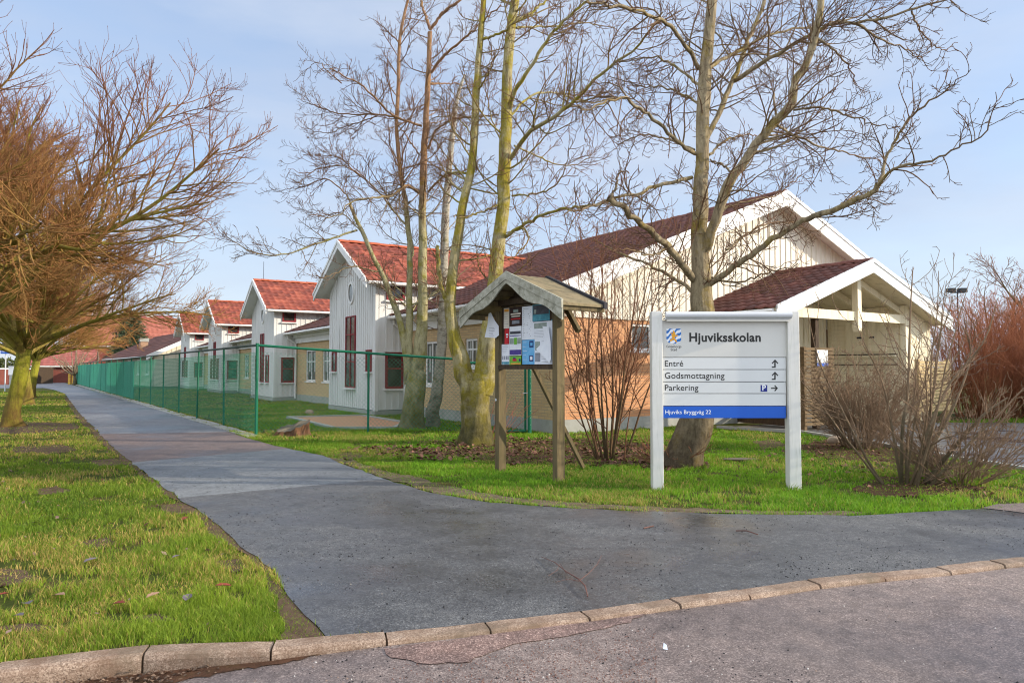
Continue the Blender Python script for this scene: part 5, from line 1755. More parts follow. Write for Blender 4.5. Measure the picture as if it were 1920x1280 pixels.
# ---- forked mossy tree (two tall stems) standing before the gate
D = 14.5
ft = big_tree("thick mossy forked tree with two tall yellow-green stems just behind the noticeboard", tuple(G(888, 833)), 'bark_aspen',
    [(px_line([(893, 842), (890, 800), (887, 765), (890, 735), (893, 712)], D), [.36, .30, .29, .32, .28]),
     (px_line([(900, 735), (910, 690), (917, 620), (930, 520), (936, 440), (943, 391), (946, 312), (948, 234), (949, 176), (955, 78), (966, 0), (975, -90), (985, -180)], D), [.25, .235, .195, .15, .137, .132, .127, .12, .112, .10, .09, .07, .04]),
     (px_line([(884, 735), (870, 690), (850, 630), (843, 570), (850, 500), (857, 455), (866, 391), (882, 324), (890, 242), (894, 156), (900, 78), (906, 0), (912, -80)], D), [.20, .175, .135, .112, .10, .094, .088, .083, .078, .072, .064, .055, .035])],
    [(px_line([(840, 575, 0), (828, 535, -.1), (822, 500, -.15), (820, 467, -.2), (822, 462, -.2)], D), .07, .05),
     (px_line(zA([(1215, 545, 0), (1240, 440, -.3), (1320, 320, -.6), (1400, 190, -.8), (1500, 80, -1), (1590, 0, -1.1), (1660, -80, -1.2)]), D), .075, .02),
     (px_line(zA([(1215, 770, 0), (1310, 640, -.5), (1420, 570, -.9), (1550, 470, -1.3), (1640, 370, -1.6), (1760, 280, -1.9), (1860, 190, -2.1), (1950, 60, -2.2)]), D), .075, .018),
     (px_line(zA([(1190, 1140, 0), (1280, 1080, -.4), (1380, 1030, -.8), (1500, 1000, -1.2), (1620, 985, -1.5), (1700, 965, -1.7)]), D), .06, .025),
     (px_line(zA([(1230, 110, 0), (1320, 60, .3), (1400, 0, .6), (1470, -60, .8)]), D), .06, .02),
     (px_line(zA([(1250, 135, 0), (1350, 128, .4), (1450, 125, .8), (1600, 110, 1.3), (1750, 150, 1.7)]), D), .04, .01),
     (px_line(zA([(1080, 195, 0), (1130, 175, -.2), (1190, 150, -.4), (1240, 100, -.5), (1290, 20, -.6)]), D), .05, .015),
     (px_line(zA([(1030, 640, 0), (1000, 600, .4), (950, 560, .9), (880, 560, 1.3), (800, 600, 1.6)]), D), .03, .008),
     (px_line(zA([(1070, 430, 0), (1100, 380, -.5), (1130, 330, -.9), (1150, 240, -1.2)]), D), .03, .008),
     (px_line(zA([(1195, 700, 0), (1150, 620, .5), (1120, 520, .9), (1100, 400, 1.2), (1090, 300, 1.4)]), D), .03, .008),
     (px_line(zA([(1240, 700, 0), (1330, 740, .5), (1450, 790, 1.0), (1560, 780, 1.4), (1650, 700, 1.7)]), D), .035, .008),
     (px_line(zA([(1230, 940, 0), (1330, 930, -.6), (1420, 900, -1.1), (1480, 820, -1.4), (1500, 700, -1.6)]), D), .035, .008),
     (px_line(zA([(1170, 980, 0), (1100, 1010, -.5), (1010, 1040, -.9), (950, 1040, -1.2)]), D), .035, .015),
     (px_line(zA([(1220, 560, 0), (1320, 460, .8), (1440, 450, 1.4), (1600, 490, 1.9), (1760, 470, 2.3), (1860, 560, 2.5)]), D), .045, .01),
     (px_line(zA([(1010, 830, 0), (930, 830, .6), (870, 870, 1.2)]), D), .04, .012),
     (px_line(zA([(1270, 1090, -.4), (1310, 1130, -.8), (1280, 1190, -1.0), (1220, 1250, -1.2)]), D), .03, .012)],
    11)

# ---- tree with curved stems (alder) behind the yard fence
D = 18.3
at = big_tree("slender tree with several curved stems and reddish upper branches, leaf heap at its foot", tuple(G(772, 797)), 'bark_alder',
    [(px_line([(770, 806), (773, 770), (778, 730), (781, 700)], D), [.31, .27, .255, .24]),
     (px_line([(783, 720), (788, 640), (792, 560), (792, 469), (792, 391), (794, 312), (798, 234), (802, 156), (806, 60)], D), [.20, .16, .125, .105, .096, .088, .078, .068, .055]),
     (px_line([(775, 720), (768, 640), (767, 560), (768, 469), (761, 391), (750, 312), (744, 234), (747, 156), (750, 70), (765, 0), (778, -60)], D), [.12, .10, .082, .07, .062, .055, .05, .045, .04, .034, .022]),
     (px_line([(766, 720), (763, 680), (752, 612), (735, 560), (715, 510), (700, 484), (681, 437), (667, 410), (656, 383)], D), [.12, .095, .08, .072, .064, .056, .05, .042, .035])],
    [(px_line(zA([(835, 140, 0), (815, 80, .1), (790, 0, .3), (780, -90, .5)]), D), .07, .03),
     (px_line(zA([(835, 145, 0), (900, 60, -.2), (980, 0, -.4), (1060, -70, -.5)]), D), .07, .03),
     (px_line(zA([(840, 350, 0), (900, 270, -.3), (980, 200, -.6), (1060, 130, -.9), (1180, 20, -1.2)]), D), .065, .02),
     (px_line(zA([(825, 715, 0), (870, 620, -.2), (960, 570, -.6), (1100, 560, -.9), (1160, 545, -1.2)]), D), .055, .015),
     (px_line(zA([(825, 920, 0), (900, 850, -.4), (1000, 820, -.8), (1080, 760, -1.1)]), D), .05, .015),
     (px_line(zA([(840, 405, 0), (900, 400, .4), (980, 405, .9), (1060, 410, 1.3)]), D), .04, .012),
     (px_line(zA([(795, 605, 0), (670, 560, -.5), (580, 480, -1.0), (490, 400, -1.5), (400, 350, -1.9), (350, 320, -2.2)]), D), .055, .012),
     (px_line(zA([(670, 562, -.4), (560, 548, .2), (400, 545, .6), (270, 500, 1.0), (200, 475, 1.3)]), D), .04, .008),
     (px_line(zA([(780, 925, 0), (720, 890, -.4), (650, 940, -.8), (560, 950, -1.2), (470, 965, -1.6), (380, 1040, -1.9), (260, 1030, -2.2)]), D), .06, .01),
     (px_line(zA([(735, 1100, 0), (650, 1000, .3), (560, 890, .6), (480, 830, .9), (380, 750, 1.2), (220, 745, 1.6)]), D), .05, .008),
     (px_line(zA([(780, 740, 0), (740, 680, .4), (690, 610, .8), (660, 560, 1.0)]), D), .035, .015),
     (px_line(zA([(485, 1105, 0), (380, 1140, -.4), (250, 1185, -.8), (110, 1225, -1.2), (0, 1210, -1.5), (-90, 1170, -1.7), (-160, 1130, -1.9)]), D), .045, .007),
     (px_line(zA([(455, 990, 0), (430, 930, .3), (330, 860, .6), (220, 900, .9), (90, 920, 1.3)]), D), .04, .007),
     (px_line(zA([(690, 380, 0), (640, 300, .4), (610, 240, .7)]), D), .03, .01),
     (px_line(zA([(690, 210, 0), (640, 160, -.4), (600, 145, -.7)]), D), .025, .008),
     (px_line(zA([(520, 850, .8), (430, 800, .2), (340, 800, -.2), (240, 830, -.6), (160, 810, -.9)]), D), .03, .007),
     (px_line(zA([(410, 400, -1.5), (340, 340, -1.2), (290, 300, -1.0), (180, 390, -.8)]), D), .025, .006),
     (px_line(zA([(580, 560, .3), (450, 600, .9), (340, 640, 1.4), (220, 610, 1.8)]), D), .025, .006),
     (px_line(zA([(700, 170, 0), (740, 90, .2), (745, 0, .4), (750, -70, .5)]), D), .03, .01),
     (px_line([(716, 511), (660, 500, -.5), (610, 520, -1.0), (570, 512, -1.4)], D), .03, .007),
     (px_line([(680, 437), (640, 400, .5), (600, 405, 1.0), (560, 390, 1.4)], D), .03, .007)],
    12, up=(0.04, 0.14, 0.14))

# ---- thin birch
D = 18.9
bt = big_tree("thin pale birch with ringed bark between the curved-stem tree and mossy forked tree", tuple(G(813, 793)), 'bark_birch',
    [(px_line([(811, 800), (816, 755), (822, 700), (828, 640), (832, 560), (833, 461), (836, 391), (842, 312), (850, 234), (859, 176), (872, 140)], D), [.19, .155, .14, .13, .12, .11, .10, .085, .07, .05, .03])],
    [(px_line([(836, 391), (860, 350, -.3), (890, 330, -.6), (925, 290, -.9)], D), .03, .01),
     (px_line([(842, 312), (820, 270, .3), (800, 250, .6)], D), .03, .01),
     (px_line([(833, 440), (855, 415, .4), (885, 400, .8), (920, 350, 1.1)], D), .03, .01)], 13, flare=0.2)

# ---- leaning poplar behind the sign
D = 11.3
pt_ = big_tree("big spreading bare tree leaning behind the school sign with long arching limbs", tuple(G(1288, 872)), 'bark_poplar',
    [(px_line([(1276, 884), (1290, 845), (1308, 800), (1318, 740), (1320, 680), (1319, 620)], D), [.33, .28, .265, .24, .225, .22]),
     (px_line([(1320, 690), (1319, 620), (1316, 562), (1313, 480), (1313, 375), (1316, 281), (1320, 187), (1323, 122), (1330, 47), (1335, 0), (1340, -80), (1346, -160)], D), [.22, .20, .168, .132, .114, .102, .103, .094, .088, .08, .062, .035])],
    [(px_line(zB([(465, 1010, 0), (505, 920, -.2), (560, 750, -.4), (600, 695, -.5), (690, 560, -.7), (760, 480, -.8), (815, 420, -.9), (830, 335, -.9), (890, 230, -1), (925, 120, -1), (937, 0, -1), (945, -110, -1)]), D), .14, .06),
     (px_line(zB([(475, 560, 0), (520, 470, .2), (590, 310, .4), (640, 180, .6), (700, 30, .8), (735, -60, .9)]), D), .08, .035),
     (px_line(zB([(590, 325, .4), (680, 265, .1), (780, 205, -.2), (900, 140, -.5), (980, 95, -.7), (1150, 82, -1.0), (1300, 40, -1.2), (1400, 10, -1.3), (1490, -10, -1.4)]), D), .06, .012),
     (px_line(zB([(490, 270, 0), (560, 230, .3), (640, 190, .6), (720, 145, .9), (830, 120, 1.2), (920, 105, 1.4), (1080, 70, 1.7), (1200, 30, 1.9)]), D), .05, .012),
     (px_line(zB([(470, 1150, 0), (560, 1090, -.3), (680, 1000, -.7), (850, 890, -1.1), (1000, 830, -1.5), (1160, 757, -1.9), (1172, 738, -1.95)]), D), .085, .045),
     (px_line(zB([(1165, 750, -1.9), (1200, 630, -1.8), (1270, 500, -1.9), (1340, 430, -2.1), (1450, 350, -2.3), (1530, 280, -2.5)]), D), .04, .006),
     (px_line(zB([(1168, 745, -1.9), (1230, 670, -2.2), (1340, 652, -2.5), (1370, 650, -2.6), (1470, 600, -2.8), (1570, 545, -3), (1630, 460, -3.1), (1625, 370, -3.2)]), D), .035, .005),
     (px_line(zB([(440, 1130, 0), (400, 1080, -.2), (330, 990, -.5), (250, 920, -.8), (180, 860, -1.0), (98, 790, -1.3)]), D), .10, .055),
     (px_line(zB([(98, 792, -1.3), (120, 740, -1.3), (135, 690, -1.3), (165, 690, -1.4)]), D), .03, .01),
     (px_line(zB([(420, 710, 0), (280, 745, -.5), (180, 780, -.9), (95, 800, -1.2), (0, 830, -1.5), (-90, 850, -1.8)]), D), .05, .015),
     (px_line(zB([(430, 1170, 0), (380, 1130, .4), (250, 1060, .9), (130, 1010, 1.3), (30, 960, 1.7)]), D), .055, .015),
     (px_line(zB([(435, 615, 0), (380, 580, -.4), (270, 480, -.9), (190, 420, -1.3), (130, 395, -1.6), (0, 430, -2.0), (-70, 420, -2.2)]), D), .055, .012),
     (px_line(zB([(430, 600, 0), (360, 570, .4), (300, 550, .7), (230, 540, 1.1), (120, 580, 1.5)]), D), .035, .01),
     (px_line(zB([(455, 350, 0), (400, 300, .4), (330, 250, .8), (240, 230, 1.2), (100, 260, 1.7)]), D), .045, .012),
     (px_line(zB([(450, 275, 0), (400, 190, -.4), (340, 110, -.8), (250, 60, -1.2), (160, 30, -1.6), (0, 12, -2.1)]), D), .06, .02),
     (px_line(zB([(760, 500, -.8), (850, 550, -.4), (950, 590, 0), (1080, 620, .4), (1180, 640, .7)]), D), .035, .008),
     (px_line(zB([(830, 440, -.9), (950, 430, -1.2), (1060, 470, -1.5), (1160, 500, -1.8), (1250, 510, -2)]), D), .03, .007),
     (px_line(zB([(700, 545, -.7), (770, 540, -.1), (840, 560, .4), (930, 640, .8)]), D), .03, .007),
     (px_line(zB([(595, 700, -.5), (540, 660, 0), (490, 640, .4)]), D), .03, .015),
     (px_line(zB([(490, 620, 0), (560, 560, .6), (640, 540, 1.1), (720, 545, 1.5)]), D), .035, .008),
     (px_line(zB([(500, 890, 0), (560, 830, .5), (660, 800, .9), (760, 780, 1.3), (860, 700, 1.7)]), D), .035, .008),
     (px_line(zB([(560, 1000, -.5), (680, 910, .2), (800, 890, .7), (930, 930, 1.1)]), D), .03, .008),
     (px_line(zB([(500, 1110, 0), (600, 1130, -.5), (720, 1090, -1.0), (840, 1060, -1.4)]), D), .03, .008),
     (px_line(zB([(1000, 835, -1.5), (1060, 790, -1.0), (1100, 770, -.7), (1160, 860, -.4)]), D), .025, .006),
     (px_line(zB([(920, 150, -1), (1010, 220, -.6), (1060, 280, -.3), (1090, 400, 0)]), D), .03, .006),
     (px_line(zB([(1080, 90, -1), (1180, 160, -.6), (1280, 200, -.3), (1380, 280, 0)]), D), .03, .006),
     (px_line(zB([(1300, 45, -1.2), (1340, 130, -1.0), (1420, 200, -.8), (1480, 170, -.7)]), D), .022, .005),
     (px_line(zB([(320, 990, -.5), (260, 1020, -.8), (160, 1000, -1.1), (60, 1010, -1.4)]), D), .03, .008),
     (px_line(zB([(455, 420, 0), (390, 380, .6), (300, 350, 1.0), (200, 340, 1.5), (90, 300, 1.9)]), D), .035, .008)],
    14, per=(7.5, 7.0, 7.5), up=(0.03, 0.12, 0.14), flare=0.3)

# ---- pollarded maples in a row along the path
def maple_meshes(seed, e0=8, e1=82, L0=4.7, Lk=.55, tw=.0034, bulge=0.0):
    rng = np.random.default_rng(seed)
    T = Tubes(); Cn = Tubes()
    trunk_tube(T, [(0, 0, -.1), (0.03, 0, 0.35), (0.12, 0.02, 1.1), (0.22, 0.03, 1.8), (0.27, 0.03, 2.2)], [.245, .20, .178, .172, .20], 26, 48, 0.05, seed, 0.5)
    P0, R0 = [], []
    nl = 46
    for k in range(nl):
        az = 2 * math.pi * (k * 0.381966 + rng.uniform(-.03, .03))
        el = math.radians(e0 + (e1 - e0) * ((k * 0.618) % 1.0))
        L = (L0 - Lk * el + bulge * math.sin(math.pi * el / 1.5)) * rng.uniform(.86, 1.06)
        d = np.array([math.cos(az) * math.cos(el), math.sin(az) * math.cos(el), math.sin(el)])
        p = np.array([0.27 + .1 * math.cos(az), .03 + .1 * math.sin(az), 2.0 + rng.uniform(-.1, .22)]); pts = [p]
        if el < .6: d = norm(d + np.array([0, 0, .35]))
        for s in range(9):
            p = p + d * L / 9; pts.append(p)
            d = norm(d + np.array([0, 0, 1]) * ((-.04 if s < 5 else .02) if el < .6 else 0.015) + rng.normal(size=3) * 0.11)
        a, b = resample(pts, np.linspace(rng.uniform(.05, .085), .012, 10), 18)
        P0.append(a); R0.append(b)
    P0 = np.array(P0); R0 = np.array(R0)
    Cn.add(P0, R0, 8)
    a, b = sprout(P0, R0, 4.6, (0.24, 0.46), (22, 55), 0.07, 0.08, 9, 0.34, 0.006, 0.6, rng, taper_len=0.42)
    Cn.add(a, b, 5)
    c, d = sprout(a, b, 7.0, (0.3, 0.6), (20, 50), 0.08, 0.09, 7, 0.12, tw * 1.1, 0.65, rng, taper_len=0.45, lmin=.25)
    Cn.add(c, d, 4)
    e, f = sprout(c, d, 6.5, (0.3, 0.65), (20, 48), 0.1, 0.09, 5, 0.1, tw, 0.75, rng, taper_len=0.4, lmin=.15)
    Cn.add(e, f, 3)
    tips = e[:, -1]; dirs = norm(e[:, -1] - e[:, -2])
    q = np.stack([tips, tips + dirs * 0.01, tips + dirs * 0.026], 1)
    Cn.add(q, np.tile(np.array([[tw * .7, tw * 1.7, 0.001]]), (len(q), 1)), 3)
    return T, Cn
def maple(base, label, T, Cn):
    r = thing("pollarded_maple", label, "tree", tuple(base), "pollarded trees along the path")
    for nm, tb, mm in (("trunk", T, 'bark_maple_trunk'), ("crown", Cn, 'bark_maple')):
        V = np.concatenate(tb.V) + np.array(base)
        npmesh(nm, V, quads=np.concatenate(tb.Q), mat=mm, parent=r, attrs={'thick': np.concatenate(tb.T)}, smooth=True)
    return r
maple(Vector((-9.3, 11.4, 0)), "bare pollarded tree whose rounded crown fills the picture's upper corner, trunk out of view", *maple_meshes(8, 17, 84, 4.95, 1.0, .0028, .75))
mt = maple(G(22, 798), "mossy yellow-green bare pollarded tree with its whole trunk standing in view by the path", *maple_meshes(5))
kids = list(mt.children)
for pos, rot, sc, lab in ((G(52, 757), 4.0, 1.02, "dark-trunked pollarded tree directly behind the yellow-green trunk beside the path"),
                          (G(58, 744.5), 1.1, 1.0, "last pollarded tree of the row, partly hidden behind two thicker trunks")):
    r = mt.copy(); C.objects.link(r)
    r.location = pos; r.rotation_euler = (0, 0, rot); r.scale = (sc, sc, sc); r['label'] = lab
    for ch in kids:
        c = ch.copy(); C.objects.link(c); c.parent = r

# ---- shrubs
def shrub(label, base, mat, nstem, h, spread, seed, lean=(0, 0), r0=0.022, per=(3.5, 4.5, 4.0), lens=((.25, .5), (.25, .5), (.3, .6)), el=(55, 88), curve=0.03, name="bush", stems=None, kinds=3, twig=0.0035, base_r=0.18, group=None, cat="bush", jit=0.06):
    rng = np.random.default_rng(seed)
    r = thing(name, label, cat, tuple(base), group)
    T = Tubes()
    Pp, R = [], []
    for k in range(nstem):
        az = rng.uniform(0, 2 * math.pi); e = math.radians(rng.uniform(*el))
        d = np.array([math.cos(az) * math.cos(e) * spread + lean[0], math.sin(az) * math.cos(e) * spread + lean[1], math.sin(e)]); d = norm(d)
        L = h * rng.uniform(.65, 1.08)
        p = np.array(base) + np.array([math.cos(az), math.sin(az), 0]) * base_r * rng.uniform(.1, 1) + np.array([0, 0, -.05])
        pts = [p]
        for s in range(8):
            p = p + d * L / 8; pts.append(p)
            d = norm(d + np.array([0, 0, 1]) * curve + rng.normal(size=3) * jit)
        a, b = resample(pts, np.linspace(r0 * rng.uniform(.6, 1.25), twig, 9), 14)
        Pp.append(a); R.append(b)
    for s in stems or []:
        a, b = resample(s[0], np.linspace(s[1], s[2], len(s[0])), 14); Pp.append(a); R.append(b)
    Pp = np.array(Pp); R = np.array(R)
    T.add(Pp, R, 6)
    T2 = Tubes()
    a, b = sprout(Pp, R, per[0], lens[0], (22, 55), .05, .08, 8, .15, twig * 1.15, .6, rng, taper_len=.5, lmin=.15)
    T2.add(a, b, 4)
    if kinds > 1:
        c, d = sprout(a, b, per[1], lens[1], (25, 60), .05, .10, 6, .12, twig, .7, rng, taper_len=.5, lmin=.1)
        T2.add(c, d, 3)
        if kinds > 2:
            e, f = sprout(c, d, per[2], lens[2], (25, 60), .05, .10, 4, .12, twig, .8, rng, taper_len=.4, lmin=.06)
            T2.add(e, f, 3)
    T.build("stems", mat, r)
    T2.build("twigs", mat, r)
    return r
shrub("tall multi-stemmed bare brown shrub between the noticeboard and the big sign", G(1142, 858), 'bark_bush', 21, 4.3, 0.56, 21, r0=0.020, per=(2.4, 3.4, 3.4), el=(52, 88), base_r=0.28, cat="shrub", name="bare_shrub")
shrub("rounded dense twiggy brown bush in front of the cream porch", G(1615, 838), 'bark_grey_bush', 85, 1.8, 1.0, 22, r0=0.011, per=(7, 8, 6), lens=((.2, .42), (.25, .5), (.3, .6)), el=(42, 88), base_r=0.35)
shrub("straggly pale-stemmed bush with tall wands and low sprawling branches, beside the yard paving", G(1700, 905), 'bark_grey_bush', 12, 2.7, 0.95, 23, r0=0.018, per=(3.2, 4.2, 4.0), el=(50, 86), base_r=0.32,
      stems=[([tuple(G(1735, 905)), tuple(P(1765, 868, 9.5)), tuple(P(1805, 820, 9.4)), tuple(P(1850, 772, 9.3)), tuple(P(1890, 745, 9.2))], .035, .012),
             ([tuple(G(1740, 905)), tuple(P(1775, 880, 9.3)), tuple(P(1840, 850, 9.2)), tuple(P(1890, 828, 9.1))], .02, .006),
             ([tuple(G(1745, 905)), tuple(P(1790, 890, 9.5)), tuple(P(1860, 878, 9.5)), tuple(P(1905, 880, 9.5))], .014, .005),
             ([tuple(G(1720, 905)), tuple(P(1740, 850, 9.6)), tuple(P(1780, 780, 9.7)), tuple(P(1812, 700, 9.8)), tuple(P(1820, 650, 9.8)), tuple(P(1805, 610, 9.8))], .026, .006),
             ([tuple(G(1712, 905)), tuple(P(1735, 820, 9.2)), tuple(P(1780, 720, 9.1)), tuple(P(1845, 640, 9.0)), tuple(P(1870, 560, 9.0))], .024, .005),
             ([tuple(G(1690, 905)), tuple(P(1692, 800, 9.2)), tuple(P(1702, 740, 9.2)), tuple(P(1705, 640, 9.2)), tuple(P(1708, 560, 9.2)), tuple(P(1712, 500, 9.2))], .024, .005)])
shrub("fine low tangle of thin grey twigs beside the pale-stemmed bush", G(1800, 900), 'bark_grey_bush', 60, 1.3, 1.1, 24, r0=0.009, per=(6, 7, 6), lens=((.25, .5), (.3, .6), (.3, .6)), el=(20, 80), base_r=0.3, twig=0.0032)
# root sprouts on the forked tree's foot
shrub("spray of thin red-brown suckers at the foot of the mossy forked tree", G(925, 826), 'bark_twig2', 16, 1.15, 0.8, 25, lean=(.35, -.1), r0=0.007, per=(1.5, 2, 2), lens=((.2, .4), (.25, .5), (.3, .6)), el=(35, 85), base_r=0.1, kinds=1, name="root_suckers", cat="suckers")
shrub("low brushwood of dead twigs lying at the leaning tree's foot", G(1262, 868), 'bark_bush', 16, 0.9, 1.3, 26, lean=(-.3, -.2), r0=0.012, per=(2, 3, 2), el=(5, 45), base_r=0.15, kinds=2, name="dead_twigs", cat="twigs")
# orange willow thicket (each clump a bush)
for k, (x, y, hgt, lab) in enumerate(((15.0, 22.5, 3.7, "orange willow clump touching the porch's outer corner"), (17.6, 23.4, 4.1, "orange willow clump standing tallest, under the far bare tree"), (16.4, 20.6, 3.0, "lower russet willow clump in front of the orange ones, by the yard"), (19.6, 22.2, 3.8, "orange willow clump at the picture's edge"))):
    shrub(lab, Vector((x, y, 0)), 'bark_willow', 190, hgt, 0.85, 30 + k, r0=0.013, per=(2.8, 2.6, 2), lens=((.18, .4), (.25, .5), (.3, .5)), el=(50, 89), base_r=0.9, kinds=2, name="willow_clump", twig=0.0046, group="orange willow thicket beside the yard", cat="willow", jit=0.05)

def plain_tree(label, base, mat, h, spread, seed, trunk_h=1.6, r=0.16, name="bare_tree", group=None, per=(3, 4, 4), twig=0.008, nl=12, cat="tree"):
    rng = np.random.default_rng(seed)
    rt = thing(name, label, cat, tuple(base), group)
    T = Tubes(); Cn = Tubes(); b0 = np.array(base)
    trunk_tube(T, [tuple(b0 + np.array([0, 0, -.1])), tuple(b0 + np.array([.05, 0, trunk_h * .5])), tuple(b0 + np.array([.02, .02, trunk_h])), tuple(b0 + np.array([.1, 0, h * .8]))], [r * 1.3, r, r * .9, twig], 9, 16, .05, seed, .3)
    P0, R0 = [], []
    for k in range(nl):
        az = 2 * math.pi * k * .382; e = math.radians(rng.uniform(22, 75)); L = (h - trunk_h) * rng.uniform(.75, 1.05) * (spread if e < 1 else 1)
        d = np.array([math.cos(az) * math.cos(e), math.sin(az) * math.cos(e), math.sin(e)])
        p = b0 + np.array([0.02, 0.02, trunk_h * rng.uniform(.85, 1.3)]); pts = [p]
        for s in range(7):
            p = p + d * L / 7; pts.append(p); d = norm(d + np.array([0, 0, 1]) * .05 + rng.normal(size=3) * .1)
        a, b = resample(pts, np.linspace(r * .55, twig, 8), 14); P0.append(a); R0.append(b)
    P0, R0 = np.array(P0), np.array(R0); Cn.add(P0, R0, 6)
    a, b = sprout(P0, R0, per[0], (.25, .5), (25, 55), .05, .09, 8, .15, twig, .6, rng, taper_len=.5); Cn.add(a, b, 4)
    c, d = sprout(a, b, per[1], (.25, .55), (25, 55), .05, .1, 6, .12, twig, .7, rng, taper_len=.5, lmin=.2); Cn.add(c, d, 3)
    e, f = sprout(c, d, per[2], (.3, .6), (25, 55), .05, .1, 4, .12, twig, .8, rng, taper_len=.4, lmin=.15); Cn.add(e, f, 3)
    T.build("trunk", mat, rt); Cn.build("crown", mat, rt)
    return rt
plain_tree("far bare brown tree rising behind the orange willow thicket", (30.5, 40, 0), 'bark_bush', 9.2, .8, 41, per=(2.2, 3, 3), twig=0.011, nl=14, r=.2)
plain_tree("small far bare tree showing above the willows near the floodlight", (35, 52, 0), 'bark_bush', 7.5, .9, 43, per=(1.6, 2.2, 2.2), twig=0.014, r=.2)

# floodlight
fl = thing("floodlight_mast", "twin floodlights on a thin mast seen over the willow thicket", "floodlight", (22.0, 35.0, 0))
mb = MB(); mb.tube([(22, 35, 0), (22, 35, 5.3)], .028, 7); mb.build("mast", 'black_metal', fl)
mb = MB(); mb.tube([(21.65, 35, 5.28), (22.35, 35, 5.28)], .03, 6); mb.build("crossbar", 'black_metal', fl)
for s in (-.28, .28):
    mb = MB(); mb.prism([(22 + s - .17, 34.9, 5.30), (22 + s + .17, 34.9, 5.30), (22 + s + .14, 34.9, 5.5), (22 + s - .14, 34.9, 5.5)], (0, .35, 0)); mb.build("lamp_head", 'black_metal', fl)

# ================================================================== FAR BACKGROUND
def P0z(px, py, Y): return P(px, py, Y)
# low building with brown roof beyond the towers
LBo = P(289, 692, 62.0); LBo.z = 0
a37 = math.radians(37.5)
E1 = Vector((-math.sin(a37), math.cos(a37), 0)); E2 = Vector((math.cos(a37), math.sin(a37), 0))
lb = thing("low_building", "low cream building with a wide brown tiled roof and small chimney beyond the towers", "building", tuple(LBo))
mb = MB()
mb.prism([LBo, LBo + E2 * 9.2, LBo + E2 * 9.2 + UP * 2.9, LBo + E2 * 4.6 + UP * 5.0, LBo + UP * 2.9], E1 * 24)
boards(mb, LBo, E2, -E1, 9.2, .3, lambda u: 2.85 + .45 * min(u, 9.2 - u), .4, .08, .03)
mb.build("wall", 'cream_board', lb)
mb = MB()
mb.box(LBo - E2 * .03 + UP * .0, E1 * 24, E2 * .03, UP * 2.85); boards(mb, LBo - E2 * .03, E1, -E2, 24, .3, lambda u: 2.8, .5, .08, .03)
mb.build("side_wall", 'far_wall', lb)
rf_, _, _ = gable_roof(lb, LBo + E2 * 4.6, E2, E1, 4.6, -.6, 24.4, 2.98, 5.2, .7, 'tile_brown', ridge_mat='tile_brown', barge=.35, tsize=.5, trow=.5, tiles_on=(True, False))
mb = MB(); q = LBo + E2 * 1.0 + E1 * 12; mb.box(q + UP * 3.2, E2 * .7, E1 * .7, UP * 1.1); mb.box(q + UP * 4.3 - E2 * .06 - E1 * .06, E2 * .82, E1 * .82, UP * .35, 1); mb.build("chimney", ['brick_orange', 'concrete'], rf_)
for t in (2.0, 6.0, 11.0):
    window(lb, LBo + E1 * t + UP * 1.0 - E2 * .032, E1, -E2, 1.2, 1.4, 'white_trim', (.5,), (), .09, True, .05)
window(lb, LBo + E2 * 2.0 + UP * .95 - E1 * .001, E2, -E1, 1.1, 1.4, 'white_trim', (.5,), (), .09, True, .05)

def far_house(label, px, Y, w, d, ze, zr, tile, wall, rot, chim=False):
    o = P(px, 692, Y); o.z = 0
    a = Vector((math.cos(rot), math.sin(rot), 0)); b = Vector((-math.sin(rot), math.cos(rot), 0))
    r = thing("far_house", label, "house", tuple(o))
    mb = MB(); mb.prism([o, o + a * w, o + a * w + UP * ze, o + a * w / 2 + UP * (zr - .1), o + UP * ze], b * d); mb.build("wall", wall, r)
    rf, _, _ = gable_roof(r, o + a * w / 2, a, b, w / 2, -.4, d + .4, ze, zr, .5, tile, ridge_mat=tile, barge=.3, tsize=.6, trow=.6, gutter=False)
    if chim:
        mb = MB(); q = o + a * w * .35 + b * d * .5; mb.box(q + UP * ze, a * .9, b * .9, UP * (zr - ze + .9)); mb.build("chimney", 'far_wall', rf)
    for s in (.25, .6):
        window(r, o + a * w * s + UP * 1.0 - b * .001, a, -b, 1.2, 1.3, 'white_trim', (.5,), (), .1, True, .05)
    return r
far_house("far house with a big orange tiled roof behind the fir tree", 152, 105, 12, 16, 5.0, 9.0, 'tile_far', 'red_wall', -1.0, True)
far_house("far house with a bright red metal-like roof above the orange roof", 205, 150, 14, 12, 7.5, 12.5, 'tile_pinkred', 'far_wall', -1.2, True)
far_house("low far building with a pinkish red roof behind the second trunk", 68, 84, 6, 6, 2.2, 4.0, 'tile_pinkred', 'red_wall', -1.1)
far_house("pale-roofed far house just showing beside the fir tree top", 268, 140, 12, 12, 6.0, 8.6, 'far_wall', 'far_wall', -.4)
# red garden wall with white coping at the far end
mb = MB()
a, b = P(-140, 692, 66), P(66, 692, 72); a.z = b.z = 0
mb.bar(a + UP * .75, b + UP * .75, .3, 1.5); gw_ = mb.build("garden_wall", 'red_wall', None, tuple(a)); tag(gw_, "low red garden wall with white coping at the far end of the path", "wall")
mb = MB(); mb.bar(a + UP * 1.55, b + UP * 1.55, .4, .12); o = mb.build("coping", 'white_trim', gw_)
# dark plank fence next to it
a, b = P(68, 692, 73), P(100, 692, 77); a.z = b.z = 0
mb = MB()
for k in range(14):
    q = a.lerp(b, k / 14); mb.box(q, (b - a) * (0.9 / 14), Vector((0, .04, 0)), UP * 1.75)
df = mb.build("plank_fence", 'dark_wood', None, tuple(a)); tag(df, "dark brown plank fence where the path bends at its far end", "fence")
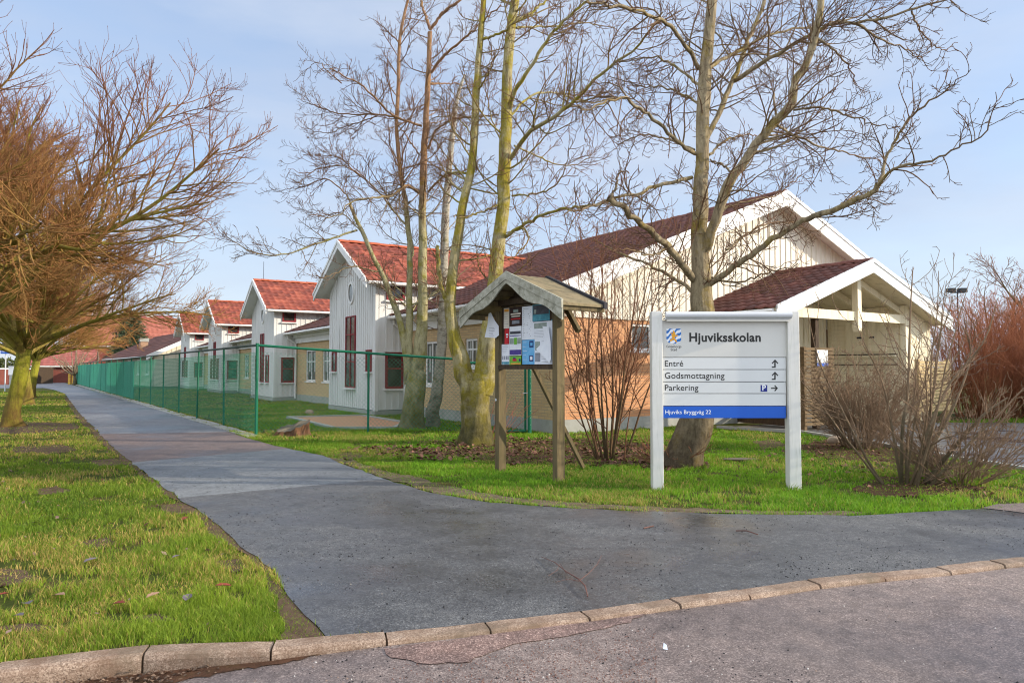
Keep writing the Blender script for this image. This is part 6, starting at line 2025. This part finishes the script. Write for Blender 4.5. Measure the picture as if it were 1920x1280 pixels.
# street sign on a pole
sp_ = G(9, 733)
ssn = thing("street_sign", "blue street name sign on a grey pole beside the mossy trunk", "sign", tuple(sp_))
mb = MB(); mb.tube([sp_ - UP * .1, sp_ + UP * (P(9, 640, sp_.y).z)], .04, 7); mb.build("pole", 'aluminium', ssn)
a, b = P(1, 663, sp_.y - .06), P(20, 650, sp_.y - .06)
mb = MB(); mb.box(a, Vector((b.x - a.x, 0, 0)), Vector((0, .03, 0)), UP * (b.z - a.z)); pl_ = mb.build("plate", 'sign_blue', ssn)
a2, b2 = P(4, 649, sp_.y - .06), P(13, 641, sp_.y - .06)
mb = MB(); mb.box(a2, Vector((b2.x - a2.x, 0, 0)), Vector((0, .03, 0)), UP * (b2.z - a2.z)); mb.build("upper_plate", 'parking_blue', ssn)
mb = MB()
for k in range(2):
    z = a.z + (b.z - a.z) * (.32 + .36 * k)
    for j in range(5): mb.box(Vector((a.x + .06 + j * .05 * (1.05), a.y - .003, z - .03)), Vector((.035, 0, 0)), Vector((0, .002, 0)), UP * .06)
mb.build("print", 'letter_white', pl_)
# electric cabinet
ec = G(22.5, 724); 
cab = thing("utility_cabinet", "white utility cabinet standing on a plinth beside the mossy trunk", "cabinet", tuple(ec))
mb = MB(); mb.cbox(ec + UP * 0, .32, .3, 1.0); mb.build("plinth", 'concrete', cab)
mb = MB(); mb.cbox(ec + UP * 1.0, .46, .36, .72); mb.cbox(ec + UP * 1.72, .52, .42, .05); mb.build("cabinet_body", 'white_trim', cab)
# yellow wooden boards standing by the fence
for k, px in enumerate((129.5, 136.5)):
    q = G(px, 720.6)
    mb = MB()
    for j in range(3): mb.box(q + Vector((-.12, 0, .02 + j * .36)), Vector((.24, 0, 0)), Vector((0, .05, 0)), UP * .33)
    mb.box(q + Vector((-.1, .05, 0)), Vector((.05, 0, 0)), Vector((0, .05, 0)), UP * 1.05)
    o = mb.build("yellow_board", 'yellow_wood', None, tuple(q)); tag(o, ["yellow board at the fence on the dark plank fence's side", "yellow board at the fence on the school's side"][k], "board", "yellow boards at the fence")
# radio mast far off
q = P(314, 692, 120); q.z = 0
mb = MB(); mb.tube([q, q + UP * (P(314, 597, 120).z)], .05, 5); mb.tube([q + UP * 9.2 - Vector((.7, 0, 0)), q + UP * 9.2 + Vector((.7, 0, 0))], .03, 5)
o = mb.build("antenna_mast", 'black_metal', None, tuple(q)); tag(o, "thin antenna mast against the sky above the brown-roofed building", "antenna")

# fir tree
def conifer(label, base, h, w, seed, mat='conifer'):
    rng = np.random.default_rng(seed)
    r = thing("fir_tree", label, "fir tree", tuple(base))
    T = Tubes(); b0 = np.array(base)
    trunk_tube(T, [tuple(b0), tuple(b0 + np.array([0, 0, h * .5])), tuple(b0 + np.array([0, 0, h * .97]))], [.3, .18, .03], 8, 10, .03, seed)
    T.build("trunk", 'bark_bush', r)
    n = 260
    f = rng.uniform(0.04, 1, n) ** .8
    z = h * (0.12 + .86 * f)
    az = rng.uniform(0, 6.283, n)
    L = w * (1 - f) ** .75 * rng.uniform(.7, 1.1, n) + .35
    Vs, Ts, Cs = [], [], []
    cnt = 0
    for k in range(n):
        d = np.array([math.cos(az[k]), math.sin(az[k]), rng.uniform(.05, .35)])
        m = int(70 + 60 * L[k] / w)
        t = rng.uniform(.15, 1, m)
        c = b0 + np.array([0, 0, z[k]]) + d * (L[k] * t)[:, None] + np.array([0, 0, -.25]) * (t ** 2)[:, None] * L[k] * .5 + rng.normal(size=(m, 3)) * .13 * np.array([1, 1, .7])
        dd = norm(d + rng.normal(size=(m, 3)) * .55) * rng.uniform(.18, .4, m)[:, None]
        s = norm(np.cross(dd, rng.normal(size=(m, 3)))) * .055
        Vs.append(np.stack([c - s, c + s, c + dd], 1).reshape(-1, 3))
        g = rng.uniform(.7, 1.35, m) * rng.uniform(.7, 1.3)
        Cs.append(np.repeat(np.stack([.085 * g, .115 * g, .062 * g], 1), 3, 0))
    V = np.concatenate(Vs); cols = np.concatenate(Cs)
    npmesh("crown", V, tris=np.arange(len(V)).reshape(-1, 3), mat=mat, parent=r, attrs={'tint': cols})
    return r
q = P(243, 692, 92); q.z = 0
conifer("bluish green fir tree standing behind the brown-roofed low building", q, 9.2, 3.1, 5)
# small bare trees and hedge at the far end
q = P(140, 692, 70); q.z = 0
plain_tree("small pale bare tree behind the far end of the path fence", q, 'bark_grey_bush', 4.6, 1.0, 51, 1.0, .14, per=(2.5, 3, 3), twig=.009)
q = P(98, 692, 88); q.z = 0
plain_tree("far bare russet tree beyond the fence bend, under the maple crowns", q, 'bark_willow', 8.0, 1.0, 52, 1.6, .18, per=(2, 3, 3), twig=.014)
q = P(195, 692, 118); q.z = 0
plain_tree("far russet leafless tree before the orange roofed house", q, 'bark_willow', 8.0, 1.0, 53, 1.6, .18, per=(2, 3, 3), twig=.016)

def leafy(label, base, sx, sy, h, seed, name="evergreen_bush", cat="bush", cols=((.05, .07, .02), (.12, .13, .04))):
    rng = np.random.default_rng(seed)
    m = 5000
    u = norm(rng.normal(size=(m, 3))); u[:, 2] = np.abs(u[:, 2])
    c = np.array(base) + u * rng.uniform(.55, 1.05, m)[:, None] * np.array([sx, sy, h])
    d = norm(u + rng.normal(size=(m, 3)) * .7) * .28; s = norm(np.cross(d, rng.normal(size=(m, 3)))) * .09
    V = np.stack([c - s, c + s, c + d], 1).reshape(-1, 3)
    t = rng.uniform(0, 1, m)[:, None]
    cc = np.array(cols[0]) * (1 - t) + np.array(cols[1]) * t
    o = npmesh(name, V, tris=np.arange(len(V)).reshape(-1, 3), mat='conifer', loc=tuple(base), attrs={'tint': np.repeat(cc, 3, 0)})
    tag(o, label, cat)
q = P(8, 692, 78); q.z = 0
leafy("dark clipped evergreen bush behind the red garden wall", q, 4.2, 2, 2.6, 61)
q = P(-70, 692, 74); q.z = 0
leafy("yellowish evergreen hedge clump at the picture's edge behind the wall", q, 3, 2, 2.4, 62, cols=((.10, .11, .03), (.2, .17, .05)))
# ================================================================== GRASS, LEAVES
PATHPOLY = [(p.x, p.y) for p in PL] + [(p.x, p.y) for p in KLINE if p.x > PL[-1].x] + [(40, KLINE[-1].y + 6), (40, PR[-1].y)] + [(p.x, p.y) for p in reversed(PR)]
YPOLY = [(p.x, p.y) for p in YARD]
SPPOLY = [(p.x, p.y) for p in SP]
SOILP = [[(p.x, p.y) for p in poly] for _, poly in soil_polys]
KPOLY = [(p.x, p.y) for p in KLINE] + [(60, 60), (60, 600), (-400, 600), (-60, KLINE[0].y)]
kbx = np.array([p.x for p in KLINE]); kby = np.array([p.y for p in KLINE])
def lawn_mask(xy):
    ok = xy[:, 1] > np.interp(xy[:, 0], kbx, kby) + 0.0
    ok &= ~in_poly(xy, PATHPOLY)
    ok &= ~in_poly(xy, YPOLY)
    ok &= ~in_poly(xy, SPPOLY)
    # buildings
    rel = xy - np.array([CORNER.x, CORNER.y])
    s = rel @ np.array([D2.x, D2.y]); t = rel @ np.array([D1.x, D1.y])
    ok &= ~((s > -0.02) & (t > -0.02))
    ok &= ~((s > 4.5) & (t > -2.9))
    # far road
    ok &= ~((xy[:, 0] < G(100, 718).x * xy[:, 1] / G(100, 718).y) & (xy[:, 1] > 52) & (xy[:, 1] < 86))
    return ok
def soil_mask(xy):
    m = np.zeros(len(xy), bool)
    for q in SOILP: m |= in_poly(xy, q)
    return m
def lerp3(a, b, t): return np.array(a) * (1 - t[:, None]) + np.array(b) * t[:, None]

rng = np.random.default_rng(77)
def blades(name, label, n, dist, azr, hscale, seed, pal, keep_soil=0.28, clumps=0.0):
    """n blades spread over the lawn, thinner with distance"""
    rng = np.random.default_rng(seed)
    az = np.radians(rng.uniform(azr[0], azr[1], n))
    d = np.exp(rng.uniform(math.log(dist[0]), math.log(dist[1]), n))
    xy = np.stack([np.sin(az) * d, np.cos(az) * d], 1)
    ok = lawn_mask(xy)
    xy = xy[ok]; d = d[ok]
    so = soil_mask(xy)
    bare = fbm(xy[:, 0] * 1.1, xy[:, 1] * 1.1, 5)
    fine = fbm(xy[:, 0] * 5, xy[:, 1] * 5, 9)
    keep = np.where(so, rng.random(len(xy)) < keep_soil, rng.random(len(xy)) < np.clip((0.63 - bare * .50 - fine * .52) * 7 + .05, 0.05, 1))
    xy = xy[keep]; d = d[keep]; bare = bare[keep]; fine = fine[keep]; so = so[keep]
    if clumps:
        cm = fbm(xy[:, 0] * 2.9 + 13, xy[:, 1] * 2.9, seed) > clumps
        xy, d, bare, fine, so = xy[cm], d[cm], bare[cm], fine[cm], so[cm]
    m = len(xy)
    dry = fbm(xy[:, 0] * 0.7 + 9, xy[:, 1] * 0.7, 21)
    tuft = fbm(xy[:, 0] * 2.2, xy[:, 1] * 2.2, 33)
    h = hscale * rng.uniform(.4, 1.3, m) * (0.30 + tuft * 1.35) * np.where(so, .6, 1)
    wdt = np.maximum(0.0016, 0.00042 * d) * rng.uniform(.7, 1.3, m)
    a = rng.uniform(0, 6.283, m)
    side = np.stack([np.cos(a), np.sin(a), np.zeros(m)], 1)
    b = rng.uniform(0, 6.283, m); lean = rng.uniform(.15, 1.0, m)
    ln = np.stack([np.cos(b) * lean, np.sin(b) * lean, np.zeros(m)], 1)
    p = np.stack([xy[:, 0], xy[:, 1], np.full(m, -0.022)], 1)
    mid = p + np.array([0, 0, 1]) * (h * .6)[:, None] + ln * (h * .3)[:, None]
    tip = p + np.array([0, 0, 1]) * (h * .95)[:, None] + ln * (h * .95)[:, None]
    w = side * wdt[:, None]
    p[:, 2] += np.where(so, 0.012, 0)
    V = np.stack([p - w, p + w, mid + w * .8, mid - w * .8, tip], 1).reshape(-1, 3)
    k = np.arange(m) * 5
    Q = np.stack([k, k + 1, k + 2, k + 3], 1); Tt = np.stack([k + 3, k + 2, k + 4], 1)
    patch = fbm(xy[:, 0] * 1.0 + 40, xy[:, 1] * 1.0, 55)
    t = np.clip(rng.normal(.45, .24, m) + (tuft - .5) * .6 + (patch - .5) * 1.3, 0, 1)
    col = lerp3(pal[0], pal[1], t)
    isdry = rng.random(m) < np.clip((dry - .42) * 1.6 + pal[4], 0.03, .55)
    dc = lerp3(pal[2], pal[3], rng.random(m))
    col = np.where(isdry[:, None], dc, col)
    cc = np.repeat(col[:, None, :], 5, 1)
    o = npmesh(name, V, quads=Q, tris=Tt, mat='grass_blade', attrs={'tint': cc.reshape(-1, 3)})
    o['kind'] = 'stuff'
    if label: o['label'] = label
    return o
PAL_L = ((.12, .20, .018), (.28, .38, .036), (.42, .31, .08), (.56, .42, .14), .14)
PAL_R = ((.09, .22, .012), (.24, .44, .028), (.32, .30, .07), (.45, .36, .11), .0)
blades("lawn_grass", "yellowish lawn grass beside the path under the pollarded trees", 620000, (3.3, 60), (-47, -8), 0.050, 1, PAL_L)
blades("lawn_grass", "bright green grass around the sign, noticeboard and trees", 520000, (7.3, 32), (-22, 38), 0.049, 2, PAL_R)

blades("tall_tufts", "longer tufts of grass standing out of the lawn", 260000, (3.3, 22), (-47, 38), 0.088, 3, ((.09, .18, .014), (.27, .37, .03), (.38, .29, .08), (.52, .40, .13), .05), 0.1, 0.62)

def scatter_leaves(name, label, pts, size, pal, seed, lift=(0, .02)):
    rng = np.random.default_rng(seed)
    m = len(pts)
    c = np.stack([pts[:, 0], pts[:, 1], rng.uniform(*lift, m)], 1)
    a = rng.uniform(0, 6.283, m)
    u = np.stack([np.cos(a), np.sin(a), rng.normal(size=m) * .3], 1)
    v = np.stack([-np.sin(a), np.cos(a), rng.normal(size=m) * .45], 1)
    s = size * rng.uniform(.5, 1.25, m)[:, None]
    up = np.array([0, 0, 1.]) * (s * rng.uniform(-.05, .5, m)[:, None])
    V = np.stack([c - u * s, c - v * s * .55 + up, c + u * s, c + v * s * .55 + up * .6], 1).reshape(-1, 3)
    k = np.arange(m) * 4
    Tt = np.concatenate([np.stack([k, k + 1, k + 2], 1), np.stack([k, k + 2, k + 3], 1)])
    col = lerp3(pal[0], pal[1], rng.random(m)); col *= rng.uniform(.6, 1.3, m)[:, None]
    o = npmesh(name, V, tris=Tt, mat='leaf', attrs={'tint': np.repeat(col, 4, 0)})
    o['kind'] = 'stuff'; o['label'] = label
    return o
def in_region(px_poly, n, seed):
    poly = [(G(*p).x, G(*p).y) for p in px_poly]
    xs = [p[0] for p in poly]; ys = [p[1] for p in poly]
    r = np.random.default_rng(seed)
    q = np.stack([r.uniform(min(xs), max(xs), n), r.uniform(min(ys), max(ys), n)], 1)
    q = q[in_poly(q, poly)]
    f = fbm(q[:, 0] * 2.4, q[:, 1] * 2.4, seed)
    return q[r.random(len(q)) < np.clip((f - .3) * 3, .05, 1)]
BR = ((.10, .045, .028), (.24, .12, .07))
scatter_leaves("fallen_leaves", "brown fallen leaves littered under the forked tree and the bare shrub", in_region([(640, 842), (760, 830), (880, 824), (960, 820), (1040, 822), (1180, 824), (1250, 836), (1300, 862), (1345, 876), (1250, 884), (1160, 876), (1070, 872), (960, 874), (880, 866), (760, 862)], 5200, 4), 0.045, BR, 4, (-.012, .035))
scatter_leaves("fallen_leaves", "brown fallen leaves under the bushes by the yard", in_region([(1400, 850), (1480, 834), (1580, 816), (1660, 824), (1740, 846), (1830, 880), (1910, 905), (1860, 930), (1660, 930), (1480, 880)], 1500, 6), 0.04, BR, 6, (-.012, .03))
scatter_leaves("fallen_leaves", "small fallen leaf scraps strewn over the grass beside the path", in_region([(0, 800), (140, 790), (250, 890), (420, 1010), (560, 1180), (300, 1200), (0, 1235)], 2000, 8), 0.026, ((.13, .07, .05), (.30, .20, .15)), 8, (-.005, .028))

scatter_leaves("fallen_leaves", "brown leaf debris lying on the bare soil between the lawn and the asphalt", in_region([(122, 740), (150, 775), (205, 830), (285, 892), (335, 930), (404, 974), (474, 1028), (524, 1080), (562, 1130), (616, 1194), (480, 1199), (500, 1150), (440, 1050), (330, 970), (240, 900), (150, 815)], 3400, 9), 0.020, ((.10, .06, .045), (.26, .17, .12)), 9, (-.01, .012))
def gutter_pts(n, seed):
    r = np.random.default_rng(seed)
    poly = [(p.x, p.y) for p in gp]
    xs = [p[0] for p in poly]; ys = [p[1] for p in poly]
    q = np.stack([r.uniform(-3.4, max(xs), n), r.uniform(min(ys), max(ys), n)], 1)
    return q[in_poly(q, poly)]
scatter_leaves("fallen_leaves", "damp leaf debris washed against the raised kerb face", gutter_pts(5200, 3), 0.012, ((.07, .045, .03), (.20, .13, .085)), 10, (-.1, -.065))
# single large fallen leaves on the near grass
def leaf(px, py, s, col, seed, label):
    rn = random.Random(seed)
    q = G(px, py)
    a = rn.uniform(0, 6.28)
    u = Vector((math.cos(a), math.sin(a), 0)); v = Vector((-math.sin(a), math.cos(a), 0))
    prof = [(-1, 0), (-.75, .35), (-.4, .62), (-.1, .5), (.1, .66), (.45, .4), (.7, .25), (1, 0)]
    mb = MB()
    def w(x, y): return q + u * x * s + v * y * s + UP * (0.02 + 0.35 * s * abs(y) + 0.15 * s * x * rn.uniform(.9, 1.1) + .012)
    top = [w(x, y) for x, y in prof]; bot = [w(x, -y * rn.uniform(.8, 1.1)) for x, y in prof]; mid = [w(x, 0) for x, y in prof]
    for k in range(len(prof) - 1):
        mb.face([mid[k], mid[k + 1], top[k + 1], top[k]]); mb.face([bot[k], bot[k + 1], mid[k + 1], mid[k]])
    o = mb.build("fallen_leaf", col, None, tuple(q))
    tag(o, label, "leaf", "large fallen leaves on the lawn")
M['leaf_red'] = weathered('leaf_red', rgb(104, 44, 34), rgb(140, 66, 50), 20, .6)
M['leaf_grey'] = weathered('leaf_grey', rgb(88, 80, 84), rgb(120, 110, 112), 20, .45)
M['leaf_tan'] = weathered('leaf_tan', rgb(140, 106, 86), rgb(172, 136, 112), 20, .6)
for k, (x, y, s, c, lab) in enumerate([
    (170, 1057, .052, 'leaf_grey', "dark grey curled leaf standing alone in the middle of the near lawn"),
    (418, 1106, .055, 'leaf_red', "dark red curled leaf near the path's edge"),
    (287, 1124, .045, 'leaf_tan', "tan leaf between the dark red leaf and the kerb joint"),
    (222, 1140, .048, 'leaf_red', "reddish leaf tucked in grass just above the first kerb joint"),
    (110, 1124, .05, 'leaf_tan', "pale shiny leaf lying flat close to the kerb"),
    (50, 1140, .055, 'leaf_grey', "wet grey leaf behind the long kerb stone"),
    (8, 1122, .04, 'leaf_red', "brown-red leaf at the picture's edge near the kerb"),
    (347, 977, .045, 'leaf_red', "brown leaf lying by the path where the dark asphalt begins"),
    (330, 1050, .032, 'leaf_grey', "small dark leaf half hidden in grass up the lawn"),
    (352, 1128, .05, 'leaf_grey', "flat dark grey leaf between the red leaf and kerb"),
    (34, 1163, .045, 'leaf_grey', "dark leaf closest to the long kerb stone at the edge")]):
    leaf(x, y, s, c, 100 + k, lab)

# grit on the asphalt
rngg = np.random.default_rng(15)
def grit(name, label, n, yr, xr, zf, seed, pal, size=(.003, .008)):
    r = np.random.default_rng(seed)
    d = np.exp(r.uniform(math.log(yr[0]), math.log(yr[1]), n)); x = r.uniform(xr[0], xr[1], n) * d
    xy = np.stack([x, d], 1)
    kb = np.interp(xy[:, 0], kbx, kby)
    m = in_poly(xy, PATHPOLY) if zf == 0 else (xy[:, 1] < kb - KW - 0.01)
    f = fbm(xy[:, 0] * 1.3, xy[:, 1] * 1.3, seed)
    m &= r.random(n) < np.clip((f - .35) * 3.5, .05, 1)
    xy = xy[m]; n = len(xy)
    z = np.zeros(n) if zf == 0 else -np.array([road_drop(q) for q in xy[:, 0]])
    s = r.uniform(*size, n) * r.choice([.6, 1, 1, 1.5], n)
    base = np.array([[1, 0, 0], [0, 1, 0], [-1, 0, 0], [0, -1, 0], [0, 0, 1]], float) * np.array([1, .75, .8])
    a = r.uniform(0, 6.283, n); ca, sa = np.cos(a), np.sin(a)
    bx = base[None, :, 0] * ca[:, None] - base[None, :, 1] * sa[:, None]; by = base[None, :, 0] * sa[:, None] + base[None, :, 1] * ca[:, None]
    V = np.stack([xy[:, :1] + bx * s[:, None], xy[:, 1:] + by * s[:, None], (z - .004)[:, None] + base[None, :, 2] * s[:, None] * 1.1 + .001], 2).reshape(-1, 3)
    k = np.arange(n) * 5
    T = np.concatenate([np.stack([k + i, k + (i + 1) % 4, k + 4], 1) for i in range(4)])
    t = r.random(n)
    col = np.where((t < .72)[:, None], np.array(pal[0]), np.where((t < .9)[:, None], np.array(pal[1]), np.array(pal[2])))
    o = npmesh(name, V, tris=T, mat='leaf', attrs={'tint': np.repeat(col, 5, 0)})
    o['kind'] = 'stuff'; o['label'] = label
grit("grit", "dark and pale grit scattered over the asphalt path", 12000, (3.9, 13), (-.55, .75), 0, 5, ((.02, .019, .019), (.05, .048, .045), (.22, .20, .18)), (.003, .007))
grit("grit", "reddish loose chippings along the kerb on the road", 5200, (3.35, 4.3), (-.17, .2), 1, 9, ((.16, .085, .065), (.22, .14, .11), (.05, .04, .04)), (.003, .007))
grit("grit", "dark grit scattered over the reddish road", 5200, (2.9, 5.8), (-.5, .8), 1, 6, ((.022, .02, .02), (.22, .16, .13), (.5, .46, .42)), (.003, .007))
